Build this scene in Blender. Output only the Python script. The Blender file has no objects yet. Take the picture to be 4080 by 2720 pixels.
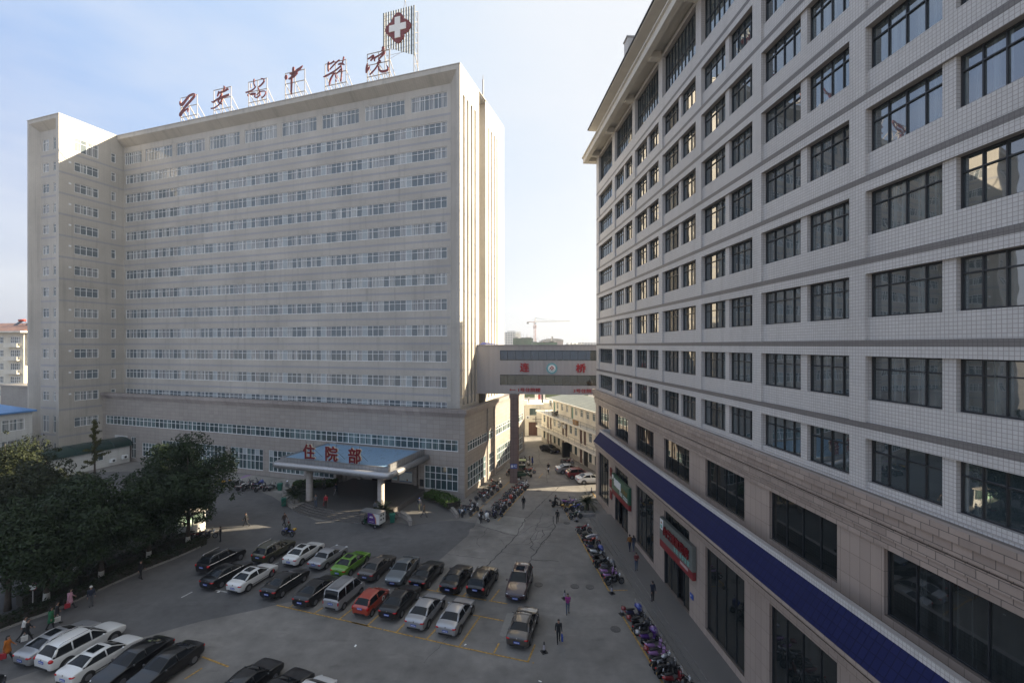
import bpy, bmesh, math, random
from mathutils import Vector, Matrix
sc = bpy.context.scene
COL = sc.collection
rad = math.radians

# ---------------------------------------------------------------- camera
CAM_H = 20.9
cam_d = bpy.data.cameras.new('camera')
cam = bpy.data.objects.new('camera', cam_d)
COL.objects.link(cam)
cam.location = (0, 0, CAM_H)
cam.rotation_euler = (rad(90), 0, 0)
cam_d.sensor_width = 36.0
cam_d.lens = 36.0 * 1760 / 4080
cam_d.shift_y = 0.00368
cam_d.clip_start = 0.1
cam_d.clip_end = 6000
sc.camera = cam

# ---------------------------------------------------------------- sky and sun
SUN = Vector((1.0, 0.245, 0.54)).normalized()
elev = math.asin(SUN.z)
azim = math.atan2(SUN.x, SUN.y)
w = bpy.data.worlds.new('World')
sc.world = w
w.use_nodes = True
nt = w.node_tree
bg = nt.nodes['Background']
sky = nt.nodes.new('ShaderNodeTexSky')
sky.sky_type = 'NISHITA'
sky.sun_disc = False
sky.sun_elevation = elev
sky.sun_rotation = azim
sky.altitude = 50
sky.air_density = 1.0
sky.dust_density = 3.0
sky.ozone_density = 1.0
# thin bright veil over the sky: paler towards the sun and the horizon, with faint cloud streaks
tcw = nt.nodes.new('ShaderNodeTexCoord')
dotw = nt.nodes.new('ShaderNodeVectorMath'); dotw.operation = 'DOT_PRODUCT'; dotw.inputs[1].default_value = SUN
nt.links.new(tcw.outputs['Generated'], dotw.inputs[0])
rpw = nt.nodes.new('ShaderNodeValToRGB'); K = 1.0
mrw = nt.nodes.new('ShaderNodeMapRange'); mrw.inputs[1].default_value = -1; mrw.inputs[2].default_value = 1
nt.links.new(dotw.outputs['Value'], mrw.inputs[0]); nt.links.new(mrw.outputs[0], rpw.inputs[0])
els = rpw.color_ramp.elements
for p_, c_ in ((0.0, (.40, .50, .70)), (.30, (.43, .55, .83)), (.40, (.41, .59, .92)), (.55, (.54, .71, .98)), (.635, (.69, .82, .98)), (.76, (.88, .92, .97)), (1.0, (1.0, .97, .92))):
    if p_ in (0.0, 1.0): e_ = els[0 if p_ == 0 else -1]
    else: e_ = els.new(p_)
    e_.color = (*c_, 1)
sepw = nt.nodes.new('ShaderNodeSeparateXYZ'); nt.links.new(tcw.outputs['Generated'], sepw.inputs[0])
hzw = nt.nodes.new('ShaderNodeMapRange'); hzw.inputs[1].default_value = 0.0; hzw.inputs[2].default_value = 0.36; hzw.inputs[3].default_value = .75; hzw.inputs[4].default_value = 0
nt.links.new(sepw.outputs[2], hzw.inputs[0])
hcw = nt.nodes.new('ShaderNodeMixRGB'); nt.links.new(mrw.outputs[0], hcw.inputs[0]); hcw.inputs[1].default_value = (.50, .51, .60, 1); hcw.inputs[2].default_value = (1.24, 1.20, 1.12, 1)
mhw = nt.nodes.new('ShaderNodeMixRGB'); nt.links.new(hzw.outputs[0], mhw.inputs[0]); nt.links.new(rpw.outputs[0], mhw.inputs[1]); nt.links.new(hcw.outputs[0], mhw.inputs[2])
mpw = nt.nodes.new('ShaderNodeMapping'); mpw.inputs['Scale'].default_value = (1.0, 1.3, 3.5)
ncw = nt.nodes.new('ShaderNodeTexNoise'); ncw.inputs['Scale'].default_value = 1.7; ncw.inputs['Detail'].default_value = 6; ncw.inputs['Roughness'].default_value = 0.5
rcw = nt.nodes.new('ShaderNodeMapRange'); rcw.inputs[1].default_value = 0.40; rcw.inputs[2].default_value = 0.70; rcw.inputs[3].default_value = 0.0; rcw.inputs[4].default_value = 0.70
cmw = nt.nodes.new('ShaderNodeMixRGB'); cmw.inputs[2].default_value = (.90, .93, .98, 1)
nt.links.new(tcw.outputs['Generated'], mpw.inputs['Vector']); nt.links.new(mpw.outputs[0], ncw.inputs['Vector'])
nt.links.new(ncw.outputs['Fac'], rcw.inputs[0]); nt.links.new(rcw.outputs[0], cmw.inputs[0]); nt.links.new(mhw.outputs[0], cmw.inputs[1])
scw = nt.nodes.new('ShaderNodeMixRGB'); scw.blend_type = 'MULTIPLY'; scw.inputs[0].default_value = 1; scw.inputs[2].default_value = (6.7, 6.7, 6.7, 1); nt.links.new(cmw.outputs[0], scw.inputs[1])
mxw = nt.nodes.new('ShaderNodeMixRGB'); mxw.inputs[0].default_value = .85
nt.links.new(sky.outputs[0], mxw.inputs[1]); nt.links.new(scw.outputs[0], mxw.inputs[2]); nt.links.new(mxw.outputs[0], bg.inputs['Color'])
bg.inputs['Strength'].default_value = 0.05
sun_d = bpy.data.lights.new('sun', 'SUN')
sun_d.energy = 5.0
sun_d.angle = rad(0.53)
sun_d.color = (1.0, 0.85, 0.62)
sun = bpy.data.objects.new('sun', sun_d)
COL.objects.link(sun)
sun.rotation_euler = SUN.to_track_quat('Z', 'Y').to_euler()
vs = sc.view_settings
vs.view_transform = 'Standard'; vs.look = 'None'; vs.gamma = 1.0; vs.use_curve_mapping = False
vs.exposure = 1.72

# ---------------------------------------------------------------- measuring helpers
F = 1760.0
def G(u, v, z=0.0):
    """ground point (height z) seen at photo pixel u,v"""
    Y = F * (CAM_H - z) / (v - 1375)
    return Vector(((u - 2040) / F * Y, Y, z))
LA = rad(17.73)
L_ORG = Vector((-7.43, 62.9, 0))
def toL(p):
    dx, dy = p[0] - L_ORG.x, p[1] - L_ORG.y
    return (dx * math.cos(LA) - dy * math.sin(LA), dx * math.sin(LA) + dy * math.cos(LA))
def fromL(x, y, z=0.0):
    return Vector((L_ORG.x + x * math.cos(LA) + y * math.sin(LA), L_ORG.y - x * math.sin(LA) + y * math.cos(LA), z))
R_ORG = Vector((11.54, 60.4, 0)); RA = math.atan2(-.9973, .0737)
def fromR(x, y, z=0.0):
    return Vector((R_ORG.x + x * .0737 + y * .9973, R_ORG.y - x * .9973 + y * .0737, z))

# ---------------------------------------------------------------- object helpers
def tag(o, label=None, cat=None, group=None, kind=None):
    if label: o['label'] = label
    if cat: o['category'] = cat
    if group: o['group'] = group
    if kind: o['kind'] = kind
    return o
def empty(name, loc=(0, 0, 0), rz=0.0, label=None, cat=None, group=None):
    o = bpy.data.objects.new(name, None)
    o.empty_display_size = 0.3
    COL.objects.link(o)
    o.location = loc; o.rotation_euler = (0, 0, rz)
    return tag(o, label, cat, group)
def put(name, me, parent=None, loc=(0, 0, 0), rz=0.0, mats=None, rot=None):
    o = bpy.data.objects.new(name, me)
    COL.objects.link(o)
    if parent is not None: o.parent = parent
    o.location = loc
    o.rotation_euler = rot if rot else (0, 0, rz)
    if mats:
        for i, m in enumerate(mats):
            if m is not None and i < len(o.material_slots):
                o.material_slots[i].link = 'OBJECT'
                o.material_slots[i].material = m
    return o
class MB:
    """collects shapes into one mesh"""
    def __init__(s):
        s.v = []; s.f = []; s.m = []; s.sm = []; s.mi = 0; s.T = None; s.smooth = False
    def add(s, vs, fs):
        b = len(s.v)
        if s.T is not None: vs = [s.T @ Vector(p) for p in vs]
        s.v += [tuple(p) for p in vs]
        for f in fs:
            s.f.append([i + b for i in f]); s.m.append(s.mi); s.sm.append(s.smooth)
        return s
    def quad(s, a, b, c, d): return s.add([a, b, c, d], [(0, 1, 2, 3)])
    def poly(s, pts): return s.add(pts, [tuple(range(len(pts)))])
    def box(s, x0, x1, y0, y1, z0, z1):
        return s.add([(x0, y0, z0), (x1, y0, z0), (x1, y1, z0), (x0, y1, z0), (x0, y0, z1), (x1, y0, z1), (x1, y1, z1), (x0, y1, z1)],
                     [(0, 3, 2, 1), (4, 5, 6, 7), (0, 1, 5, 4), (1, 2, 6, 5), (2, 3, 7, 6), (3, 0, 4, 7)])
    def cbox(s, c, d):
        return s.box(c[0] - d[0] / 2, c[0] + d[0] / 2, c[1] - d[1] / 2, c[1] + d[1] / 2, c[2] - d[2] / 2, c[2] + d[2] / 2)
    def prism(s, pts, z0, z1):
        n = len(pts)
        vs = [(p[0], p[1], z0) for p in pts] + [(p[0], p[1], z1) for p in pts]
        fs = [tuple(range(n - 1, -1, -1)), tuple(range(n, 2 * n))] + [(i, (i + 1) % n, n + (i + 1) % n, n + i) for i in range(n)]
        return s.add(vs, fs)
    def ext(s, pts, ax, d0, d1):
        """extrude a polygon given in the plane perpendicular to axis ax ('x': (y,z), 'y': (x,z))"""
        def P(p, d): return (d, p[0], p[1]) if ax == 'x' else (p[0], d, p[1])
        n = len(pts)
        vs = [P(p, d0) for p in pts] + [P(p, d1) for p in pts]
        fs = [tuple(range(n)), tuple(range(2 * n - 1, n - 1, -1))] + [(i, n + i, n + (i + 1) % n, (i + 1) % n) for i in range(n)]
        return s.add(vs, fs)
    def tube(s, pts, r, n=6, caps=True):
        pts = [Vector(p) for p in pts]
        rs = r if isinstance(r, (list, tuple)) else [r] * len(pts)
        up0 = None; rings = []
        for i, p in enumerate(pts):
            d = (pts[min(i + 1, len(pts) - 1)] - pts[max(i - 1, 0)])
            if d.length < 1e-9: d = Vector((0, 0, 1))
            d.normalize()
            ref = Vector((0, 0, 1)) if abs(d.z) < .95 else Vector((1, 0, 0))
            if up0 is not None and abs(up0.dot(d)) < .98: ref = up0
            a = ref.cross(d).normalized(); b = d.cross(a).normalized(); up0 = b
            rings.append([p + (a * math.cos(2 * math.pi * k / n) + b * math.sin(2 * math.pi * k / n)) * rs[i] for k in range(n)])
        vs = [q for r_ in rings for q in r_]; fs = []
        for i in range(len(pts) - 1):
            for k in range(n):
                fs.append((i * n + k, i * n + (k + 1) % n, (i + 1) * n + (k + 1) % n, (i + 1) * n + k))
        if caps:
            fs.append(tuple(range(n - 1, -1, -1))); o = (len(pts) - 1) * n; fs.append(tuple(range(o, o + n)))
        return s.add(vs, fs)
    def lathe(s, prof, c=(0, 0, 0), ax='z', n=16):
        """prof: list of (r, h) along the axis"""
        vs = []; fs = []
        for r, h in prof:
            for k in range(n):
                a = 2 * math.pi * k / n; x, y = r * math.cos(a), r * math.sin(a)
                if ax == 'z': vs.append((c[0] + x, c[1] + y, c[2] + h))
                elif ax == 'y': vs.append((c[0] + x, c[1] + h, c[2] + y))
                else: vs.append((c[0] + h, c[1] + x, c[2] + y))
        for i in range(len(prof) - 1):
            for k in range(n):
                fs.append((i * n + k, i * n + (k + 1) % n, (i + 1) * n + (k + 1) % n, (i + 1) * n + k))
        fs.append(tuple(range(n - 1, -1, -1))); o = (len(prof) - 1) * n; fs.append(tuple(range(o, o + n)))
        return s.add(vs, fs)
    def ell(s, c, r, n=10, m=7):
        vs = [(c[0], c[1], c[2] - r[2])]; fs = []
        for i in range(1, m):
            t = -math.pi / 2 + math.pi * i / m
            for k in range(n):
                a = 2 * math.pi * k / n
                vs.append((c[0] + r[0] * math.cos(t) * math.cos(a), c[1] + r[1] * math.cos(t) * math.sin(a), c[2] + r[2] * math.sin(t)))
        vs.append((c[0], c[1], c[2] + r[2])); L = len(vs) - 1
        for k in range(n):
            fs.append((0, 1 + (k + 1) % n, 1 + k)); fs.append((L, 1 + (m - 2) * n + k, 1 + (m - 2) * n + (k + 1) % n))
        for i in range(m - 2):
            for k in range(n):
                a = 1 + i * n + k; b = 1 + i * n + (k + 1) % n
                fs.append((a, b, b + n, a + n))
        return s.add(vs, fs)
    def mesh(s, name, mats):
        me = bpy.data.meshes.new(name)
        me.from_pydata(s.v, [], s.f)
        for m in (mats if isinstance(mats, (list, tuple)) else [mats]): me.materials.append(m)
        me.polygons.foreach_set('material_index', s.m)
        me.polygons.foreach_set('use_smooth', s.sm)
        me.update()
        return me
    def build(s, name, mats, parent=None, loc=(0, 0, 0), rz=0.0):
        return put(name, s.mesh(name, mats), parent, loc, rz)

# ---------------------------------------------------------------- materials
class NT:
    def __init__(s, name):
        s.mat = bpy.data.materials.new(name); s.mat.use_nodes = True
        s.t = s.mat.node_tree; s.p = s.t.nodes['Principled BSDF']
    def n(s, typ, **kw):
        nd = s.t.nodes.new(typ)
        for k, v in kw.items():
            if k.startswith('i_'):
                key = k[2:]; key = int(key) if key.isdigit() else key.replace('_', ' ')
                nd.inputs[key].default_value = v
            else: setattr(nd, k, v)
        return nd
    def l(s, a, b): s.t.links.new(a, b)
    def math(s, op, a, b=None, clamp=False):
        nd = s.n('ShaderNodeMath', operation=op, use_clamp=clamp)
        for i, q in enumerate((a, b)):
            if q is None: continue
            if isinstance(q, (int, float)): nd.inputs[i].default_value = q
            else: s.l(q, nd.inputs[i])
        return nd.outputs[0]
    def mix(s, f, a, b, mode='MIX'):
        nd = s.n('ShaderNodeMixRGB', blend_type=mode)
        for i, q in enumerate((f, a, b)):
            if isinstance(q, (int, float)): nd.inputs[i].default_value = q
            elif isinstance(q, tuple): nd.inputs[i].default_value = (*q[:3], 1)
            else: s.l(q, nd.inputs[i])
        return nd.outputs[0]
    def noise(s, vec, scale, detail=4, rough=.55):
        nd = s.n('ShaderNodeTexNoise'); nd.inputs['Scale'].default_value = scale; nd.inputs['Detail'].default_value = detail; nd.inputs['Roughness'].default_value = rough
        if vec is not None: s.l(vec, nd.inputs['Vector'])
        return nd.outputs['Fac']
    def rng(s, v, a, b, c=0.0, d=1.0):
        nd = s.n('ShaderNodeMapRange'); s.l(v, nd.inputs[0])
        for i, q in enumerate((a, b, c, d)): nd.inputs[i + 1].default_value = q
        return nd.outputs[0]
    def obj(s): return s.n('ShaderNodeTexCoord').outputs['Object']
    def scale(s, vec, sx, sy, sz):
        nd = s.n('ShaderNodeMapping'); nd.inputs['Scale'].default_value = (sx, sy, sz); s.l(vec, nd.inputs['Vector']); return nd.outputs[0]
    def wallvec(s):
        """(along the wall, height) in the building's own axes"""
        tc = s.n('ShaderNodeTexCoord'); p = s.n('ShaderNodeSeparateXYZ'); q = s.n('ShaderNodeSeparateXYZ')
        s.l(tc.outputs['Object'], p.inputs[0]); s.l(tc.outputs['Normal'], q.inputs[0])
        a = s.math('MULTIPLY', p.outputs[0], s.math('ABSOLUTE', q.outputs[1]))
        b = s.math('MULTIPLY', p.outputs[1], s.math('ABSOLUTE', q.outputs[0]))
        c = s.n('ShaderNodeCombineXYZ'); s.l(s.math('ADD', a, b), c.inputs[0])
        # horizontal faces use y as second axis
        flat = s.math('GREATER_THAN', s.math('ABSOLUTE', q.outputs[2]), .8)
        h = s.math('ADD', p.outputs[2], s.math('MULTIPLY', flat, p.outputs[1]))
        s.l(h, c.inputs[1]); return c.outputs[0], tc.outputs['Object']
    def done(s, col=None, rough=None, spec=None, metal=None, bump=None, bd=.02, bs=.5):
        P = s.p
        if col is not None:
            if isinstance(col, tuple): P.inputs['Base Color'].default_value = (*col[:3], 1)
            else: s.l(col, P.inputs['Base Color'])
        if rough is not None:
            if isinstance(rough, (int, float)): P.inputs['Roughness'].default_value = rough
            else: s.l(rough, P.inputs['Roughness'])
        if spec is not None: P.inputs['IOR'].default_value = spec
        if metal is not None: P.inputs['Metallic'].default_value = metal
        if bump is not None:
            b = s.n('ShaderNodeBump'); b.inputs['Strength'].default_value = bs; b.inputs['Distance'].default_value = bd
            s.l(bump, b.inputs['Height']); s.l(b.outputs[0], P.inputs['Normal'])
        return s.mat
def plain(name, col, rough=.6, metal=0.0, var=.12, scale=6.0, ior=None):
    m = NT(name)
    f = m.rng(m.noise(m.obj(), scale, 4), .3, .7, 1 - var, 1 + var)
    c = m.mix(1.0, col, f, 'MULTIPLY')
    return m.done(c, rough, ior, metal)
def brick(m, vec, bw, bh, mortar, off=0.0):
    b = m.n('ShaderNodeTexBrick'); b.offset = off; b.squash = 1.0
    b.inputs['Scale'].default_value = 1.0; b.inputs['Mortar Size'].default_value = mortar; b.inputs['Mortar Smooth'].default_value = .1
    b.inputs['Brick Width'].default_value = bw; b.inputs['Row Height'].default_value = bh; b.inputs['Bias'].default_value = 0
    b.inputs['Color1'].default_value = (0, 0, 0, 1); b.inputs['Color2'].default_value = (1, 1, 1, 1)
    m.l(vec, b.inputs['Vector']); return b.outputs['Fac'], b.outputs['Color']
def wall_mat(name, col, bw, bh, mortar, mcol, off=0.0, var=.05, stain=.25, rough=.5, bump=.004, streak=True):
    m = NT(name); vec, ob = m.wallvec()
    fac, rnd = brick(m, vec, bw, bh, mortar, off)
    bwn = m.n('ShaderNodeRGBToBW'); m.l(rnd, bwn.inputs[0])
    c = m.mix(1.0, col, m.rng(bwn.outputs[0], 0, 1, 1 - var, 1 + var), 'MULTIPLY')
    c = m.mix(fac, c, mcol)
    big = m.rng(m.noise(ob, .13, 5, .6), .3, .7, 1 - stain * .5, 1 + stain * .35)
    c = m.mix(1.0, c, big, 'MULTIPLY')
    if streak:
        st = m.noise(m.scale(vec, 1.3, .055, 1), 1.0, 6, .7)
        st2 = m.rng(st, .52, .80, 1.0, 1 - stain)
        c = m.mix(1.0, c, st2, 'MULTIPLY')
    hb = m.math('SUBTRACT', 1.0, fac)
    return m.done(c, rough, bump=hb, bd=bump, bs=.6)
M = {}
M['cream_tile'] = wall_mat('cream_mosaic_tile', (.49, .46, .415), .25, .12, .012, (.39, .365, .33), stain=.34, var=.03)
M['blue_band'] = wall_mat('blue_grey_tile_band', (.37, .365, .385), .25, .12, .012, (.32, .315, .33), stain=.2, var=.03)
M['granite'] = wall_mat('granite_panel', (.36, .322, .292), 1.0, .62, .012, (.16, .14, .13), stain=.12, var=.07)
M['granite_trim'] = wall_mat('granite_trim', (.35, .305, .285), 1.0, 3.0, .012, (.16, .14, .13), stain=.35, var=.08)
M['white_tile'] = wall_mat('white_tile', (.54, .53, .52), .14, .14, .010, (.33, .305, .29), stain=.20, var=.045)
M['grey_band'] = wall_mat('grey_tile_band', (.175, .165, .16), .14, .14, .010, (.12, .11, .11), stain=.1, var=.05)
M['stone'] = wall_mat('brown_stone_panel', (.36, .295, .255), .50, 1.0, .008, (.13, .105, .09), stain=.10, var=.05)
M['stone_block'] = wall_mat('brown_stone_block', (.335, .272, .235), .62, .30, .014, (.12, .10, .09), off=.5, stain=.2, var=.12)
M['white_paint'] = wall_mat('white_painted_siding', (.62, .62, .60), 3.0, .4, .012, (.45, .44, .43), stain=.25, var=.02)
M['render_cream'] = plain('cream_render', (.66, .625, .54), .8, var=.1, scale=.7)
M['render_white'] = plain('white_render', (.70, .67, .60), .8, var=.1, scale=.9)
M['soffit'] = plain('pale_soffit', (.58, .55, .49), .8, var=.06, scale=.8)
M['roof_concrete'] = plain('roof_concrete', (.3, .29, .28), .9)
M['frame_white'] = plain('white_window_frame', (.76, .77, .78), .4, var=.03)
M['frame_dark'] = plain('dark_window_frame', (.022, .025, .03), .4, var=.05)
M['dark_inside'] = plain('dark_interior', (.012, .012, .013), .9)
def pane_mat(name, dark, light, mid, cell, ior, thr, rough=.03, wav=.0, top=None):
    """window glass: tinted surface over curtains, one cell per pane"""
    m = NT(name); tc = m.n('ShaderNodeTexCoord'); oi = m.n('ShaderNodeObjectInfo')
    mp = m.n('ShaderNodeMapping'); mp.inputs['Scale'].default_value = (1 / cell, 0, 0); m.l(tc.outputs['Object'], mp.inputs['Vector'])
    fl = m.n('ShaderNodeVectorMath', operation='FLOOR'); m.l(mp.outputs[0], fl.inputs[0])
    ad = m.n('ShaderNodeVectorMath', operation='ADD'); m.l(fl.outputs[0], ad.inputs[0])
    cb = m.n('ShaderNodeCombineXYZ'); m.l(m.math('MULTIPLY', oi.outputs['Random'], 913.0), cb.inputs[1]); m.l(cb.outputs[0], ad.inputs[1])
    wn = m.n('ShaderNodeTexWhiteNoise'); m.l(ad.outputs[0], wn.inputs['Vector'])
    wv = m.noise(m.scale(tc.outputs['Object'], 9.0, 1, .25), 1.0, 2, .5)
    fold = m.rng(wv, .35, .65, .55, 1.1)
    cur = m.mix(1.0, m.mix(wn.outputs['Value'], light, mid), fold, 'MULTIPLY')
    has = m.math('GREATER_THAN', m.math('FRACT', m.math('MULTIPLY', wn.outputs['Value'], 7.31)), thr)
    # curtain edges: half-drawn
    cov = m.math('MULTIPLY', has, m.rng(m.noise(m.scale(tc.outputs['Object'], 1.4, 0, 0), 1.0, 1), .40, .46, 0, 1))
    c = m.mix(cov, dark, cur)
    bump = m.noise(m.scale(tc.outputs['Object'], .55, 1, .55), 1.0, 2, .4) if wav else None
    m.done(c, rough, ior, bump=bump, bd=wav, bs=1.0 if wav else 0)
    return m.mat
M['glass_left'] = pane_mat('pale_window_pane', (.15, .18, .20), (.50, .52, .52), (.32, .325, .34), .98, 1.6, .40, .06)
M['glass_podium'] = pane_mat('green_window_pane', (.05, .08, .088), (.22, .29, .29), (.13, .19, .20), 1.0, 1.6, .45, .06)
M['glass_right'] = pane_mat('dark_tinted_pane', (.034, .050, .057), (.12, .15, .158), (.068, .092, .10), .72, 3.0, .42, .015, wav=.006)
M['glass_shop'] = pane_mat('shop_pane', (.013, .017, .018), (.03, .036, .037), (.02, .026, .028), 1.2, 1.75, .6, .015, wav=.006)
# bridge glass lets daylight and sun through
def see_glass(name, tint, gloss=.12):
    m = NT(name); t = m.t
    tr = m.n('ShaderNodeBsdfTransparent'); tr.inputs[0].default_value = (*tint, 1)
    gl = m.n('ShaderNodeBsdfGlossy'); gl.inputs['Roughness'].default_value = .02; gl.inputs[0].default_value = (.9, .95, 1, 1)
    fr = m.n('ShaderNodeFresnel'); fr.inputs[0].default_value = 1.6
    mx = m.n('ShaderNodeMixShader'); m.l(m.math('ADD', fr.outputs[0], gloss), mx.inputs[0]); m.l(tr.outputs[0], mx.inputs[1]); m.l(gl.outputs[0], mx.inputs[2])
    out = [n for n in t.nodes if n.type == 'OUTPUT_MATERIAL'][0]
    t.nodes.remove(m.p); m.l(mx.outputs[0], out.inputs['Surface'])
    return m.mat
M['glass_bridge'] = see_glass('bridge_glass', (.13, .27, .33), .07)

def wall(mb, P, a0, a1, z0, z1, holes, depth=.2, reveal=True):
    """flat wall from a0..a1, z0..z1 with rectangular holes (a0,a1,z0,z1); P(a, d, z) maps along, depth-in, height"""
    xs = sorted(set([a0, a1] + [q for h in holes for q in h[:2] if a0 < q < a1]))
    zs = sorted(set([z0, z1] + [q for h in holes for q in h[2:4] if z0 < q < z1]))
    for i in range(len(xs) - 1):
        run = None
        for j in range(len(zs) - 1):
            xc, zc = (xs[i] + xs[i + 1]) / 2, (zs[j] + zs[j + 1]) / 2
            inside = any(h[0] < xc < h[1] and h[2] < zc < h[3] for h in holes)
            if not inside:
                if run is None: run = zs[j]
                if j == len(zs) - 2 or any(h[0] < xc < h[1] and h[2] < (zs[j + 1] + zs[j + 2]) / 2 < h[3] for h in holes):
                    mb.quad(P(xs[i], 0, run), P(xs[i + 1], 0, run), P(xs[i + 1], 0, zs[j + 1]), P(xs[i], 0, zs[j + 1])); run = None
    if reveal:
        for h in holes:
            x0, x1, y0, y1 = h[:4]; d = h[4] if len(h) > 4 else depth
            mb.quad(P(x0, 0, y0), P(x0, d, y0), P(x0, d, y1), P(x0, 0, y1))
            mb.quad(P(x1, 0, y0), P(x1, 0, y1), P(x1, d, y1), P(x1, d, y0))
            mb.quad(P(x0, 0, y1), P(x0, d, y1), P(x1, d, y1), P(x1, 0, y1))
            mb.quad(P(x0, 0, y0), P(x1, 0, y0), P(x1, d, y0), P(x0, d, y0))
_wc = {}
M['infill'] = plain('pale_infill_panel', (.36, .40, .42), .4, var=.1)
def window(parent, loc, rz, w, h, nx, fm, gm, transoms=(.66,), bar=.06, thick=3, td=.10, name='window', solid=()):
    """window unit: frame (thing part) with one pane child; local x along, z up, -y outwards"""
    key = (round(w, 3), round(h, 3), nx, fm.name, gm.name, tuple(transoms), bar, thick, solid)
    if key not in _wc:
        mb = MB(); b = bar
        mb.box(0, w, -td / 2, td / 2, 0, b); mb.box(0, w, -td / 2, td / 2, h - b, h)
        mb.box(0, b, -td / 2 + .003, td / 2, b, h - b); mb.box(w - b, w, -td / 2 + .003, td / 2, b, h - b)
        p = w / nx
        for i in range(1, nx):
            t = b * (1.25 if thick and i % thick == 0 else .7)
            mb.box(i * p - t / 2, i * p + t / 2, -td / 2 + .004, td / 2, b, h - b)
        for q in transoms:
            mb.box(b, w - b, -td / 2 - .004, td / 2 - .01, h * q - b * .4, h * q + b * .4)
        for (i, q0, q1) in solid:
            mb.mi = 1; mb.box(i * p + .03, (i + 1) * p - .03, -td / 2 + .03, td / 2 - .03, h * q0, h * q1); mb.mi = 0
        me = mb.mesh('window_frame', [fm, M['infill']])
        g = MB(); g.box(b * .5, w - b * .5, .0, .02, b * .5, h - b * .5)
        _wc[key] = (me, g.mesh('window_pane', gm))
    f, g = _wc[key]
    o = put(name, f, parent, loc, rz)
    pn = put('pane', g, o, (0, 0, .02))
    pn.location = (0, .015, 0)
    return o

# ================================================================= LEFT HOSPITAL BUILDING
HB = empty('hospital_building', L_ORG, -LA, 'tall cream tiled hospital block with long rows of white windows, red letters on its roof', 'building')
TOP = 61.0
heads = [53.8, 50.1, 46.45, 42.8, 39.1, 35.35, 31.55, 27.77, 23.97, 20.13, 16.33, 12.55]
WH = 1.72
WY = 1.2      # main wall is set back inside the frame
XW = -71.8    # wing east face
WF = -8.7     # wing front
XL = -80.6    # wing west edge
top_bays = [(-8.56, -2.55)] + [(-8.56 - 8.18 * k - .01, -8.56 - 8.18 * k + 7.07) for k in range(1, 9)]
top_bays[-1] = (-71.6, -66.9)
wallm = MB()
Pm = lambda a, d, z: (a, WY + d, z)
holes = [(a, b, 55.85, 58.15) for a, b in top_bays] + [(-71.3, -2.6, h - WH, h) for h in heads]
wall(wallm, Pm, XW, -2.0, 6, 59.2, holes, .22)
# sloping jamb and soffit of the big frame, frame faces
S0 = 59.2
wallm.quad((-2.0, WY, 11), (-.5, 0, 11), (-.5, 0, 60.3), (-2.0, WY, S0))
wallm.quad((XW, WY, S0), (-2.0, WY, S0), (-.5, 0, 60.3), (XW, 0, 60.3))
wallm.quad((XW, 0, 60.3), (-.5, 0, 60.3), (-.5, 0, TOP), (XW, 0, TOP))
wallm.quad((-.5, 0, 11), (0, 0, 11), (0, 0, TOP), (-.5, 0, TOP))
# east face of the tower: deep vertical slots
slots = [(1.1, 1.75), (2.52, 3.12), (3.95, 4.6), (5.35, 5.95)]
slots2 = [(11.4, 11.85), (12.7, 13.2), (14.1, 14.6), (15.45, 15.95)]
Pe = lambda a, d, z: (-d, a, z)
wall(wallm, Pe, 0, 7.3, 6, TOP, [(a, b, 12.2, 57.2, .9) for a, b in slots])
wall(wallm, Pe, 10.1, 19.5, 6, TOP, [(a, b, 12.2, 57.2, .9) for a, b in slots2])
for a, b in slots + slots2:
    wallm.quad(Pe(a, .9, 12.2), Pe(b, .9, 12.2), Pe(b, .9, 57.2), Pe(a, .9, 57.2))
# recess between the two parts of the east face
wallm.quad((0, 7.3, 6), (-1.9, 7.3, 6), (-1.9, 7.3, TOP), (0, 7.3, TOP))
wallm.quad((-1.9, 10.1, 6), (0, 10.1, 6), (0, 10.1, TOP), (-1.9, 10.1, TOP))
rec_h = [(7.8, 9.6, h - 1.6, h) for h in [57.4] + heads[:-1]]
wall(wallm, lambda a, d, z: (-1.9 - d, a, z), 7.3, 10.1, 6, TOP - .4, rec_h, .15)
# back, far sides and roof
wallm.quad((0, 19.5, 6), (XL, 19.5, 6), (XL, 19.5, TOP), (0, 19.5, TOP))
wallm.quad((XL, 19.5, 0), (XL, WF, 0), (XL, WF, TOP), (XL, 19.5, TOP))
# wing: east face and front face with its own small frame
wing_h = [57.8] + [53.5, 49.75, 46.1, 42.45, 38.75, 35.0, 31.25, 27.5, 23.85, 20.25, 16.45, 12.65]
wing_side = [(-6.55, -2.95, (h - (2.4 if i == 0 else 1.65)), h) for i, h in enumerate(wing_h)] + [(-6.55, -2.95, 6.35, 8.0)]
nar = [(-.95, -.2, h - WH, h) for h in [57.4] + heads]
wall(wallm, lambda a, d, z: (XW - d, a, z), WF, WY, 0, TOP, wing_side + nar, .2)
wallm.quad((XW, WF, 0), (XW - .8, WF, 0), (XW - .8, WF, TOP), (XW, WF, TOP))
wf_rows = [(h - 2.15, h) for h in [57.8]] + [(h - 1.6, h) for h in wing_h[1:]] + [(5.4, 8.4), (.3, 3.6)]
wf = [(-78.35, -76.55, a, b) for a, b in wf_rows] + [(-75.35, -74.5, a, b) for a, b in wf_rows]
wall(wallm, lambda a, d, z: (a, WF + 1 + d, z), -78.9, -73.4, 0, 59.2, wf, .2)
wallm.quad((-80.1, WF, 0), (-78.9, WF + 1, 0), (-78.9, WF + 1, 59.2), (-80.1, WF, 60.4))
wallm.quad((-73.4, WF + 1, 0), (XW - .8, WF, 0), (XW - .8, WF, 60.4), (-73.4, WF + 1, 59.2))
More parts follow.
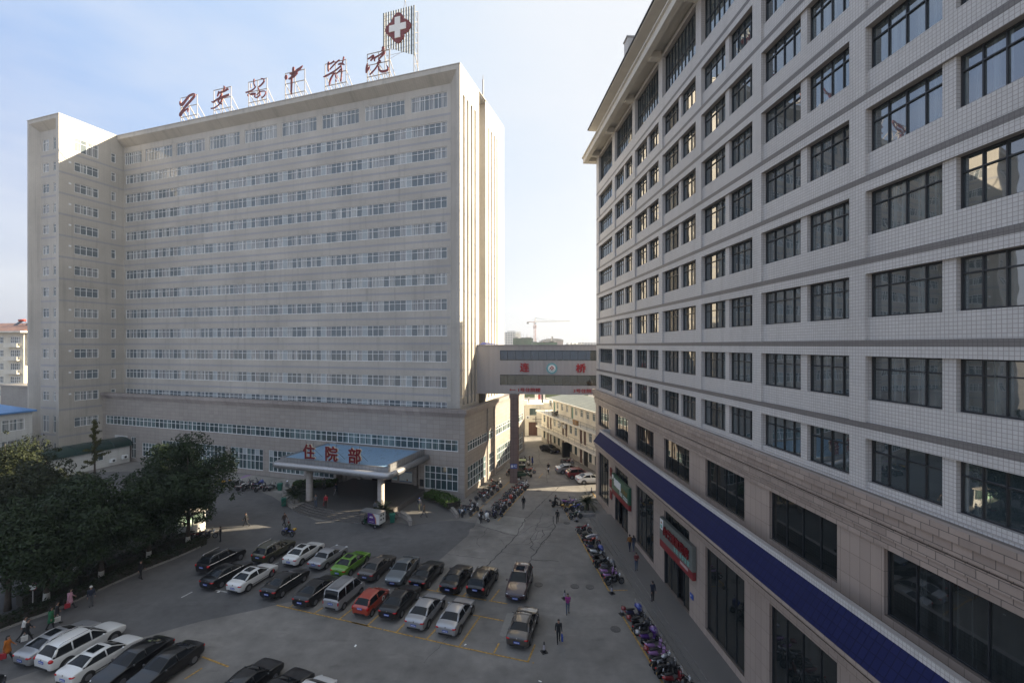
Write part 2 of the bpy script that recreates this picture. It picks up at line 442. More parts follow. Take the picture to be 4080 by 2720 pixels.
wallm.quad((-78.9, WF + 1, 59.2), (-73.4, WF + 1, 59.2), (XW - .8, WF, 60.4), (-80.1, WF, 60.4))
wallm.quad((-80.1, WF, 60.4), (XW - .8, WF, 60.4), (XW - .8, WF, TOP), (-80.1, WF, TOP))
wallm.quad((XL, WF, 0), (-80.1, WF, 0), (-80.1, WF, TOP), (XL, WF, TOP))
wallm.build('wall', M['cream_tile'], HB)
# dark backing so nobody sees through a window hole
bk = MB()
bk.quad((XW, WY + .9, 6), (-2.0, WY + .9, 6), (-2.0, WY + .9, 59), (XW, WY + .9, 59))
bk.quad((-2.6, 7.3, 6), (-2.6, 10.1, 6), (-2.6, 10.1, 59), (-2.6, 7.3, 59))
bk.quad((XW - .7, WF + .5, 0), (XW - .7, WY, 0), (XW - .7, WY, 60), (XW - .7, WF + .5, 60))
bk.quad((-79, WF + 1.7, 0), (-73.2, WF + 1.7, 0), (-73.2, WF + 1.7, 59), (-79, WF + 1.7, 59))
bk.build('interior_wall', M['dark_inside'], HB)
rf = MB()
rf.mi = 0
rf.quad((XL, WF, TOP - .5), (XW, WF, TOP - .5), (XW, 19.5, TOP - .5), (XL, 19.5, TOP - .5))
rf.quad((XW, 0, TOP - .5), (0, 0, TOP - .5), (0, 19.5, TOP - .5), (XW, 19.5, TOP - .5))
rf.mi = 1   # parapet coping
for q in [(XW, -.06, -.06, .3), (XW, 0, 19.3, 19.56)]:
    rf.box(q[0], .06 if q[2] < 1 else 0, q[2], q[3], TOP, TOP + .12)
rf.box(-.3, .06, .3, 19.3, TOP, TOP + .119)
rf.box(XL - .06, XW + .06, WF - .06, WF + .25, TOP, TOP + .121)
rf.box(XW - .25, XW + .06, WF + .25, -.06, TOP, TOP + .12)
rf.box(XL - .06, XL + .25, WF + .25, 19.5, TOP, TOP + .122)
rf.build('roof', [M['roof_concrete'], M['cream_tile']], HB)
# blue-grey bands, 3 mm proud
bd = MB()
for h in heads:
    z = h + .98
    bd.box(XW, -2.0, WY - .004, WY + .02, z - .16, z + .18)
    for segs, e0, e1 in ((slots, 0, 7.3), (slots2, 10.1, 19.5)):
        cur = e0
        for p_, q_ in segs + [(e1, e1)]:
            bd.box(-.02, .004, cur, p_, z - .14, z + .16); cur = q_
    bd.box(-78.85, -73.45, WF + .996, WF + 1.02, z - .16, z + .18)
    bd.box(XW - .02, XW + .004, WF, WY - .1, z - .2, z + .14)
for z in (9.7, 5.0):
    bd.box(-78.85, -73.45, WF + .996, WF + 1.02, z - .16, z + .18)
    bd.box(XW - .02, XW + .004, WF, -2.4, z - .2, z + .14)
bd.build('band', M['blue_band'], HB)
# windows
for a, b in top_bays:
    window(HB, (a, WY + .12, 55.85), 0, b - a, 2.3, 9 if b - a > 6.5 else 8, M['frame_white'], M['glass_left'], (.70,), .075, 3)
for h in heads:
    window(HB, (-71.3, WY + .12, h - WH), 0, 68.7, WH, 70, M['frame_white'], M['glass_left'], (.66,), .08, 3,
           solid=tuple((7 + 8 * k, .02, .98) for k in range(8)))
for i, (a, b, z0, z1) in enumerate(wing_side):
    window(HB, (XW - .1, a, z0), rad(90), b - a, z1 - z0, 4, M['frame_white'], M['glass_left'], (.68,), .08, 2)
for a, b, z0, z1 in nar:
    window(HB, (XW - .1, a, z0), rad(90), b - a, z1 - z0, 1, M['frame_white'], M['glass_left'], (.68,), .08, 0)
for a, b, z0, z1 in wf:
    window(HB, (a, WF + 1.1, z0), 0, b - a, z1 - z0, 2 if b - a > 1.5 else 1, M['frame_white'], M['glass_left'], (.68,), .07, 0)
for a, b, z0, z1 in rec_h:
    window(HB, (-2.0, a, z0), rad(90), b - a, z1 - z0, 2, M['frame_white'], M['glass_left'], (.68,), .07, 0)
# narrow slot windows high in the slots
for a, b in slots + slots2:
    window(HB, (-.86, a + .06, 13), rad(90), b - a - .12, 43.8, 1, M['frame_dark'], M['glass_right'], tuple(k / 12 for k in range(1, 12)), .05, 0)
# small wall vents beside the wing windows
for i, (a, b, z0, z1) in enumerate(wing_side[:-1]):
    v = MB(); v.box(XW - .01, XW + .03, -7.35, -6.98, z1 - .5, z1 - .2); v.build('vent', M['frame_white'], HB)

# ---------------------------------------------------------------- podium (part of the hospital)
PY, PX, PT = -2.3, 1.75, 12.0
pm = MB()
Pf = lambda a, d, z: (a, PY + d, z)
EY = -.9     # entrance recess depth line
gw = [(-4.4, .75, .86, 4.12), (-24.4, -19.7, .78, 4.2), (-32.25, -25.3, .78, 4.2), (-40.3, -33.4, .78, 4.2), (-48.4, -41.4, .78, 4.2),
      (-56.2, -49.4, .5, 4.2), (-61.2, -57.3, 1.0, 3.45), (-64.1, -62.9, .5, 4.3)]
wall(pm, Pf, XW, -19.3, 0, PT, [(-70.9, -19.3, 6.3, 7.88)] + gw[1:], .18)
wall(pm, Pf, -19.3, -5.3, 4.2, PT, [(-19.3, -5.3, 6.3, 7.88)], .18, reveal=False)
pm.box(-19.3, -5.3, PY, PY + .18, 6.1, 6.298); pm.box(-19.3, -5.3, PY + .001, PY + .18, 7.882, 8.1)
wall(pm, Pf, -5.3, PX, 0, PT, [(-5.3, .76, 6.3, 7.88), gw[0]], .18)
# entrance recess
pm.quad((-19.3, EY, 0), (-5.3, EY, 0), (-5.3, EY, 4.4), (-19.3, EY, 4.4))
pm.quad((-19.3, PY, 0), (-19.3, EY, 0), (-19.3, EY, 4.4), (-19.3, PY, 4.4))
pm.quad((-5.3, PY, 0), (-5.3, PY, 4.4), (-5.3, EY, 4.4), (-5.3, EY, 0))
pm.quad((-19.3, PY, 4.4), (-19.3, EY, 4.4), (-5.3, EY, 4.4), (-5.3, PY, 4.4))
for px in (-19.0, -16.3, -6.7): pm.box(px, px + .5, EY - .35, EY + .1, 0, 4.39)
# east face of the podium with its shallow steps
ew = [(-1.2, 6.95, 6.1, 7.5), (7.05, 9.0, 6.1, 7.5), (9.9, 26, 6.1, 7.6), (-1.2, 5.8, .85, 4.05), (7.0, 9.5, .9, 3.95), (10.9, 26, .6, 3.95)]
wall(pm, lambda a, d, z: (PX - d, a, z), PY, 27, 0, PT, ew, .15)
pm.quad((PX, 27, 0), (-6, 27, 0), (-6, 27, PT), (PX, 27, PT))
for y in (6.2, 9.25): pm.box(PX - .01, PX + .16, y, y + .55, 0, PT - .01)
pm.box(PX - .01, PX + .10, PY + 3.2, PY + 3.5, 0, 11.0) if False else None
pm.build('podium_wall', M['granite'], HB)
pr = MB()
pr.quad((XW, PY, PT - .4), (PX, PY, PT - .4), (PX, 27, PT - .4), (XW, 27, PT - .4))
pr.build('podium_roof', M['roof_concrete'], HB)
pc = MB()
def cornice(mb, pts_fn, z0):
    pass
for k, (o, z0, z1) in enumerate([(.10, 11.05, 11.25), (.22, 11.25, 11.5), (.34, 11.5, 11.62), (.45, 11.62, 12.15)]):
    e = .001 * k
    pc.box(XW - .0 if k < 3 else XW - .5, PX + o, PY - o, PY + .4, z0, z1)
    pc.box(PX - .4, PX + o - e, PY + .4, 27, z0, z1)
pc.build('cornice', M['granite_trim'], HB)
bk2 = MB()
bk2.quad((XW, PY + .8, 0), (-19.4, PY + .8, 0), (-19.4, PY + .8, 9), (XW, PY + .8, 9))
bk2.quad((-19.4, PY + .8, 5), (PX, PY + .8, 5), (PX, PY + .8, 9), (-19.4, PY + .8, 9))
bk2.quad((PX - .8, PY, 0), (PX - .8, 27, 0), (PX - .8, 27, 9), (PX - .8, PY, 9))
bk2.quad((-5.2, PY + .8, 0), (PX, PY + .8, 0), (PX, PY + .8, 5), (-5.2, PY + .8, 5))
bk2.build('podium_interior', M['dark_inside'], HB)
window(HB, (-70.9, PY + .1, 6.3), 0, 71.66, 1.58, 72, M['frame_white'], M['glass_podium'], (.64,), .08, 2)
for i, (a, b, z0, z1) in enumerate(gw):
    n = max(2, round((b - a) / .86))
    sol = ((3, .70, .98), (6, .70, .98)) if i in (3,) else (((0, .70, .98),) if i == 2 else ())
    window(HB, (a, PY + .1, z0), 0, b - a, z1 - z0, n, M['frame_white'], M['glass_podium'], (.42, .70), .08, 2 if i else 2, solid=sol)
for a, b, z0, z1 in ew:
    window(HB, (PX - .09, a, z0), rad(90), b - a, z1 - z0, max(2, round((b - a) / .95)), M['frame_white'], M['glass_podium'], (.68,) if z1 - z0 < 2 else (.36, .7), .08, 2)
# white door panel and wall sheet by the lane on the far left of the podium
mb = MB(); mb.box(-68.4, -65.0, PY - .03, PY + .02, 2.2, 4.4); mb.build('shutter', M['white_paint'], HB)
# notice boards and entrance doors
def flat(name, x0, x1, y, z0, z1, mat, parent=HB):
    mb = MB(); mb.box(x0, x1, y - .05, y, z0, z1); return mb.build(name, mat, parent)
mb = MB(); mb.box(-13.9, -10.6, EY - .03, EY + .01, .7, 3.6); mb.build('doorway', M['dark_inside'], HB)
mb = MB()
for x in (-13.9, -12.8, -11.7, -10.68): mb.box(x, x + .08, EY - .09, EY - .031, .7, 3.6)
mb.box(-13.82, -10.68, EY - .088, EY - .032, 3.0, 3.08); mb.build('door_frame', M['frame_dark'], HB)
# ================================================================= RIGHT BUILDING
RB = empty('ward_building', R_ORG, RA, 'white tiled ward building with dark windows, brown stone shopfronts and a long blue awning', 'building')
RXE = 62.0
bays = [(1.2, 7.2)] + [(8.2 + 6.8 * k, 14.2 + 6.8 * k) for k in range(8)]
bays[-1] = (55.8, 61.3)
rows = [(22.05 + 3.4 * k, 23.85 + 3.4 * k) for k in range(-2, 6)]
lower = [15.0] + [20.98 + 3.4 * k + .13 for k in range(-1, 6)]
holesA = []; wm = MB(); wmB = MB(); wins = []
for bi, (a, b) in enumerate(bays):
    for (s, h), lo in zip(rows, lower):
        holesA.append((a, b, lo, h, .12))
        if bi == 0: hs = [(a + .05, b - .05, s, h)]
        else: hs = [(a, a + 2.95, s, h), (a + 3.4, b, s, h)]
        wall(wmB, lambda x, d, z: (x, .12 + d, z), a, b, lo, h, hs, .34)
        for q in hs: wins.append((q[0], q[2], q[1] - q[0], q[3] - q[2], 7 if bi == 0 else 4))
    holesA.append((a, b, 42.5, 46.05, .45))
wall(wm, lambda x, d, z: (x, d, z), 0, RXE, 14.6, 46.4, holesA, .12)
wm.v += []
o = len(wm.v)
wm.add(wmB.v, wmB.f)
wm.quad((0, 0, 0), (0, 0, 46.4), (0, 18, 46.4), (0, 18, 0))
wm.quad((RXE, 0, 0), (RXE, 18, 0), (RXE, 18, 46.4), (RXE, 0, 46.4))
wm.quad((0, 18, 0), (0, 18, 46.4), (RXE, 18, 46.4), (RXE, 18, 0))
wm.build('wall', M['white_tile'], RB)
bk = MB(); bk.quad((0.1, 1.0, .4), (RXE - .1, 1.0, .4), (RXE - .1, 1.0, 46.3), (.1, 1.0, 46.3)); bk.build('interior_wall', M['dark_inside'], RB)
bd = MB()
for k in range(-1, 7):
    z = 20.98 + 3.4 * k; bd.box(-.004, RXE + .004, -.004, .05, z - .13, z + .13)
bd.build('band', M['grey_band'], RB)
# windows: the hundred that show largest are parts of their own, the rest one part
def vis_area(x, z, w_, h_):
    p = fromR(x + w_ / 2, 0, z); d = p.y
    if d < 3: return 0
    u = 2040 + F * p.x / d; v = 1375 - F * (z - CAM_H) / d
    if u > 4200 or v < -150 or v > 2850: return 0
    return h_ * w_ / d ** 3
tall = [(a, 42.5, b - a, 3.55, 10) for a, b in bays]
allw = [(*q, 't') for q in wins] + [(*q, 'T') for q in tall]
allw.sort(key=lambda q: -vis_area(*q[:4]))
def rwin(q):
    x, z, w_, h_, n, k = q
    return window(RB, (x, .34 if k == 't' else .36, z), 0, w_, h_, n, M['frame_dark'], M['glass_right'], (.70,) if k == 't' else (.46,), .06, 0, .10)
rest_f = MB(); rest_g = MB()
for i, q in enumerate(allw):
    if i < 84: rwin(q)
    else:
        x, z, w_, h_, n, k = q; y = .34
        for bar in ((0, w_, 0, .075), (0, w_, h_ - .075, h_), (0, .07, .075, h_ - .075), (w_ - .07, w_, .075, h_ - .075)):
            rest_f.box(x + bar[0], x + bar[1], y - .05, y + .05, z + bar[2], z + bar[3])
        t = h_ * (.70 if k == 't' else .46)
        rest_f.box(x + .07, x + w_ - .07, y - .054, y + .04, z + t - .03, z + t + .03)
        for j in range(1, n): rest_f.box(x + w_ * j / n - .028, x + w_ * j / n + .028, y - .047, y + .048, z + .075, z + h_ - .075)
        rest_g.box(x + .03, x + w_ - .03, y + .01, y + .04, z + .03, z + h_ - .03)
ro = rest_f.build('window', M['frame_dark'], RB); tag(ro, kind='stuff')
rest_g.build('pane', M['glass_right'], ro)
# eaves and roof
ev = MB()
ev.box(-1.5, RXE, -1.5, -.95, 46.25, 46.75)
ev.box(-1.5, -.95, -.95, 18, 46.25, 46.749)
ev.box(-1.5, RXE, -1.5, 18, 46.752, 46.9)
for a, b in bays + [(-.55, 0.35)]:
    x = a - .7 if a > 2 else a - .2
    ev.box(x, x + .55, -.945, -.002, 46.1, 46.748)
ev.box(-1.62, RXE, -1.66, 18, 46.98, 47.12)
ev.box(-1.55, RXE, -1.57, -1.0, 46.9, 46.98)
# upper roof storey, set back
ev.box(0.3, 23.0, .7, 14, 47.12, 50.15)
ev.quad((-.4, -1.0, 50.3), (23.6, -1.0, 50.3), (23.0, .75, 49.9), (.3, .75, 49.9))
ev.quad((23.6, -1.0, 50.3), (23.6, 15.5, 50.3), (23.0, 14, 49.9), (23.0, .75, 49.9))
ev.box(-.4, 23.6, -1.0, 15.5, 50.302, 50.5)
ev.build('eaves', M['soffit'], RB)
rf = MB()
M['roof_tile'] = wall_mat('dark_roof_tile', (.07, .065, .07), .3, .4, .03, (.02, .02, .02), stain=.2)
rf.box(-.55, 23.75, -1.12, -1.0, 50.42, 50.56)
rf.box(-.55, -.4, -1.0, 15.6, 50.42, 50.559)
rf.quad((-.5, -1.05, 50.54), (23.7, -1.05, 50.54), (19, 5, 53.6), (4, 5, 53.6))
rf.quad((23.7, -1.05, 50.54), (23.7, 15.5, 50.54), (19, 9, 53.6), (19, 5, 53.6))
rf.quad((-.5, 15.5, 50.54), (-.5, -1.05, 50.54), (4, 5, 53.6), (4, 9, 53.6))
rf.quad((23.7, 15.5, 50.54), (-.5, 15.5, 50.54), (4, 9, 53.6), (19, 9, 53.6))
rf.quad((4, 5, 53.6), (19, 5, 53.6), (19, 9, 53.6), (4, 9, 53.6))
rf.quad((-1.6, -1.64, 47.13), (RXE, -1.64, 47.13), (RXE, .7, 48.0), (-.2, .7, 48.0))
rf.quad((23.0, .7, 48.0), (RXE, .7, 48.0), (RXE, 12, 51), (23.0, 12, 51))
rf.build('roof', M['roof_tile'], RB)
mb = MB(); mb.box(11.0, 12.1, .2, 1.4, 51.2, 54.6); mb.box(10.9, 12.2, .1, 1.5, 54.6, 54.75); mb.build('chimney', M['white_tile'], RB)
mb = MB(); mb.box(21.6, 23.2, 1.0, 2.4, 51.5, 54.4); mb.build('chimney', M['white_tile'], RB)
# stone base
st = MB()
sx = [1.3, 8.45, 15.4, 22.3, 29.3, 36.2, 43.1, 50.0, 56.8]; SW = 4.62
hs = [(x, x + SW, 10.3, 12.93) for x in sx] + [(x, x + SW, .95, 6.85) for x in sx if x not in (8.45, 22.3)] + [(8.45, 8.45 + SW, .46, 6.85), (22.3, 22.3 + SW, .46, 6.85)]
wall(st, lambda x, d, z: (x, -.06 + d, z), -.1, RXE, 0, 13.0, hs, .30)
st.quad((-.1, -.06, 0), (-.1, -.06, 13), (-.1, 3, 13), (-.1, 3, 0))
st.box(-.1, RXE, -.2, -.06, 6.88, 7.35); st.box(-.1, RXE, -.34, -.06, 7.35, 7.45); st.box(-.1, RXE, -.28, -.06, 7.45, 8.0)
st.box(13.4, 14.0, -.09, -.06, 1.9, 2.75) if False else None
st.build('stone_wall', M['stone'], RB)
sc_ = MB()
for o_, z0, z1 in ((.12, 12.98, 13.42), (.20, 13.42, 13.86), (.12, 13.86, 13.98), (.30, 13.98, 14.44), (.42, 14.44, 14.9)):
    sc_.box(-.1 - o_, RXE, -.06 - o_, .3, z0, z1)
sc_.build('stone_cornice', M['stone_block'], RB)
def swin(x, z, w_, h_, n, tr, gm):
    return window(RB, (x, .14, z), 0, w_, h_, n, M['frame_dark'], gm, tr, .06, 0, .08)
for x in sx:
    swin(x, 10.3, SW, 2.63, 4, (.99,), M['glass_shop'])
    if x not in (8.45, 22.3): swin(x, .95, SW, 5.9, 4, (.985,), M['glass_shop'])
for x in (8.45, 22.3): swin(x, 3.6, SW, 3.25, 4, (.985,), M['glass_shop'])
# shop doors
def doors(x0, glow):
    mb = MB(); mb.box(x0, x0 + SW, .5, .55, .46, 3.6); mb.build('doorway', M['dark_inside'], RB)
    mb = MB(); mb.box(x0 + .0, x0 + .1, .0, .3, .46, 3.58); mb.box(x0 + SW - .1, x0 + SW, .0, .3, .46, 3.58)
    mb.box(x0 + .1, x0 + SW - .1, .05, .25, 3.42, 3.58)
    for k in (1.1, 2.25, 3.4): mb.box(x0 + k, x0 + k + .08, .08, .2, .46, 3.42)
    mb.build('door_frame', M['frame_dark'], RB)
    for k in (.1, 1.2, 2.35, 3.5):
        if k == glow: continue
        g = MB(); g.box(x0 + k, x0 + min(k + 1.02, SW - .12), .12, .14, .46, 3.4); g.build('door', M['glass_shop'], RB)
doors(8.45, 1.2); doors(22.3, 2.35)
M['blue_tile'] = wall_mat('blue_awning_tile', (.011, .015, .066), .24, .36, .016, (.007, .009, .042), stain=.15, var=.06, rough=.6, bump=.02)
M['blue_tile'].node_tree.nodes['Principled BSDF'].inputs['Specular IOR Level'].default_value = .12
aw = MB()
AX0 = 6.3
aw.mi = 0
aw.add([(AX0, -1.28, 10.4), (RXE, -1.28, 10.4), (RXE, -2.05, 9.2), (AX0 - .1, -2.05, 9.2), (AX0 + .2, -1.28, 10.4)], [(4, 1, 2, 3)])
aw.mi = 1
aw.box(AX0, RXE, -1.30, -1.06, 9.95, 10.66); aw.box(AX0, AX0 + .22, -1.06, -.07, 9.95, 10.655)
aw.mi = 2
aw.box(AX0 - .08, RXE, -2.05, -.065, 9.02, 9.18); aw.box(AX0, RXE, -1.29, -.07, 9.18, 9.94); aw.box(AX0, RXE, -.6, -.062, 8.0, 9.02)
aw.mi = 0
aw.poly([(AX0 - .09, -2.05, 9.19), (AX0 + .2, -1.28, 10.4), (AX0 + .2, -1.28, 9.19)])
aw.build('awning', [M['blue_tile'], M['white_tile'], M['stone']], RB)

# ---------------------------------------------------------------- lettering helper
def text_mesh(body, size, depth=.03, bold=0.0, name='lettering', align='LEFT', sy=1.0):
    cu = bpy.data.curves.new('lettering_curve', 'FONT'); cu.body = body; cu.size = size; cu.extrude = depth; cu.resolution_u = 2
    ob = bpy.data.objects.new('lettering_tmp', cu); COL.objects.link(ob)
    bpy.context.view_layer.update()
    me = bpy.data.meshes.new_from_object(ob.evaluated_get(bpy.context.evaluated_depsgraph_get()))
    bpy.data.objects.remove(ob); bpy.data.curves.remove(cu)
    # heavier strokes: struck several times with a small shift
    V = [v.co.copy() for v in me.vertices]; Fs = [tuple(p.vertices) for p in me.polygons]; bpy.data.meshes.remove(me)
    mb = MB(); k = bold * 1.3
    for i, (dx, dy) in enumerate(((0, 0), (k, 0), (-k, 0), (0, k), (0, -k)) if bold else ((0, 0),)):
        mb.add([(v.x + dx, v.y + dy, v.z + .0015 * i) for v in V], Fs)
    return mb.mesh(name, [])
def lettering(body, size, mat, parent, x, y, z, width=None, depth=.03, bold=0.0, name='lettering', height=None, align='LEFT'):
    """upright lettering facing local -y, lower left corner at x,y,z"""
    me = text_mesh(body, size, depth, bold, name)
    xs = [v.co.x for v in me.vertices]; ys = [v.co.y for v in me.vertices]
    x0, x1, y0, y1 = min(xs), max(xs), min(ys), max(ys)
    kx = (width / (x1 - x0)) if width else 1.0; ky = (height / (y1 - y0)) if height else (kx if width else 1.0)
    for v in me.vertices:
        c = v.co; v.co = ((c.x - x0) * kx, -c.z, (c.y - y0) * ky)
    me.materials.clear(); me.materials.append(mat)
    return put(name, me, parent, (x, y, z))
M['sign_red'] = plain('sign_red', (.16, .008, .012), .45, var=.08)
M['red_paint'] = plain('red_letters', (.34, .010, .014), .45, var=.08)
M['white_letters'] = plain('white_letters', (.8, .8, .78), .5, var=.03)
M['sign_green'] = plain('sign_green', (.025, .10, .06), .35, var=.06)
M['sign_grey'] = wall_mat('ribbed_grey_sign', (.15, .165, .15), 30, .11, .012, (.12, .13, .12), stain=.1, var=.02)
M['mint'] = plain('mint_letters', (.16, .42, .36), .5, var=.05)
M['gold'] = plain('ochre_letters', (.28, .14, .02), .5, var=.05)
M['sign_strip'] = plain('sign_strip_red', (.20, .022, .025), .5, var=.1)
# shop sign one
S1 = empty('shop_sign', fromR(8.3, -.1, 3.55), RA, 'green shop sign with white characters and a red lower strip', 'sign')
mb = MB(); mb.box(0, 5.9, -.28, 0, .58, 2.38); mb.build('green_panel', M['sign_green'], S1)
mb = MB(); mb.box(0, 5.9, -.27, 0, 0, .575); mb.build('red_strip', M['sign_strip'], S1)
mb = MB(); mb.lathe([(.26, -.02), (.26, 0)], (.42, -.285, 2.02), 'y', 20); mb.build('emblem', M['white_letters'], S1)
lettering('御膳園', .8, M['white_letters'], S1, .95, -.31, 1.22, width=2.35, height=.85, bold=.012)
rg = random.Random(4)
def strokes(name, mat, parent, x, y, z, w_, h_, n):
    # writing too small to read in the photograph: rows of short strokes
    mb = MB()
    for i in range(n):
        cx_ = x + w_ * (i + .5) / n; cw = w_ / n * .8
        for k in range(3):
            zz = z + h_ * (k + .5) / 3; mb.box(cx_ - cw * rg.uniform(.25, .5), cx_ + cw * rg.uniform(.25, .5), y, y + .012, zz - h_ * .07, zz + h_ * .07)
        xx = cx_ + cw * rg.uniform(-.25, .25); mb.box(xx - cw * .09, xx + cw * .09, y - .003, y + .01, z, z + h_)
    return mb.build(name, mat, parent)
strokes('lettering', M['gold'], S1, 3.45, -.30, 1.2, 1.9, .5, 4)
strokes('lettering', M['white_letters'], S1, 2.75, -.30, .72, 1.1, .42, 4)
strokes('lettering', M['white_letters'], S1, 4.05, -.30, .92, 1.5, .16, 9)
strokes('lettering', M['white_letters'], S1, 4.05, -.30, .68, 1.5, .16, 9)
# shop sign two
S2 = empty('shop_sign', fromR(22.15, -.1, 3.62), RA, 'grey ribbed shop sign with large red characters over the glass doors', 'sign')
mb = MB(); mb.box(0, 5.9, -.28, 0, .62, 2.5); mb.build('grey_panel', M['sign_grey'], S2)
mb = MB(); mb.box(0, 5.9, -.27, 0, 0, .615); mb.build('red_strip', M['sign_strip'], S2)
mb = MB(); mb.box(.15, .72, -.31, -.28, 1.55, 2.4); mb.build('logo_plate', M['frame_white'], S2)
mb = MB(); mb.lathe([(.17, -.012), (.17, 0)], (.43, -.312, 1.8), 'y', 16); mb.build('logo_leaf', M['mint'], S2)
mb = MB(); mb.lathe([(.10, -.012), (.10, 0)], (.43, -.312, 2.12), 'y', 16); mb.build('logo_sun', M['gold'], S2)
lettering('向芝康复药房', 1.0, M['sign_red'], S2, .95, -.36, 1.28, width=4.5, height=.82, bold=.012, depth=.05)
strokes('lettering', M['mint'], S2, 2.75, -.30, .78, .85, .36, 2)
strokes('lettering', M['mint'], S2, 3.75, -.30, .78, 1.75, .36, 4)
mb = MB(); mb.box(3.9, 5.2, -.295, -.27, .34, .54); mb.build('name_plate', M['paper'] if 'paper' in M else plain('name_plate_pink', (.42, .30, .30), .6), S2)
# red plaques on the stone pier beside the green sign
WS = empty('wall_lettering', fromR(6.35, -.1, 1.6), RA, 'column of dark red characters on the stone pier beside the green shop sign', 'sign')
for ch, z_ in (('住', 3.55), ('院', 2.15), ('部', .8)): lettering(ch, 1.0, M['sign_strip'], WS, .4, -.06, z_, width=.95, height=1.05, bold=.03, depth=.03, name='character')
BP = empty('house_number_plate', fromR(27.15, -.1, 1.95), RA, 'small blue number plate on the stone pier by the shop doors', 'sign')
mb = MB(); mb.box(0, .5, -.03, 0, 0, .38); mb.build('plate', plain('blue_plate', (.03, .08, .35), .4), BP)
mb = MB(); mb.lathe([(.06, -.01), (.06, 0)], (.17, -.032, .2), 'y', 10); mb.build('mark', M['white_letters'], BP)

# unseen block on columns behind the ward building, added to trim the sun strips
SUN_BLK = MB()
SUN_BLK.box(-9.8, -3.9, 11.0, 16.0, 21.6, 40)
for x in (-9.0, -4.6):
    for y in (12, 15): SUN_BLK.box(x - .4, x + .4, y - .4, y + .4, 0, 21.6)
SUN_BLK.build('sun_blocker', M['white_tile'], RB)

# ================================================================= BRIDGE
BA = rad(-6.5)
BO = Vector((-5.5, 69.0, 0))
BR = empty('link_bridge', BO, BA, 'grey two storey covered footbridge with red characters linking the two hospital blocks', 'bridge')
M['siding'] = NT('grey_corrugated_siding')
m = M['siding']; vec, ob = m.wallvec()
wv = m.n('ShaderNodeTexWave'); wv.bands_direction = 'X'; wv.inputs['Scale'].default_value = 1.55; wv.inputs['Distortion'].default_value = 0; m.l(vec, wv.inputs['Vector'])
c = m.mix(1.0, (.42, .40, .405), m.rng(wv.outputs['Fac'], 0, 1, .78, 1.05), 'MULTIPLY')
c = m.mix(1.0, c, m.rng(m.noise(m.scale(vec, 1.2, .08, 1), 1, 4), .5, .8, 1, .85), 'MULTIPLY')
M['siding'] = m.done(c, .45, bump=wv.outputs['Fac'], bd=.03, bs=.6)
BL, BDp = 40.0, 4.6
bz0, bz1 = 13.37, 20.85
bm = MB()
bh = [(3.65, BL - .3, 14.75, 16.35), (3.65, BL - .3, 18.55, 20.12)]
wall(bm, lambda x, d, z: (x, d, z), 0, BL, bz0, bz1, bh, .12)
wall(bm, lambda x, d, z: (x, BDp - d, z), 0, BL, bz0, bz1, bh, .12)
bm.quad((0, 0, bz0), (0, 0, bz1), (0, BDp, bz1), (0, BDp, bz0)); bm.quad((BL, 0, bz0), (BL, BDp, bz0), (BL, BDp, bz1), (BL, 0, bz1))
bm.build('wall', M['siding'], BR)
fl = MB(); fl.box(.05, BL - .05, .05, BDp - .05, bz0 + .02, bz0 + .35); fl.box(.05, BL - .05, .14, BDp - .14, 17.0, 17.3); fl.box(-.1, BL + .1, -.12, BDp + .12, bz1 - .02, bz1 + .12)
fl.build('floor_slab', plain('grey_slab', (.30, .29, .30), .7), BR)
for (a, b, z0, z1) in bh:
    for yy, n in ((.08, 'window'), (BDp - .08, 'window')):
        window(BR, (a, yy, z0), 0, b - a, z1 - z0, 30, M['frame_dark'], M['glass_bridge'], (.96,), .05, 0, .06, name=n)
mb = MB()
for i in range(10): mb.box(4.5 + i * 3.7, 4.75 + i * 3.7, 2.0, 2.25, bz0 + .3, bz1 - .1)
mb.build('column', plain('white_column', (.55, .55, .53), .6), BR)
bx = lambda u: ((u - 2040) / F * 68.6 + 5.5) / math.cos(BA)
mb = MB(); mb.poly([(bx(2030), -.03, 14.02), (bx(2036), -.03, 14.22), (bx(2036), -.03, 14.07), (bx(2054), -.03, 14.07), (bx(2054), -.03, 13.97), (bx(2036), -.03, 13.97), (bx(2036), -.03, 13.82)])
mb.build('arrow', M['red_paint'], BR)
lettering('连', 1.5, M['red_paint'], BR, bx(2071), -.08, 16.78, width=1.48, height=1.42, bold=.035, depth=.05, name='character')
lettering('桥', 1.5, M['red_paint'], BR, bx(2289), -.08, 16.70, width=1.52, height=1.42, bold=.035, depth=.05, name='character')
lettering('1号住院楼', .7, M['red_paint'], BR, bx(2065), -.03, 13.72, width=3.45, height=.62, bold=.009)
lettering('3号住院楼', .7, M['red_paint'], BR, bx(2280), -.03, 13.66, width=3.5, height=.62, bold=.009)
M['teal'] = plain('teal_emblem', (.12, .36, .40), .45, var=.03)
ex, ez = bx(2196.5), 17.35
for r, d, mt, nm in ((.83, .05, 'teal', 'emblem_ring'), (.58, .07, 'white_letters', 'emblem_disc')):
    mb = MB(); mb.lathe([(r, -d), (r, 0)], (ex, -.01, ez), 'y', 36); mb.build(nm, M[mt], BR)
mb = MB()
for a in range(28):
    t = 2 * math.pi * a / 28
    mb.cbox((ex + .705 * math.cos(t), -.065, ez + .705 * math.sin(t)), (.035, .012, .035))
mb.build('emblem_text', M['white_letters'], BR)
mb = MB()
for t in range(4):
    a = t * math.pi / 2; mb.lathe([(.145, -.03), (.145, 0)], (ex + .17 * math.cos(a), -.08, ez + .05 + .17 * math.sin(a)), 'y', 14)
mb.build('emblem_flower', M['red_paint'], BR)
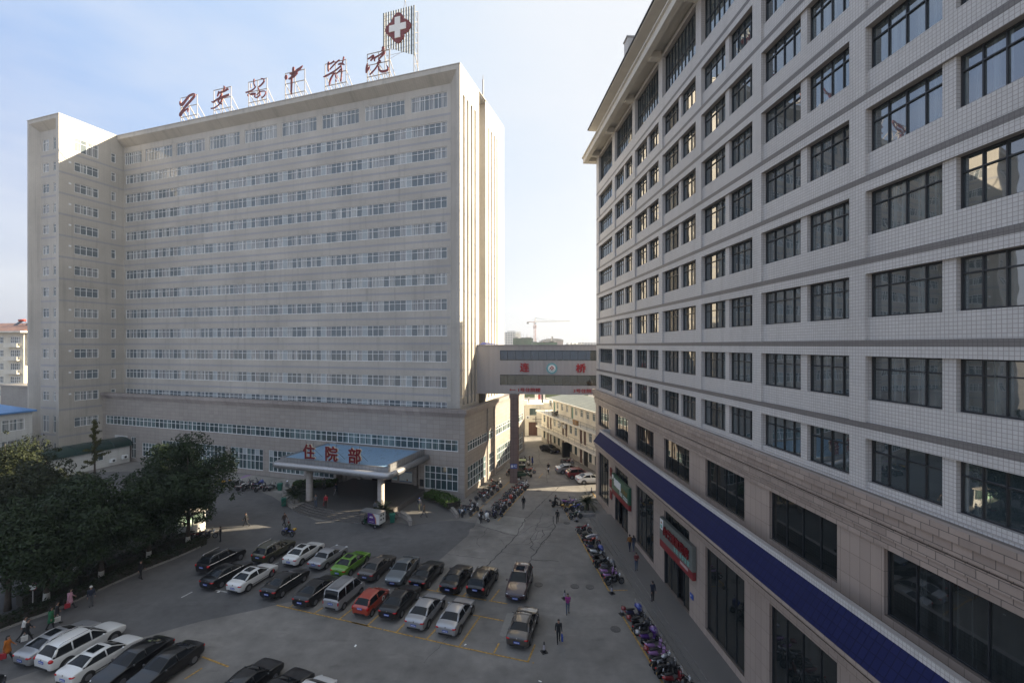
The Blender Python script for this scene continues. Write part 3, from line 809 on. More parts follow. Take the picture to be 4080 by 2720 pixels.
mb = MB(); mb.box(ex - .05, ex + .05, -.13, -.085, ez - .1, ez + .2); mb.box(ex - .15, ex + .15, -.128, -.086, ez, ez + .1); mb.build('emblem_cross', M['white_letters'], BR)
mb = MB(); mb.tube([(ex + .42 * math.cos(t), -.09, ez + .02 + .42 * math.sin(t)) for t in [math.pi * (1.08 + .84 * k / 10) for k in range(11)]], .045, 5); mb.build('emblem_wreath', M['teal'], BR)
# blue tarpaulin on the bridge roof by the tower
mb = MB(); mb.add([(.3, .4, 21.0), (2.6, .3, 21.02), (2.9, 2.8, 21.05), (.2, 3.0, 21.05), (.7, 1.4, 21.38), (1.6, 1.6, 21.3)],
                  [(0, 1, 5, 4), (1, 2, 5), (2, 3, 4, 5), (3, 0, 4)])
t_ = mb.build('tarpaulin', plain('blue_tarpaulin', (.03, .04, .16), .5), None, BO, BA); tag(t_, 'crumpled blue tarpaulin on the footbridge roof beside the tower', 'tarpaulin')
# bridge pillars
M['brown_granite'] = wall_mat('dark_brown_granite', (.20, .14, .125), 3.0, .85, .015, (.06, .045, .04), stain=.12)
for nm, x0, x1, y0, y1, lab in (('a', -.30, .80, 67.1, 68.2, 'dark brown granite front pillar under the footbridge'), ('b', -.25, 1.10, 70.9, 72.0, 'brown granite rear pillar under the footbridge')):
    o = empty('bridge_pillar', ((x0 + x1) / 2, y0, 0), 0, lab, 'pillar')
    hx = (x1 - x0) / 2
    mb = MB(); mb.box(-hx, hx, 0, y1 - y0, 0, 12.9); mb.build('shaft', M['brown_granite'], o)
    mb = MB(); mb.box(-hx - .12, hx + .12, -.12, y1 - y0 + .12, 12.9, 13.36); mb.build('capital', M['brown_granite'], o)
    mb = MB(); mb.box(-hx - .06, hx + .06, -.06, y1 - y0 + .06, 0, .35); mb.build('plinth', M['brown_granite'], o)
PS = empty('direction_sign', (-.22, 67.06, 2.25), 0, 'small blue sign with white characters on the front bridge pillar', 'sign')
mb = MB(); mb.box(0, .98, -.04, 0, 0, .62); mb.build('panel', plain('blue_sign', (.03, .09, .40), .4), PS)
lettering('急门', .4, M['white_letters'], PS, .46, -.05, .3, width=.46, height=.2, bold=.008)
mb = MB(); mb.box(.46, .8, -.046, -.04, .17, .21); mb.poly([(.8, -.046, .12), (.92, -.046, .19), (.8, -.046, .26)]); mb.build('arrow', M['white_letters'], PS)
mb = MB(); mb.box(.1, .36, -.046, -.04, .12, .5); mb.build('symbol', M['white_letters'], PS)
# ================================================================= GROUND
def ground_mat(name, col, var, scale, crack=False, stain=.25, rough=.85):
    m = NT(name); ob = m.obj()
    n1 = m.rng(m.noise(ob, scale, 6, .62), .3, .7, 1 - var, 1 + var)
    n2 = m.rng(m.noise(ob, .16, 5, .6), .34, .66, 1 - stain * 1.2, 1 + stain * .8)
    n3 = m.rng(m.noise(ob, 28.0, 3, .6), .3, .7, .9, 1.1)
    n4 = m.rng(m.noise(m.scale(ob, .5, 1.7, 1), .8, 7, .72), .56, .74, 1.0, .72)
    n5 = m.rng(m.noise(ob, .55, 2, .4), .62, .72, 1.0, .86)
    n6 = m.rng(m.noise(ob, 2.6, 3, .7), .70, .78, 1.0, .62)
    n7 = m.rng(m.noise(m.scale(ob, .25, .9, 1), .7, 5, .6), .60, .74, 1.0, 1.28)
    c = col
    for q in (n1, n2, n3, n4, n5, n6, n7): c = m.mix(1.0, c, q, 'MULTIPLY')
    return m.done(c, rough, bump=m.noise(ob, 20, 4), bd=.01, bs=.3)
M['concrete'] = ground_mat('worn_concrete', (.185, .174, .160), .14, .9)
M['concrete_light'] = ground_mat('pale_concrete', (.245, .235, .215), .10, 1.1)
M['asphalt'] = ground_mat('dark_asphalt', (.104, .102, .102), .12, 1.4, stain=.2)
M['paving'] = wall_mat('grey_paving', (.195, .184, .172), .6, .6, .008, (.13, .125, .12), stain=.2, var=.06, streak=False)
M['paving_dark'] = wall_mat('entrance_paving', (.165, .15, .142), .6, .6, .008, (.09, .085, .08), stain=.2, var=.06, streak=False)
M['soil'] = ground_mat('dark_soil', (.035, .030, .022), .3, 3)
M['kerb'] = plain('kerb_stone', (.23, .215, .20), .8, var=.2, scale=2)
M['yellow'] = plain('worn_yellow_paint', (.36, .22, .06), .8, var=.5, scale=5)
M['white_line'] = plain('worn_white_paint', (.36, .36, .35), .7, var=.35, scale=3)
M['crack'] = plain('tar_filled_crack', (.055, .052, .05), .9, var=.3, scale=3)
def sheet(name, pts, mat, z, kind='structure'):
    mb = MB(); mb.poly([(p[0], p[1], z) for p in pts]); o = mb.build(name, mat); tag(o, kind=kind); return o
sheet('ground', [(-3500, -500), (3500, -500), (3500, 4500), (-3500, 4500)], M['concrete'], 0)
px = lambda L_: [G(u, v) for u, v in L_]
# dark asphalt of the drive in front of the entrance
sheet('road', [fromL(-75, -30), fromL(-75, -14)] + [fromL(-45, -3.2), fromL(-24, -9.5), fromL(-18, -12.4), fromL(-12, -14.6), fromL(-4.2, -13.0)] +
      px([(1814, 2072), (1897, 2083), (1888, 2100), (1872, 2106), (1868, 2128), (1745, 2235), (1560, 2330), (1400, 2360), (1160, 2396), (1102, 2407), (1020, 2428), (800, 2474), (563, 2539), (300, 2620), (0, 2720)]) + [Vector((-48, 22, 0))], M['asphalt'], .004)
sheet('pavement', px([(1898, 2079), (1905, 2062), (1985, 2051), (2097, 2063), (2086, 2100), (2060, 2129), (1935, 2102)]), M['concrete_light'], .008)
sheet('pavement', [fromL(-46, -3.0), fromL(-24, -8.2), fromL(-22.5, -2.6), fromL(-46, -2.6)], M['concrete_light'], .008)
# repaired patch near the parked brown car and light strip between the rows
sheet('pavement', px([(2020, 2440), (2045, 2440), (2040, 2520), (2005, 2535), (1990, 2528)]), M['concrete_light'], .008)
sheet('pavement', px([(2235, 2060), (2350, 2060), (2600, 2720), (2200, 2720), (2190, 2500), (2250, 2300)]), M['concrete_light'], .006) if False else None
# cracks and joints
ck = MB()
rc = random.Random(7)
def crack(L_, w0=.05, jit=.12):
    P = [G(u, v) for u, v in L_]; Q = []
    for a, b in zip(P[:-1], P[1:]):
        n = max(2, int((b - a).length / .5))
        for i in range(n):
            q = a.lerp(b, i / n); d = (b - a).normalized(); s_ = Vector((-d.y, d.x, 0)) * rc.uniform(-jit, jit) * (1 if 0 < i else 0); Q.append(q + s_)
    Q.append(P[-1])
    for i in range(len(Q) - 1):
        d = (Q[i + 1] - Q[i]).normalized(); s_ = Vector((-d.y, d.x, 0)); wa = w0 * rc.uniform(.5, 1.2); wb = w0 * rc.uniform(.5, 1.2)
        ck.quad(*[(p.x, p.y, .012) for p in (Q[i] - s_ * wa / 2, Q[i + 1] - s_ * wb / 2, Q[i + 1] + s_ * wb / 2, Q[i] + s_ * wa / 2)])
W_ = lambda x, y: (1750 + x / 3.36, 1880 + y / 3.36)
crack([W_(630, 1260), W_(900, 980), W_(1020, 860), W_(1165, 610), W_(1215, 570), W_(1380, 400), W_(1640, 170)], .11)
crack([W_(1170, 1235), W_(1330, 1020), W_(1550, 745), W_(1530, 590), W_(1440, 570)], .12)
crack([W_(460, 710), W_(640, 745), W_(860, 815), W_(1020, 850)], .10)
crack([W_(100, 1090), W_(350, 1130), W_(620, 1160)], .05); crack([W_(820, 1065), W_(1200, 1140)], .04)
crack([W_(330, 875), W_(600, 855), W_(840, 870), W_(1000, 880)], .04); crack([W_(640, 750), W_(590, 850), W_(520, 880), W_(505, 960), W_(540, 1000)], .05)
crack([W_(1380, 550), W_(1350, 640), W_(1310, 730), W_(1290, 770), W_(1330, 790), W_(1290, 900), W_(1200, 960)], .06)
crack([W_(1310, 730), W_(1440, 740), W_(1530, 690)], .05); crack([W_(1330, 790), W_(1450, 770), W_(1520, 740)], .05); crack([W_(1160, 880), W_(1290, 900), W_(1430, 870)], .05)
crack([W_(1220, 880), W_(1260, 960), W_(1220, 1010), W_(1275, 1055)], .08); crack([W_(1300, 930), W_(1370, 970), W_(1410, 930)], .06); crack([W_(1100, 950), W_(1140, 910), W_(1220, 890), W_(1290, 800)], .05)
crack([W_(890, 985), W_(1050, 965), W_(1180, 965), W_(1240, 1000), W_(1330, 1005)], .05); crack([W_(820, 900), W_(870, 980)], .04); crack([W_(1380, 770), W_(1410, 840), W_(1370, 880)], .08)
crack([W_(1030, 860), W_(1250, 720), W_(1540, 660)], .04); crack([W_(1240, 1170), W_(1400, 1185), W_(1600, 1195)], .10); crack([W_(850, 572), W_(1160, 610)], .05)
crack([W_(1000, 430), W_(1240, 450), W_(1320, 455)], .03); crack([W_(1940, 190), W_(2040, 350)], .05); crack([W_(1700, 40), W_(1750, 140), W_(1850, 180)], .05)
crack([(2145, 1790), (2150, 1840), (2175, 1870), (2180, 1925)], .06); crack([(2160, 1841), (2230, 1838)], .04); crack([(2125, 1868), (2145, 1850), (2155, 1842)], .05); crack([(2180, 1903), (2260, 1907), (2370, 1912)], .04)
crack([(1690, 2640), (1760, 2560), (1850, 2475)], .03)
o = ck.build('pavement_joints', M['crack']); tag(o, kind='structure')
# painted bay lines
ln = MB()
def line(a, b, w_=.12, z=.016, gap=0):
    A, B = G(*a), G(*b); d = (B - A).normalized(); s_ = Vector((-d.y, d.x, 0)) * w_ / 2; L_ = (B - A).length; t = 0
    while t < L_:
        e = min(L_, t + rc.uniform(.9, 2.6)); p, q = A + d * t, A + d * e
        ln.quad(*[(r.x, r.y, z) for r in (p - s_, q - s_, q + s_, p + s_)]); t = e + (rc.uniform(.02, .25) if rc.random() < gap else 0)
Bc = lambda x, y: (1400 + x / 1.9125, 1900 + y / 1.9125)
Ac = lambda x, y: (700 + x / 1.9125, 1900 + y / 1.9125)
line(Ac(770, 975), Ac(1465, 1132), gap=.5); line(Bc(0, 1105), Bc(815, 1292), gap=.3); line(Bc(815, 1292), Bc(1390, 1415), gap=.8)
for a, b in [((820, 1292), (980, 1062)), ((575, 1232), (650, 1150)), ((345, 1180), (412, 1108)), ((122, 1130), (210, 1050))]: line(Bc(*a), Bc(*b), gap=.2)
for a, b in [((1250, 1080), (1350, 1000)), ((1055, 1038), (1135, 985)), ((865, 995), (905, 965))]: line(Ac(*a), Ac(*b), gap=.2)
line(Bc(930, 1050), Bc(1160, 1095), gap=.3); line(Bc(570, 855), Bc(880, 912), gap=.3); line(Bc(880, 912), Bc(1190, 965), gap=.5); line(Bc(850, 905), Bc(875, 880)); line(Bc(1062, 942), Bc(1130, 855), gap=.5); line(Bc(650, 868), Bc(672, 838))
line(Bc(1085, 1340), Bc(1125, 1265), gap=.6); line(Bc(1345, 1405), Bc(1400, 1275), gap=.8)
line((735, 2705), (806, 2660), gap=.2); line((806, 2615), (910, 2655), gap=.6)
line((2301, 2125), (2424, 2350), .13, gap=.3); line((2482, 2455), (2655, 2745), .13, gap=.2); line((2424, 2352), (2500, 2350), .1, gap=.6)
line((1872, 2062), (2030, 1918), .12, gap=.2); line((1983, 2075), (2090, 1955), .12, gap=.2); line((2240, 2010), (2270, 2070), .12); line((2146, 1904), (2163, 1885), .12); line((2355, 1955), (2378, 1985), .12)
o = ln.build('road_markings', M['yellow']); tag(o, kind='structure')
wl = ln.__class__(); ln = wl
line((722, 2380), (766, 2357), .14); line((860, 2350), (905, 2358), .12); line((1085, 2250), (1110, 2240), .12)
o = ln.build('road_markings', M['white_line']); tag(o, kind='structure')
# manhole covers
mh = MB(); mh.lathe([(.38, 0), (.38, .012), (.33, .012), (.33, .018), (0.02, .018)], n=24); mhm = mh.mesh('manhole_cover', plain('cast_iron', (.09, .085, .08), .7, var=.3))
for i, (u, v, lab) in enumerate([(2146, 2328, 'round manhole cover nearest the parked maroon car'), (2290, 2335, 'round manhole cover left of its twin beside the motorbike row'), (2350, 2337, 'round manhole cover right of its twin beside the motorbike row'), (2452, 2505, 'large round manhole cover before the near motorbikes'), (2147, 1954, 'round manhole cover on the sunlit strip of road'), (2258, 2082, 'round manhole cover beside the traffic cone and green motorbike'), (1928, 2007, 'round manhole cover between the two motorbike lines')]):
    o = put('manhole_cover', mhm, None, G(u, v, .006)); tag(o, lab, 'manhole cover', 'manhole covers in the road')

# raised walkway and its steps
for k, (o0, z) in enumerate(((2.0, .45), (2.38, .30), (2.76, .15))):
    mb = MB(); a, b = fromR(6.9 + .12 * k, -.06), fromR(63, -.06); c, d = fromR(63, -o0), fromR(6.9 + .12 * k, -o0)
    e = 0.0 if k == 0 else None
    i0 = -.06 if k == 0 else -(o0 - .38)
    pts = [fromR(6.9 + .12 * k, i0), fromR(63, i0), fromR(63, -o0), fromR(6.9 + .12 * k, -o0)]
    mb.prism([(p.x, p.y) for p in pts], -.02, z - .03); mb.mi = 1
    pts = [fromR(6.88 + .12 * k, i0), fromR(63, i0), fromR(63, -o0 - .03), fromR(6.88 + .12 * k, -o0 - .03)]
    mb.prism([(p.x, p.y) for p in pts], z - .03, z)
    o = mb.build('walkway', [M['kerb'], M['paving']]); tag(o, kind='structure')

# ================================================================= ENTRANCE
EN = empty('entrance_steps', fromL(-10.6, -7), -LA, 'curved grey entrance steps and platform below the canopy', 'steps')
def toE(x, y): return (x + 10.6, y + 7)
def arc(r, x0, x1, n=24):
    # bulging front edge from x0 to x1 reaching -r in y
    out = []
    for i in range(n + 1):
        t = -1 + 2 * i / n; out.append((x0 + (x1 - x0) * i / n, -r + (t * t) * 1.45))
    return out
for k in range(5):
    r = 12.75 + .34 * k; z = .7 - .14 * k
    pts = [toE(*p) for p in [(-17.4 - .05 * k, EY + .0 if k == 0 else -9.5)] + arc(r, -17.4 - .05 * k, -4.3 + .05 * k) + [(-4.3 + .05 * k, EY if k == 0 else -9.5)]]
    mb = MB(); mb.prism(pts, -.02, z - .002 * k); mb.build('step' if k else 'platform', M['paving_dark'], EN)
# side ramps
RA_ = tag(sheet('ramp', [fromL(*p) for p in [(-17.4, -2.32), (-17.4, -11.2), (-22.6, -8.9), (-23.5, -2.32)]], M['paving_dark'], .35), kind='structure')
tag(sheet('ramp', [fromL(*p) for p in [(-4.3, -2.32), (-4.3, -11.6), (-.6, -12.4), (3.3, -8.9), (1.7, -7.0), (-3.9, -2.6)]], M['paving'], .02), kind='structure')
def curb(name, pts, z0, z1, w_, lab, cat, mat=None):
    o = empty(name, fromL(*pts[0]), 0, lab, cat)
    mb = MB(); base = fromL(*pts[0])
    P = [fromL(*p) - base for p in pts]
    for a, b in zip(P[:-1], P[1:]):
        d = (b - a).normalized(); s_ = Vector((-d.y, d.x, 0)) * w_ / 2
        mb.prism([(q.x, q.y) for q in (a - s_, b - s_, b + s_, a + s_)], z0, z1)
    mb.build('wall', mat or M['granite'], o)
    mb = MB()
    for a, b in zip(P[:-1], P[1:]):
        d = (b - a).normalized(); s_ = Vector((-d.y, d.x, 0)) * (w_ / 2 + .04)
        mb.prism([(q.x, q.y) for q in (a - s_, b - s_, b + s_, a + s_)], z1, z1 + .09)
    mb.build('coping', M['kerb'], o)
    return o
curb('ramp_wall', [(-17.5, -11.6), (-20.0, -10.6), (-22.6, -9.0)], -.05, .8, .25, 'low granite wall sloping beside the left entrance ramp', 'low wall')
curb('ramp_wall', [(-22.6, -8.6), (-22.3, -5.5), (-18.8, -3.4)], -.05, .75, .25, 'low granite wall behind the palm under the long hedge', 'low wall')
curb('ramp_wall', [(3.7, -8.8), (2.4, -7.2), (.2, -5.2), (-3.6, -3.2)], -.05, .42, .3, 'curved low kerb wall of the hedge bed right of the entrance', 'low wall')
curb('ramp_wall', [(-.55, -12.5), (-1.5, -11.3), (-3.3, -10.2)], -.05, .5, .35, 'short kerb wall ending right of the entrance steps', 'low wall')
curb('planter', [(-19.7, -11.3), (-17.5, -12.4), (-16.5, -11.2)], -.05, .55, .3, 'angled stone planter around the palm left of the steps', 'planter')
curb('planter', [(-5.3, -12.9), (-4.4, -11.4), (-3.2, -10.4)], -.05, .5, .3, 'stone planter behind the cargo tricycle right of the steps', 'planter')
# canopy
CN = empty('entrance_canopy', fromL(-12.5, -7), -LA, 'blue roofed entrance canopy with rounded grey metal edge on two columns', 'canopy')
cX = lambda x, y, z=0: (x + 12.5, y + 7, z)
M['metal_edge'] = wall_mat('grey_metal_edge', (.42, .42, .43), .55, 9, .02, (.24, .23, .22), stain=.15, rough=.35)
M['metal_edge'].node_tree.nodes['Principled BSDF'].inputs['Metallic'].default_value = .6
m = NT('blue_ribbed_roof'); vec, ob = m.wallvec()
wv = m.n('ShaderNodeTexWave'); wv.bands_direction = 'X'; wv.inputs['Scale'].default_value = 1.5; m.l(ob, wv.inputs['Vector'])
c = m.mix(m.rng(m.noise(m.scale(ob, 3, .6, 1), 1.6, 6, .7), .56, .66), (.22, .36, .52), (.10, .13, .17))
c = m.mix(1.0, c, m.rng(wv.outputs['Fac'], 0, 1, .82, 1.08), 'MULTIPLY')
M['blue_roof'] = m.done(c, .35, bump=wv.outputs['Fac'], bd=.06, bs=.8)
mb = MB(); mb.smooth = True
mb.tube([cX(-21.2, -2.5, 5.25), cX(-21.2, -11.4, 5.25), cX(-21.0, -11.75, 5.25), cX(-20.7, -11.85, 5.25), cX(-4.5, -11.85, 5.25), cX(-4.1, -11.75, 5.25), cX(-3.9, -11.4, 5.25), cX(-3.9, -2.5, 5.25)], .43, 14)
mb.build('edge_tube', M['metal_edge'], CN)
mb = MB(); mb.add([cX(-20.6, -11.0, 5.95), cX(-4.6, -11.0, 5.95), cX(-4.6, -2.35, 6.02), cX(-20.6, -2.35, 6.02)], [(0, 1, 2, 3)])
mb.build('roof_sheet', M['blue_roof'], CN)
mb = MB(); a = cX(-20.85, -11.25); b = cX(-4.35, -2.35)
mb.box(a[0], b[0], a[1], a[1] + .25, 5.5, 6.08); mb.box(a[0], a[0] + .25, a[1] + .25, b[1], 5.5, 6.12); mb.box(b[0] - .25, b[0], a[1] + .25, b[1], 5.5, 6.35)
mb.build('fascia', M['metal_edge'], CN)
mb = MB(); mb.box(a[0] - .2, b[0] + .2, a[1] - .35, b[1], 4.95, 5.05); mb.build('soffit', M['frame_white'], CN)
for x in (-16.4, -5.6):
    mb = MB(); mb.smooth = True; mb.lathe([(.48, .72), (.48, .95), (.42, 1.0), (.42, 4.96)], cX(x, -10.9), n=20); mb.build('column', M['granite'], CN)
M['letter_side'] = plain('letter_return', (.62, .55, .42), .5)
for i, (ch, x0) in enumerate((('住', -17.45), ('院', -13.9), ('部', -10.4))):
    o = empty('canopy_letter', fromL(x0, -10.75, 5.95), -LA, ['red character on the canopy roof, leftmost of three', 'red character on the canopy roof, middle of three', 'red character on the canopy roof, rightmost of three'][i], 'letter', 'red characters standing on the canopy roof')
    lettering(ch, 2.1, M['sign_red'], o, 0, -.14, .12, width=1.88, height=1.95, bold=.035, depth=.03, name='character')
    lettering(ch, 2.1, M['letter_side'], o, .03, -.02, .12, width=1.88, height=1.95, bold=.04, depth=.075, name='letter_side')
    mb = MB()
    for q in (.4, 1.5):
        mb.tube([(q, .08, 0), (q, .08, 2.3)], .03, 5); mb.tube([(q, .08, 1.5), (q + .2, 1.5, .06)], .022, 5)
    mb.build('letter_frame', plain('letter_steel', (.12, .12, .12), .5), o)
# notice boards: things hung on the entrance wall
M['paper'] = plain('pale_poster', (.65, .70, .68), .6); M['poster_red'] = plain('red_poster', (.65, .05, .03), .6); M['poster_blue'] = plain('blue_poster', (.07, .16, .32), .6); M['poster_pink'] = plain('pink_poster', (.45, .28, .34), .6); M['poster_cyan'] = plain('pale_blue_poster', (.22, .36, .40), .6); M['green_plastic'] = plain('green_bin_plastic', (.02, .14, .10), .5)
def board(lab, x0, x1, z0, z1, bits, y=EY - .06):
    o = empty('notice_board', fromL(x0, y, z0), -LA, lab, 'notice board')
    mb = MB(); mb.box(0, x1 - x0, -.05, 0, 0, z1 - z0); mb.build('panel', M['paper'], o)
    for (a, b, c_, d, mt) in bits:
        mb = MB(); mb.box(a, b, -.062, -.05, c_, d); mb.build('poster', M[mt], o)
    return o
board('notice board of bright red and pink posters left of the entrance door', -18.4, -16.5, 1.15, 2.95, [(0, .95, .9, 1.75, 'poster_red'), (.95, 1.85, 1.05, 1.75, 'poster_pink'), (1.05, 1.6, .05, .98, 'poster_red'), (.05, .7, .2, .8, 'poster_cyan'), (1.62, 1.88, .1, .95, 'paper')])
b_ = board('pale green information board next to the dark entrance door', -15.7, -14.1, .95, 2.9, [(.02, 1.58, 1.15, 1.5, 'poster_blue'), (.1, .4, .15, .4, 'poster_cyan'), (.8, 1.5, .12, .35, 'poster_cyan'), (.6, .9, .6, .8, 'green_plastic')])
board('white notice board with blue header right of the entrance', -9.2, -7.1, 1.0, 2.5, [(.02, 2.08, 1.36, 1.48, 'poster_blue'), (.1, .3, .95, 1.2, 'gold'), (1.2, 1.4, .15, .4, 'gold'), (.02, 2.08, .02, .12, 'poster_blue')])
board('narrow blue notice board between door and right column', -10.45, -9.6, 1.1, 2.6, [(.02, .83, .9, 1.3, 'poster_blue'), (.02, .83, .2, .6, 'poster_cyan')])
mb = MB(); mb.box(0, .62, -.06, 0, 0, .98)
o = mb.build('wall_box', M['frame_dark'], None, fromL(-5.1, PY - .02, 1.1), -LA); tag(o, 'black metal box on the granite wall right of the entrance', 'meter box')

# ================================================================= ROOF SIGNS
M['steel'] = plain('pale_steel', (.36, .34, .33), .5, var=.1)
def brush(mb, pts, depth=.12):
    """one brush stroke: list of (x, z, half width) in the character's unit square"""
    P = [(Vector((p[0], 0, p[1])), p[2]) for p in pts]
    # Catmull-Rom refine
    Q = []
    for i in range(len(P) - 1):
        p0, p1, p2, p3 = P[max(i - 1, 0)], P[i], P[i + 1], P[min(i + 2, len(P) - 1)]
        for k in range(5):
            t = k / 5
            f = lambda a, b, c, d: .5 * ((2 * b) + (-a + c) * t + (2 * a - 5 * b + 4 * c - d) * t * t + (-a + 3 * b - 3 * c + d) * t ** 3)
            Q.append((f(p0[0], p1[0], p2[0], p3[0]), max(.008, f(p0[1], p1[1], p2[1], p3[1]))))
    Q.append(P[-1])
    n = len(Q); vs = []
    for i, (p, w_) in enumerate(Q):
        d = Q[min(i + 1, n - 1)][0] - Q[max(i - 1, 0)][0]
        if d.length < 1e-6: d = Vector((1, 0, 0))
        d.normalize(); s_ = Vector((-d.z, 0, d.x)) * w_
        for y in (-depth / 2, depth / 2): vs += [(p.x - s_.x, y, p.z - s_.z), (p.x + s_.x, y, p.z + s_.z)]
    fs = []
    for i in range(n - 1):
        a, b = 4 * i, 4 * i + 4
        fs += [(a, a + 1, b + 1, b), (a + 2, b + 2, b + 3, a + 3), (a, b, b + 2, a + 2), (a + 1, a + 3, b + 3, b + 1)]
    fs += [(0, 2, 3, 1), (4 * n - 4, 4 * n - 3, 4 * n - 1, 4 * n - 2)]
    mb.add(vs, fs)
# strokes measured on each sign: pixels of the photo's enlargement -> metres on the sign
def char_strokes(raw, x0, x1, zb, zt, Wm=4.0, Hm=4.15):
    out = []
    for st_ in raw:
        o_ = []
        for (x, y, w_) in st_:
            # undo the perspective slant of the frame's top edge: base line rises to the right
            t = (x - x0) / (x1 - x0)
            base = zb[0] + (zb[1] - zb[0]) * t; top = zt[0] + (zt[1] - zt[0]) * t
            o_.append((t * Wm, (base - y) / (base - top) * Hm, w_ * Hm / (zb[0] - zt[0])))
        out.append(o_)
    return out
chars = [
 ('first', (95, 405), (1430, 1370), (945, 875), [[(100, 1030, 8), (105, 1085, 24), (140, 1100, 36), (200, 1030, 28), (270, 930, 24), (340, 885, 16)], [(340, 880, 10), (378, 890, 20), (370, 940, 26), (300, 1030, 26), (215, 1130, 24), (150, 1230, 22), (110, 1300, 34), (110, 1335, 22), (150, 1270, 18), (210, 1215, 16), (255, 1185, 14), (250, 1215, 12), (248, 1265, 8)]]),
 ('second', (760, 1095), (1285, 1215), (795, 720), [[(975, 725, 8), (990, 760, 20), (975, 830, 22)], [(880, 830, 8), (895, 865, 18), (1000, 830, 16), (1050, 790, 22), (1060, 815, 12)], [(880, 840, 10), (870, 890, 18), (850, 945, 10)], [(935, 820, 12), (930, 900, 16), (900, 970, 20), (870, 1040, 16), (900, 1075, 20), (945, 1105, 12)], [(740, 1045, 10), (770, 1058, 16), (860, 995, 18), (960, 955, 22), (1060, 915, 22), (1090, 905, 12)], [(940, 990, 18), (920, 1060, 14), (860, 1130, 10), (790, 1180, 12), (725, 1190, 12)]]),
 ('third', (1460, 1812), (1140, 1050), (625, 545), [[(1590, 580, 14), (1585, 620, 14), (1585, 680, 12), (1600, 725, 14), (1620, 740, 10)], [(1530, 680, 8), (1532, 765, 10)], [(1620, 740, 8), (1570, 800, 12), (1500, 840, 14), (1425, 865, 14)], [(1720, 575, 8), (1770, 590, 14), (1775, 640, 16), (1720, 710, 14), (1670, 760, 12), (1690, 830, 12), (1700, 900, 12), (1650, 965, 12), (1600, 955, 12), (1610, 890, 12), (1560, 880, 10), (1500, 900, 8)], [(1465, 900, 8), (1470, 940, 14)], [(1640, 920, 8), (1700, 850, 10), (1780, 835, 10), (1810, 855, 10), (1790, 920, 10), (1730, 980, 10)], [(1480, 880, 8), (1540, 910, 14), (1620, 880, 12)]]),
 ('fourth', (200, 662), (1515, 1430), (875, 770), [[(420, 735, 22), (420, 800, 38), (420, 900, 36), (385, 1000, 34), (375, 1150, 26), (370, 1300, 22), (368, 1420, 18), (370, 1440, 10)], [(255, 935, 20), (245, 990, 46), (250, 1050, 28)], [(330, 910, 16), (420, 900, 34), (520, 820, 36), (590, 760, 24), (635, 705, 8)], [(305, 1045, 14), (370, 1010, 30), (450, 950, 34), (515, 880, 20)]]),
 ('fifth', (1200, 1700), (1310, 1215), (650, 550), [[(1310, 620, 28), (1300, 720, 26), (1300, 840, 22), (1310, 865, 12)], [(1310, 680, 16), (1380, 655, 16), (1440, 600, 14)], [(1330, 820, 12), (1420, 720, 14), (1520, 620, 14), (1570, 580, 10)], [(1670, 510, 20), (1655, 590, 16), (1640, 660, 16), (1680, 715, 18)], [(1535, 700, 14), (1600, 680, 24), (1650, 700, 20)], [(1180, 1000, 10), (1260, 970, 22), (1350, 920, 18), (1480, 840, 16), (1600, 740, 16)], [(1450, 900, 14), (1380, 1010, 22), (1340, 1110, 24), (1320, 1215, 10)], [(1460, 920, 12), (1480, 1000, 16), (1505, 1060, 8)], [(1490, 940, 8), (1560, 870, 16), (1620, 820, 16), (1615, 950, 18), (1605, 1080, 18), (1580, 1135, 10)], [(1480, 1085, 14), (1490, 1130, 12)], [(1600, 720, 18), (1615, 800, 16)]]),
 ('sixth', (275, 670), (1495, 1415), (1000, 925), [[(300, 1110, 10), (350, 1080, 14), (395, 1050, 18), (400, 1080, 14), (360, 1130, 14), (345, 1140, 10)], [(295, 1190, 10), (285, 1240, 22), (275, 1310, 20), (268, 1365, 8)], [(270, 1360, 8), (310, 1290, 12), (335, 1245, 8)], [(555, 905, 24), (575, 930, 22), (540, 975, 10)], [(420, 1155, 10), (425, 1095, 16), (500, 1050, 12), (590, 990, 18), (570, 1040, 16), (520, 1090, 14), (495, 1130, 14), (530, 1160, 12)], [(460, 1195, 8), (500, 1165, 16), (530, 1160, 12)], [(500, 1180, 14), (440, 1280, 12), (380, 1350, 12), (330, 1400, 10)], [(490, 1250, 12), (505, 1320, 18), (560, 1345, 20), (640, 1325, 18), (655, 1290, 16), (632, 1230, 6)]]),
]
xs_ = [-56.0, -47.95, -39.95, -32.05, -24.0, -16.05]
frm = MB()
for a in (0, 2.0, 4.0):
    frm.tube([(a, .35, -.4), (a, .35, 4.15)], .07, 5); frm.tube([(a, .35, 2.6), (a, 2.7, -.3)], .06, 5); frm.tube([(a, .35, .9), (a, 1.5, -.3)], .05, 5)
for z in (.55, 2.35, 4.1): frm.tube([(0, .35, z), (4, .35, z)], .07, 5)
for a in (0, 2.0): frm.tube([(a, .35, 2.35), (a + 1.9, .35, -.3)], .05, 5)
frm_me = frm.mesh('sign_frame', M['steel'])
for (nm, xr, zb, zt, raw), x in zip(chars, xs_):
    o = empty('roof_sign_character', fromL(x, .5, 61.9), -LA, 'dark red brushed character on a steel frame, %s of six on the roof' % nm, 'rooftop sign', 'red characters along the hospital roof')
    put('sign_frame', frm_me, o)
    mb = MB()
    for st_ in char_strokes(raw, xr[0], xr[1], zb, zt): brush(mb, st_)
    mb.build('character', M['sign_red'], o, (0, .12, 0))
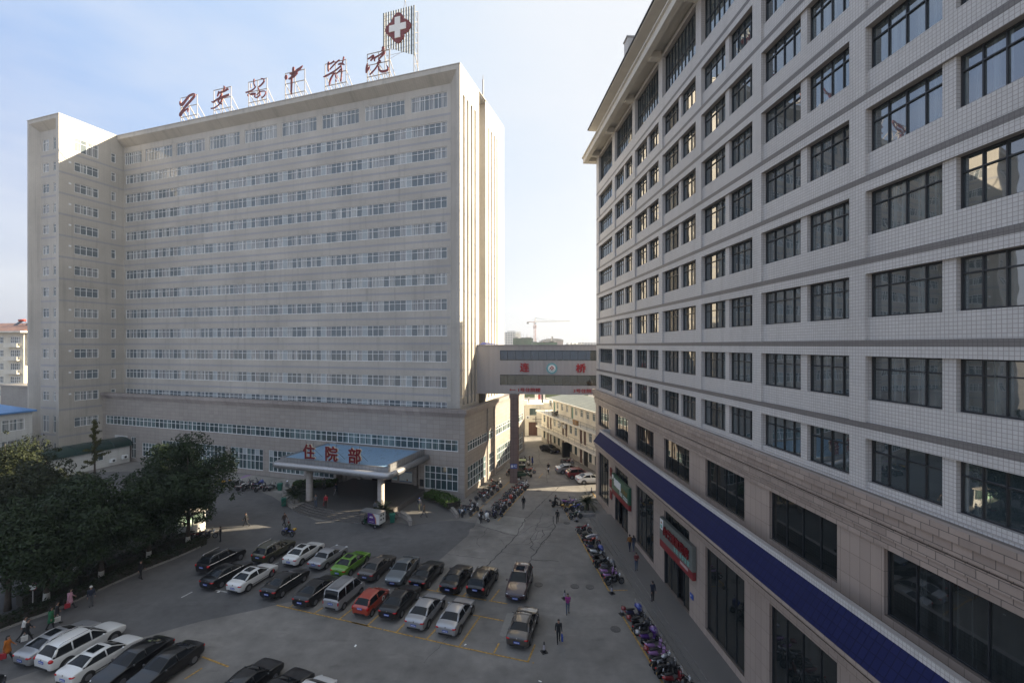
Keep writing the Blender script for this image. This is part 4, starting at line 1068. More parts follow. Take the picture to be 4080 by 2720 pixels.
# red cross billboard tower behind the sixth character
CR = empty('cross_billboard', fromL(-14.7, 3.2, 60.6), -LA, 'lattice rooftop billboard of dark slats with a red flower and white cross', 'billboard')
M['slat'] = plain('dark_slat', (.09, .11, .12), .5)
Wd, z0_, z1_ = 5.45, 6.0, 13.2
mb = MB()
for i in range(13):
    x = Wd * i / 12; lo = z0_ + 1.4 if i < 2 else z0_ + 1.9 - .2 * i
    mb.box(x - .11, x + .11, 0, .12, lo, z1_ + .0)
mb.build('slat', M['slat'], CR)
mb = MB()
for x in (.1, Wd - .1):
    for y in (.2, 1.4):
        mb.tube([(x, y, 0), (x, y, z1_)], .07, 5)
    n = 16
    for k in range(n):
        a, b = z1_ * k / n, z1_ * (k + 1) / n
        mb.tube([(x, .2 if k % 2 else 1.4, a), (x, 1.4 if k % 2 else .2, b)], .035, 4)
    mb.tube([(x, .2, z1_ * .5), (x, 3.4, 0)], .06, 5)
for k in range(9):
    z = 6.5 + k * .8; mb.tube([(.1, .3, z), (Wd - .1, .3, z)], .03, 4)
    mb.tube([(.1 + (k % 2) * 2.6, 1.2, z), (2.7 + (k % 2) * 2.6, 1.2, z + .8)], .03, 4)
for k in range(5): mb.tube([(.1 + k * 1.05, .2, 1.0 + (k % 2) * .8), (1.15 + k * 1.05, .2, 1.8 - (k % 2) * .8)], .04, 4)
mb.tube([(.1, .2, 1.0), (Wd - .1, .2, 1.0)], .045, 4); mb.tube([(.1, .2, 1.8), (Wd - .1, .2, 1.8)], .045, 4)
mb.tube([(Wd * .62, .3, z1_), (Wd * .68, .3, z1_ + 1.3)], .04, 4); mb.tube([(Wd * .74, .3, z1_), (Wd * .68, .3, z1_ + 1.3)], .04, 4); mb.ell((Wd * .68, .3, z1_ + 1.4), (.12, .12, .3), 8, 5)
mb.build('lattice', M['steel'], CR)
cxm, czm = 2.75, 10.1
mb = MB()
for t in range(4):
    a = t * math.pi / 2; cxx, czz = cxm + 1.18 * math.sin(a), czm + 1.25 * math.cos(a)
    pts = []
    for k in range(20):
        b = 2 * math.pi * k / 20; pts.append((cxx + 1.02 * math.copysign(abs(math.sin(b)) ** .75, math.sin(b)), czz + 1.02 * math.copysign(abs(math.cos(b)) ** .75, math.cos(b))))
    # rotate petal outline 45 degrees about its own centre so its shoulders point outwards
    pts = [(cxx + (p[0] - cxx) * math.cos(.785) - (p[1] - czz) * math.sin(.785), czz + (p[0] - cxx) * math.sin(.785) + (p[1] - czz) * math.cos(.785)) for p in pts]
    mb.ext(pts, 'y', -.30 - .004 * t, -.05)
mb.build('red_flower', M['sign_red'], CR)
mb = MB(); mb.box(cxm - .48, cxm + .48, -.42, -.32, czm - 1.62, czm + 1.62); mb.box(cxm - 1.5, cxm - .48, -.42, -.321, czm - .5, czm + .5); mb.box(cxm + .48, cxm + 1.5, -.42, -.321, czm - .5, czm + .5)
mb.build('white_cross', M['white_letters'], CR)
# stair-head boxes on the roof
for x, y, w_, h_, lab in ((-69.4, 3, 3.2, 1.9, 'small white plant box on the hospital roof near the wing'),):
    o = empty('roof_plant_box', fromL(x, y, 60.5), -LA, lab, 'plant box')
    mb = MB(); mb.box(0, w_, 0, 2.4, 0, h_); mb.build('housing', M['white_paint'], o); mb = MB(); mb.box(-.1, w_ + .1, -.1, 2.5, h_, h_ + .12); mb.build('lid', M['soffit'], o)
mb = MB(); mb.tube([(0, 0, 0), (0, 0, 4.6)], .12, 8); mb.tube([(0, 0, 4.6), (0, 0, 5.3)], .05, 6)
o = mb.build('antenna_mast', M['steel'], None, fromL(-.8, 11.0, 60.5)); tag(o, 'short pale mast on the far roof corner of the tower', 'antenna')
# ================================================================= BACK COURT
# two storey gallery dormitory beyond the bridge
DA_ = G(2158.5, 1756.5); DB_ = G(2371.5, 1877)
dd = (DB_ - DA_).normalized(); drz = math.atan2(dd.y, dd.x)
DO = empty('dormitory', DA_, drz, 'cream gallery dormitory with brown doors and a grey green roof behind the footbridge', 'building')
DL = 29.0
F1, F2, F3 = 3.4, 6.75, 9.75
mb = MB(); M['render_grey'] = plain('grey_dado', (.34, .32, .29), .8, var=.1)
rd = random.Random(3)
fl_open = []
cells = []
x = 1.0; k = 0
while x < DL - 2:
    pat = 'WDDW'[k % 4]; wd = .95 if pat == 'D' else 1.05
    cells.append((x, wd, pat)); x += wd + (.55 if pat == 'D' and 'WDDW'[(k + 1) % 4] == 'D' else 1.05); k += 1
h1 = []; h2 = []; h3 = []
for x, wd, p in cells:
    h1.append((x, x + wd, .05 if p == 'D' else 1.0, 2.5)); h2.append((x, x + wd, F1 + .1 if p == 'D' else F1 + 1.0, F1 + 2.55)); h3.append((x * 1.13, x * 1.13 + wd, F2 + .1 if (p == 'D' and rd.random() < .45) else F2 + .95, F2 + 2.3))
h3 = [h for h in h3 if h[1] < DL - .5]
wall(mb, lambda a, d, z: (a, d, z), 0, DL, 0, F2, h1 + h2, .15)
wall(mb, lambda a, d, z: (a, 1.3 + d, z), 3.0, DL, F2, F3, h3, .15)
mb.quad((0, 0, 0), (0, 8, 0), (0, 8, F2), (0, 0, F2)); mb.quad((3, 1.3, F2), (3, 8, F2), (3, 8, F3), (3, 1.3, F3))
mb.quad((0, 0, F2 - .02), (DL, 0, F2 - .02), (DL, 8, F2 - .02), (0, 8, F2 - .02)); mb.quad((DL, 0, 0), (DL, 8, 0), (DL, 8, F3), (DL, 0, F3))
mb.build('wall', M['render_cream'], DO)
mb = MB()
xs = sorted([(h[0], h[1]) for h in h1 if h[2] < .5]); cur = 0
for a, b in xs + [(DL, DL)]:
    if a > cur: mb.box(cur, a, -.012, .02, 0, .98)
    cur = b
mb.build('dado', M['render_grey'], DO)
mb = MB(); mb.box(0, DL, .5, .6, 0, F2 - .1); mb.box(3.1, DL, 1.9, 2.0, F2, F3); mb.build('interior_wall', M['dark_inside'], DO)
mb = MB(); mb.box(-.6, DL, -1.15, 0, F1 - .28, F1); mb.box(-.6, DL, -1.2, 0, F2 - .28, F2 - .01); mb.box(-.1, DL, -.005, .02, F2 - .5, F2 - .28)
mb.build('gallery_slab', M['render_white'], DO)
mb = MB()
for z in (F1, F2):
    for q in (.45, 1.0): mb.tube([(-.55, -1.1, z + q), (DL, -1.1, z + q)], .03, 5)
    for i in range(15): mb.tube([(-.55 + i * 2.4, -1.1, z), (-.55 + i * 2.4, -1.1, z + 1.0)], .03, 4)
    for i in range(120): mb.tube([(-.5 + i * .29, -1.1, z + .02), (-.5 + i * .29, -1.1, z + .45)], .012, 3, False)
    for i in range(4): mb.tube([(-.55, -1.1 + i * .36, z), (-.55, -1.1 + i * .36, z + 1)], .025, 4)
    mb.tube([(-.55, -1.1, z + 1), (-.55, 0, z + 1)], .03, 4)
mb.build('railing', plain('grey_railing', (.20, .20, .20), .5, metal=.3), DO)
M['door_brown'] = plain('brown_door', (.075, .032, .022), .5, var=.2); M['door_green'] = plain('green_door', (.10, .20, .17), .5, var=.1)
for h, hh, yy in [(q, 0, .1) for q in h1] + [(q, F1, .1) for q in h2] + [(q, F2, 1.4) for q in h3]:
    if h[2] - hh < .5:
        g = MB(); g.box(h[0], h[1], yy, yy + .05, h[2], h[3]); g.mi = 1; g.box(h[0], h[1], yy - .04, yy + .04, h[3] - .07, h[3] - .002); g.build('door', [M['door_green'] if hh == F2 else M['door_brown'], M['render_white']], DO)
    else: window(DO, (h[0], yy, h[2]), 0, h[1] - h[0], h[3] - h[2], 2, M['frame_white'] if hh != 0 else M['frame_dark'], M['glass_podium'], (.7,), .06, 0, .08)
M['shingle'] = wall_mat('grey_green_shingle', (.22, .235, .205), .5, .25, .02, (.15, .16, .14), stain=.2, var=.12)
mb = MB()
mb.quad((2.2, .2, F3 - .05), (DL, .2, F3 - .05), (DL, 5.2, F3 + 1.15), (4.5, 5.2, F3 + 1.15)); mb.quad((DL, 10.2, F3 - .05), (2.2, 10.2, F3 - .05), (4.5, 5.2, F3 + 1.15), (DL, 5.2, F3 + 1.15)); mb.poly([(2.2, 10.2, F3 - .05), (2.2, .2, F3 - .05), (4.5, 5.2, F3 + 1.15)])
mb.build('roof', M['shingle'], DO)
mb = MB(); mb.box(2.15, DL, .1, .25, F3 - .14, F3 - .02); mb.build('gutter', M['render_white'], DO)
mb = MB(); mb.box(20.3, 21.7, -.02, .10, .02, 3.0); mb.build('gate', plain('black_gate', (.012, .012, .014), .5), DO); mb = MB(); mb.box(13.9, 14.5, -1.4, -.03, .02, 2.7); mb.build('gate', plain('black_gate', (.012, .012, .014), .5), DO)
acm = MB(); acm.box(0, .85, -.42, 0, 0, .6); acm.lathe([(.22, -.02), (.22, 0)], (.42, -.42, .3), 'y', 14)
ac_me = acm.mesh('air_conditioner', M['frame_white'])
fanm = MB(); fanm.lathe([(.2, -.012), (.2, 0)], (.42, -.445, .3), 'y', 14)
fan_me = fanm.mesh('fan_grille', M['frame_dark'])
def aircon(loc, rz, lab):
    o = empty('air_conditioner', loc, rz, lab, 'air conditioner', 'outdoor air conditioner units'); put('casing', ac_me, o); put('fan_grille', fan_me, o); return o
def fromD(x, y, z): return DA_ + Vector((dd.x * x - dd.y * y, dd.y * x + dd.x * y, z))
aircon(fromD(9.6, -.02, F1 + 1.7), drz, 'box air conditioner on the dormitory gallery wall, left of its pair')
aircon(fromD(11.9, -.02, F1 + 1.7), drz, 'box air conditioner on the dormitory gallery wall, right of its pair')
mb = MB(); mb.box(0, 1.7, -.25, .1, 0, .7); mb.box(-.05, 1.75, -.3, .15, .7, .78); o = mb.build('storage_chest', plain('ochre_wood', (.30, .17, .06), .7), None, fromD(17.6, -.7, F2 + .02), drz); tag(o, 'ochre wooden chest on the upper dormitory gallery', 'chest')
mb = MB(); mb.box(0, 1.4, 0, .6, 0, .75); mb.box(-.05, 1.45, -.05, .65, .75, .85); o = mb.build('gallery_cabinet', plain('dark_cabinet', (.06, .055, .05), .7), None, fromD(7.5, -.8, F2 + .02), drz); tag(o, 'low dark cabinet on the upper gallery beside the standing man', 'cabinet')
# end building with brown double door
EB = empty('courtyard_building', (2.5, 102, 0), 0, 'cream two storey building with brown double door closing the back court', 'building')
mb = MB(); holes_ = [(1.35, 3.35, .05, 3.2), (1.55, 3.15, 4.75, 6.3)]
wall(mb, lambda a, d, z: (a, d, z), -.5, 4.9, 0, 7.3, holes_, .15)
mb.quad((4.9, 0, 0), (4.9, 9, 0), (4.9, 9, 7.3), (4.9, 0, 7.3)); mb.quad((-.5, 0, 7.25), (4.9, 0, 7.25), (4.9, 9, 7.25), (-.5, 9, 7.25)); mb.box(-.6, 5.0, -.1, .0, 7.0, 7.3); mb.box(1.3, 3.4, -.25, 0, 6.42, 6.5); mb.box(1.2, 3.5, -.3, 0, 3.28, 3.38)
mb.box(4.9, 16, 2.5, 9, 0, 7.29)
mb.build('wall', M['render_cream'], EB)
mb = MB(); mb.box(1.35, 2.34, .1, .16, .05, 3.2); mb.box(2.36, 3.35, .1, .16, .05, 3.2); mb.build('door', M['door_brown'], EB)
window(EB, (1.55, .1, 4.75), 0, 1.6, 1.55, 3, M['frame_dark'], M['glass_podium'], (.33, .66), .05, 0, .1)
aircon(Vector((3.2, 102, 4.0)), 0, 'air conditioner beside a pipe over the courtyard door')
mb = MB(); mb.tube([(.35, -.1, 0), (.35, -.1, 7)], .06, 6); mb.tube([(2.2, -.35, 3.9), (5.2, -.35, 3.9), (5.6, -.6, 3.6)], .06, 6); mb.tube([(3.0, -.35, 3.3), (3.0, -.35, 4.6)], .1, 8); mb.build('pipe', M['frame_dark'], EB)
# white side building hiding behind the pillar
SB_ = empty('side_building', (1.9, 87, 0), 0, 'narrow view of a white building side wall left of the court', 'building')
mb = MB(); sh = [(2 + 3.2 * i, 3.0 + 3.2 * i, z, z + 1.7) for i in range(4) for z in (1.0, 4.6, 8.2)]
wall(mb, lambda a, d, z: (-d, a, z), 0, 15, 0, 11, sh, .15); mb.quad((0, 0, 0), (-7, 0, 0), (-7, 0, 11), (0, 0, 11)); mb.quad((0, 0, 11), (-7, 0, 11), (-7, 15, 11), (0, 15, 11)); mb.quad((0, 15, 0), (0, 15, 11), (-7, 15, 11), (-7, 15, 0))
mb.build('wall', M['render_white'], SB_)
for a, b, z0, z1 in sh: window(SB_, (-.1, a, z0), rad(90), b - a, z1 - z0, 2, M['frame_white'], M['glass_podium'], (.7,), .06, 0, .08)
mb = MB(); mb.box(-.6, -.5, 0.1, 14.9, 0, 10.9); mb.build('interior_wall', M['dark_inside'], SB_)
# roof terrace things
mb = MB(); mb.tube([(7.2, 104.8, 7.3), (7.2, 104.8, 10.2)], .18, 8); mb.box(6.9, 7.5, 104.5, 105.1, 10.2, 10.35); o = mb.build('vent_pipe', M['frame_dark']); tag(o, 'dark vent pipe standing on the courtyard building roof', 'pipe')
lr = empty('laundry_rack', (5.4, 106.5, 7.3), 0, 'laundry rack with white, red and black clothes on the flat roof', 'clothes rack')
mb = MB(); mb.tube([(0, 0, 0), (0, 0, 1.8), (2.6, 0, 1.8), (2.6, 0, 0)], .03, 5); mb.build('rack', M['steel'], lr)
for i, mt in enumerate(('white_letters', 'white_letters', 'red_paint', 'poster_pink', 'frame_dark', 'white_letters')):
    mb = MB(); x = .15 + i * .4; mb.add([(x, -.05, 1.78), (x + .34, .05, 1.78), (x + .38, .06, .55 + .1 * (i % 3)), (x + .16, -.08, .5), (x - .03, -.05, .6 + .12 * (i % 2))], [(0, 1, 2, 3, 4)]); g = mb.build('garment', M[mt], lr)
    g.modifiers.new('s', 'SOLIDIFY').thickness = .03
mb = MB(); mb.box(-1.2, .4, 0, .5, 0, .8); o = mb.build('water_tank', M['frame_white'], None, (3.2, 103.0, 7.3)); mb = MB(); tag(o, 'small white box on the flat roof edge left of the laundry', 'box')
mb = MB(); mb.box(0, 22, 0, .15, 0, 1.2); o = mb.build('roof_fence', plain('green_fence', (.16, .2, .12), .7), None, (-2, 116, 7.2)); tag(o, 'low green fence behind the flat roof', 'fence')

# ================================================================= LEFT SIDE BUILDINGS
def fromS(o, x, y, z=0): return o + Vector((x * math.cos(LA) + y * math.sin(LA), -x * math.sin(LA) + y * math.cos(LA), z))
# white hut with green barrel roof in front of the wing
GH = empty('barrel_roof_hut', G(517, 1838), -LA, 'low white hut with a long dark green barrel roof under the wing', 'hut')
M['green_roof'] = plain('green_barrel_roof', (.018, .055, .048), .3, var=.1)
GL = 22.0
mb = MB(); mb.box(-4.5, 0, -GL, 0, 0, 3.0); mb.build('wall', M['white_paint'], GH)
mb = MB(); mb.smooth = True
n = 12; vs_ = []; fs_ = []
for i in range(n + 1):
    t = math.pi * i / n; xx = -2.25 + 2.6 * math.cos(t); zz = 2.95 + 1.35 * math.sin(t)
    vs_ += [(xx, .3, zz), (xx, -GL - .3, zz)]
for i in range(n): fs_.append((2 * i, 2 * i + 1, 2 * i + 3, 2 * i + 2))
fs_.append(tuple(range(0, 2 * n + 2, 2))); mb.add(vs_, fs_); mb.build('roof', M['green_roof'], GH)
mb = MB()
for k in range(9): mb.tube([(-2.25 + 2.62 * math.cos(math.pi * i / 10), -k * 2.6, 2.95 + 1.37 * math.sin(math.pi * i / 10)) for i in range(11)], .035, 4)
mb.build('roof_rib', M['green_roof'], GH)
window(GH, (.02, -5.6, 1.3), rad(90), 1.6, 1.3, 2, M['frame_white'], M['glass_podium'], (), .07, 0, .1)
mb = MB(); mb.box(0, .04, -13.4, -11.4, .1, 2.4); mb.build('door', M['green_roof'], GH)
mb = MB(); mb.box(0, .05, -13.2, -11.2, 2.5, 2.8); mb.build('sign_board', plain('pale_pink_board', (.5, .32, .32), .6), GH)
hutp = G(517, 1838)
aircon(fromS(hutp, .45, -3.4, .7), -LA + rad(90), 'air conditioner on the white hut wall, nearer the window')
aircon(fromS(hutp, .45, -1.6, .9), -LA + rad(90), 'air conditioner at the far end of the white hut wall')
# white building with a blue roof at the left edge
bo = Vector((-78.4, 72.2, 0))
BB = empty('blue_roof_building', bo, -LA, 'white panelled building with a bright blue roof at the left edge', 'building')
mb = MB(); bw_ = [(-3.6, -.9, 7.3, 9.2), (-5.0, -.8, 3.4, 5.9), (-3.2, -.8, .3, 2.4), (-9, -6.2, 7.3, 9.2), (-10, -6.2, 3.4, 5.9)]
wall(mb, lambda a, d, z: (-d, a, z), -14, 0, 0, 10.3, bw_, .15); mb.quad((0, 0, 0), (-10, 0, 0), (-10, 0, 10.3), (0, 0, 10.3)); mb.quad((0, -14, 0), (0, -14, 10.3), (-10, -14, 10.3), (-10, -14, 0))
mb.build('wall', M['white_paint'], BB)
mb = MB(); mb.box(-.5, -.4, -13.9, -.1, 0, 10.2); mb.build('interior_wall', M['dark_inside'], BB)
for a, b, z0, z1 in bw_: window(BB, (-.1, a, z0), rad(90), b - a, z1 - z0, 3 if b - a < 3.5 else 4, M['frame_white'], M['glass_left'], (.68,), .1, 0, .1)
mb = MB(); mb.add([(.4, .4, 10.35), (.4, -14.4, 10.35), (-5, -14.4, 11.9), (-5, -3.5, 11.9), (-10.4, .4, 10.35), (-10.4, -14.4, 10.35)], [(0, 3, 2, 1), (0, 4, 3), (4, 5, 2, 3)])
mb.add([(.4, .4, 10.1), (.4, -14.4, 10.1), (.4, -14.4, 10.35), (.4, .4, 10.35), (-10.4, .4, 10.1), (-10.4, .4, 10.35)], [(0, 1, 2, 3), (0, 3, 5, 4)])
mb.build('roof', plain('bright_blue_roof', (.10, .24, .50), .4, var=.12, scale=.8), BB)
# brown roofed flats far left
FO = Vector((-132, 114, 0))
FB = empty('apartment_building', FO, -rad(12), 'cream apartment block with brown tiled roof and white balconies at the far left', 'building')
mb = MB(); fw = [(-4.6, -1.2, 3.4 * k + 1.0, 3.4 * k + 2.7) for k in range(7)] + [(-10, -7, 3.4 * k + 1.0, 3.4 * k + 2.7) for k in range(7)]
wall(mb, lambda a, d, z: (8 + a, d, z), -22, 0, 0, 24.4, fw, .2); mb.quad((8, 0, 0), (8, 14, 0), (8, 14, 24.4), (8, 0, 24.4)); mb.box(7.9, 8.6, .5, 3, 16, 24.39)
mb.build('wall', M['render_cream'], FB)
mb = MB(); mb.box(-14, 7.9, .5, .6, 0, 24.3); mb.build('interior_wall', M['dark_inside'], FB)
for a, b, z0, z1 in fw:
    window(FB, (8 + a, .1, z0), 0, b - a, z1 - z0, 5, M['frame_white'], M['glass_left'], (.5,), .1, 0, .1)
mb = MB()
for k in range(7): mb.box(2.6, 7.2, -.9, 0, 3.4 * k, 3.4 * k + .25); mb.box(2.6, 7.2, -.9, -.8, 3.4 * k + .25, 3.4 * k + 1.0)
mb.build('balcony', M['render_white'], FB)
mb = MB(); mb.add([(9, -1.2, 24.4), (-15, -1.2, 24.4), (-15, 15, 24.4), (9, 15, 24.4), (3, 7, 27.0), (-15, 7, 27.0)], [(0, 4, 5, 1), (2, 5, 4, 3), (0, 3, 4)]); mb.build('roof', wall_mat('brown_roof_tile', (.23, .12, .075), .35, .35, .03, (.12, .06, .04), stain=.4, var=.2), FB)
mb = MB(); mb.box(-15, 9.1, -1.3, -1.2, 24.1, 24.5); mb.box(9.0, 9.1, -1.2, 15, 24.1, 24.5); mb.build('eaves', M['render_white'], FB)
M['tank_red'] = plain('red_water_tank', (.40, .06, .04), .5); M['tank_grey'] = plain('steel_water_tank', (.45, .46, .48), .3, metal=.6)
for x, mt, lab in ((-1.2, 'tank_red', 'red solar water heater on the brown roof'), (3.0, 'tank_grey', 'grey solar water heater on the brown roof')):
    p = FO + Vector((x * math.cos(-rad(12)) - 5 * math.sin(-rad(12)), x * math.sin(-rad(12)) + 5 * math.cos(-rad(12)), 26.1))
    o = empty('solar_heater', p, -rad(12), lab, 'water heater', 'solar water heaters')
    mb = MB(); mb.smooth = True; mb.tube([(-1, 0, 1.5), (1, 0, 1.5)], .32, 12); mb.build('tank', M[mt], o)
    mb = MB(); mb.tube([(-.8, 0, 1.4), (-.8, 1.2, -.3)], .04, 4); mb.tube([(.8, 0, 1.4), (.8, 1.2, -.3)], .04, 4); mb.quad((-.8, -.1, 1.3), (.8, -.1, 1.3), (.8, -1.5, .0), (-.8, -1.5, .0)); mb.build('collector', M['frame_dark'], o)
# grey lower block between them
GB = empty('grey_block', (-112, 103, 0), -LA, 'grey low block with a small white framed bay left of the wing', 'building')
mb = MB(); mb.box(-12, 12, 0, 8, 0, 11.0); mb.box(-12.2, 12.2, -.2, 8.2, 11.0, 11.4); mb.build('wall', wall_mat('grey_block_wall', (.30, .29, .28), .8, .35, .02, (.2, .19, .19), stain=.3), GB)
mb = MB(); mb.box(6.5, 10.5, -1.2, .0, 4.6, 8.2); mb.build('bay', M['glass_podium'], GB)
mb = MB(); mb.box(6.2, 10.8, -1.5, 0, 8.2, 8.35)
for x in (6.4, 8.4, 10.4): mb.box(x, x + .14, -1.3, -1.2, 4.5, 8.2)
mb.build('bay_frame', M['frame_white'], GB)

# ================================================================= FAR SKYLINE
def far_box(name, u0, u1, vtop, Y, depth, lab, mat, extra=None):
    x0, x1 = (u0 - 2040) / F * Y, (u1 - 2040) / F * Y; z = CAM_H + (1375 - vtop) / F * Y
    o = empty(name, ((x0 + x1) / 2, Y, 0), 0, lab, 'building'); hx = (x1 - x0) / 2
    mb = MB(); mb.box(-hx, hx, 0, depth, 0, z); mb.build('wall', mat, o)
    return o, hx, z
m = NT('far_tower_facade'); vec, ob = m.wallvec(); fac, r_ = brick(m, vec, 3.4, 3.3, .55); c = m.mix(fac, (.16, .19, .23), (.52, .52, .52)); M['far_tower'] = m.done(c, .5)
m = NT('green_scaffold_net'); vec, ob = m.wallvec(); fac, r_ = brick(m, vec, 6, 4.2, .25); c = m.mix(m.math('MULTIPLY', fac, .5), (.06, .13, .085), (.16, .2, .15)); c = m.mix(1.0, c, m.rng(m.noise(ob, .06, 4), .35, .65, .6, 1.35), 'MULTIPLY'); M['net'] = m.done(c, .9)
o, hx, z = far_box('office_tower', 2011, 2054, 1324, 620, 30, 'pale hazy office tower with rooftop lettering behind the green scaffold', M['far_tower'])
mb = MB(); mb.box(hx, hx + 7.5, 4, 26, 0, z - 1.5)
for i in range(4): mb.box(hx + .4 + i * 1.8, hx + 1.5 + i * 1.8, 4, 5, z - 1.5, z + .6)
mb.box(hx, hx + 7.5, 4, 5, z + .6, z + 1.0); mb.build('side_wing', M['render_white'], o)
mb = MB()
for i in range(7): mb.box(-4 + i * 1.7, -3.1 + i * 1.7, 1, 1.3, z + .2, z + 2.0 + (i % 2) * .5)
mb.build('roof_lettering', M['frame_dark'], o)
def net_block(u0, u1, v, Y, lab):
    o, hx, z = far_box('construction_building', u0, u1, v, Y, 22, lab, M['net'])
    mb = MB(); r = random.Random(int(u0))
    for i in range(26):
        x = -hx + 2 * hx * i / 25; mb.tube([(x, r.uniform(0, 12), z - 1), (x + r.uniform(-.3, .3), r.uniform(0, 12), z + r.uniform(.5, 4.2))], .09, 3)
    for i in range(6): x = r.uniform(-hx, hx - 3); mb.box(x, x + 2.6, 1, 4, z, z + r.uniform(.4, 1.0))
    mb.build('scaffold_pole', M['steel'], o)
net_block(2044, 2124, 1347, 330, 'building under construction in green netting left of the crane'); net_block(2123, 2220, 1363, 300, 'lower building in green netting right of the crane')
o, hx, z = far_box('hall_building', 2165, 2244, 1357, 420, 40, 'long pinkish hall with a curved roof right of the crane', plain('pink_hall', (.42, .33, .30), .7))
mb = MB(); vs_ = []; fs_ = []
for i in range(13):
    t = math.pi * i / 12; vs_ += [(-hx * 1.02 * math.cos(t), -1, z - .5 + 2.6 * math.sin(t) ** .6), (-hx * 1.02 * math.cos(t), 41, z - .5 + 2.6 * math.sin(t) ** .6)]
for i in range(12): fs_.append((2 * i, 2 * i + 2, 2 * i + 3, 2 * i + 1))
fs_.append(tuple(range(0, 26, 2))); mb.add(vs_, fs_); mb.box(-.8, .8, 10, 12, z + 1.5, z + 4.2); mb.build('roof', M['render_grey'], o)
o, hx, z = far_box('long_building', 2308, 2395, 1364, 520, 30, 'long low hazy building with small antennas near the right building', M['far_tower'])
mb = MB()
for x in (-hx * .6, -hx * .2, hx * .5): mb.tube([(x, 5, z), (x, 5, z + 5)], .12, 4)
mb.build('antenna', M['steel'], o)
o, hx, z = far_box('low_building', 2258, 2330, 1372, 400, 20, 'row of low rooftops with small dormers on the skyline', M['render_grey'])
mb = MB()
for i in range(5): mb.box(-hx + i * hx * .42, -hx + i * hx * .42 + 1.6, 0, 4, z, z + 1.4)
mb.add([(-hx * .4, 0, z), (hx * .6, 0, z), (hx * .3, 8, z + 1.8), (-hx * .2, 8, z + 1.8)], [(0, 1, 2, 3)]); mb.build('dormer', M['render_white'], o)
# tower crane
CY = 360.0
c0 = Vector(((2131 - 2040) / F * CY, CY, 0)); zz = lambda v: CAM_H + (1375 - v) / F * CY; xx = lambda u: (u - 2131) / F * CY
TCR = empty('tower_crane', c0, 0, 'slender tower crane with a long jib above the skyline', 'crane')
M['crane_red'] = plain('crane_red', (.42, .12, .05), .6); M['crane_white'] = plain('crane_white', (.5, .47, .42), .6)
mb = MB(); jz = zz(1284); tz = zz(1266)
H_ = jz
for i, (a, b) in enumerate(((-.7, -.7), (.7, -.7), (.7, .7), (-.7, .7))): mb.tube([(a, b, 0), (a, b, H_)], .13, 4)
n = int(H_ / 1.6)
for k in range(n):
    za, zb = H_ * k / n, H_ * (k + 1) / n; s_ = 1 if k % 2 else -1
    mb.tube([(-.7 * s_, -.7, za), (.7 * s_, -.7, zb)], .08, 3); mb.tube([(.7, -.7 * s_, za), (.7, .7 * s_, zb)], .08, 3); mb.tube([(-.75, -.7, za), (.75, -.7, za)], .08, 3)
for z in (zz(1298), zz(1303), zz(1306)): mb.box(-1.6, 1.6, -1.2, 1.2, z, z + .15)
mb.build('mast', M['crane_red'], TCR)
mb = MB(); L1 = xx(2270); zj = zz(1283); ze = zz(1279.5)
for (y, dz) in ((-.5, 0), (.5, 0), (0, .9)): mb.tube([(0, y, zj + dz), (L1, y, ze + dz * .4)], .09, 4)
n = 36
for k in range(n):
    a, b = k / n, (k + 1) / n; mb.tube([(L1 * a, -.5, zj + (ze - zj) * a), (L1 * (a + b) / 2, 0, zj + (ze - zj) * a + .9 - .5 * a), (L1 * b, -.5, zj + (ze - zj) * b)], .05, 3)
mb.build('jib', M['crane_white'], TCR)
mb = MB(); L2 = xx(2101); mb.box(L2, 0, -.6, .6, zj - .1, zj + .25); mb.build('counter_jib', M['crane_red'], TCR)
mb = MB(); mb.box(L2 - .4, L2 + 1.2, -.9, .9, zj - 1.4, zj + .1); mb.build('counterweight', M['render_grey'], TCR)
mb = MB(); mb.box(-.3, 1.0, -1.6, -.75, zj - 2.0, zj - .2); mb.build('cab', M['frame_white'], TCR)
mb = MB(); mb.tube([(-.6, 0, zj), (.5, 0, tz)], .14, 4); mb.tube([(.8, 0, zj), (.5, 0, tz)], .14, 4); mb.build('tower_top', M['crane_white'], TCR)
mb = MB(); mb.tube([(.5, 0, tz), (L2 + 1.5, 0, zj + .3)], .05, 3); mb.tube([(.5, 0, tz), (L1 * .38, 0, zj + .8)], .05, 3); mb.tube([(.5, 0, tz), (L1 * .72, 0, zj + .8)], .05, 3); mb.build('stay', M['frame_dark'], TCR)

# ================================================================= TREES AND PLANTS
def leaf_mat(name, a, b, c_):
    m = NT(name); ob = m.obj()
    oi = m.n('ShaderNodeObjectInfo')
    n1 = m.rng(m.noise(ob, 1.1, 3), .3, .7); n2 = m.rng(m.noise(ob, 9.0, 1), .3, .7)
    c = m.mix(n1, a, b); c = m.mix(m.math('MULTIPLY', n2, .45), c, c_)
    m.p.inputs['Specular IOR Level'].default_value = .25
    return m.done(c, .65)
M['leaf_dark'] = leaf_mat('dark_glossy_leaf', (.008, .018, .0065), (.016, .033, .010), (.034, .047, .016))
M['leaf_mid'] = leaf_mat('olive_leaf', (.010, .017, .006), (.020, .029, .009), (.038, .040, .013))
M['leaf_yellow'] = leaf_mat('yellowing_leaf', (.03, .038, .010), (.06, .065, .014), (.11, .095, .02))
M['leaf_hedge'] = leaf_mat('hedge_leaf', (.010, .019, .008), (.018, .031, .010), (.03, .042, .015))
M['leaf_bright'] = leaf_mat('bright_hedge_leaf', (.030, .062, .010), (.05, .10, .014), (.08, .14, .03))
M['bark'] = plain('tree_bark', (.055, .042, .032), .9, var=.3)
M['whitewash'] = plain('whitewashed_bark', (.42, .41, .38), .9, var=.15)
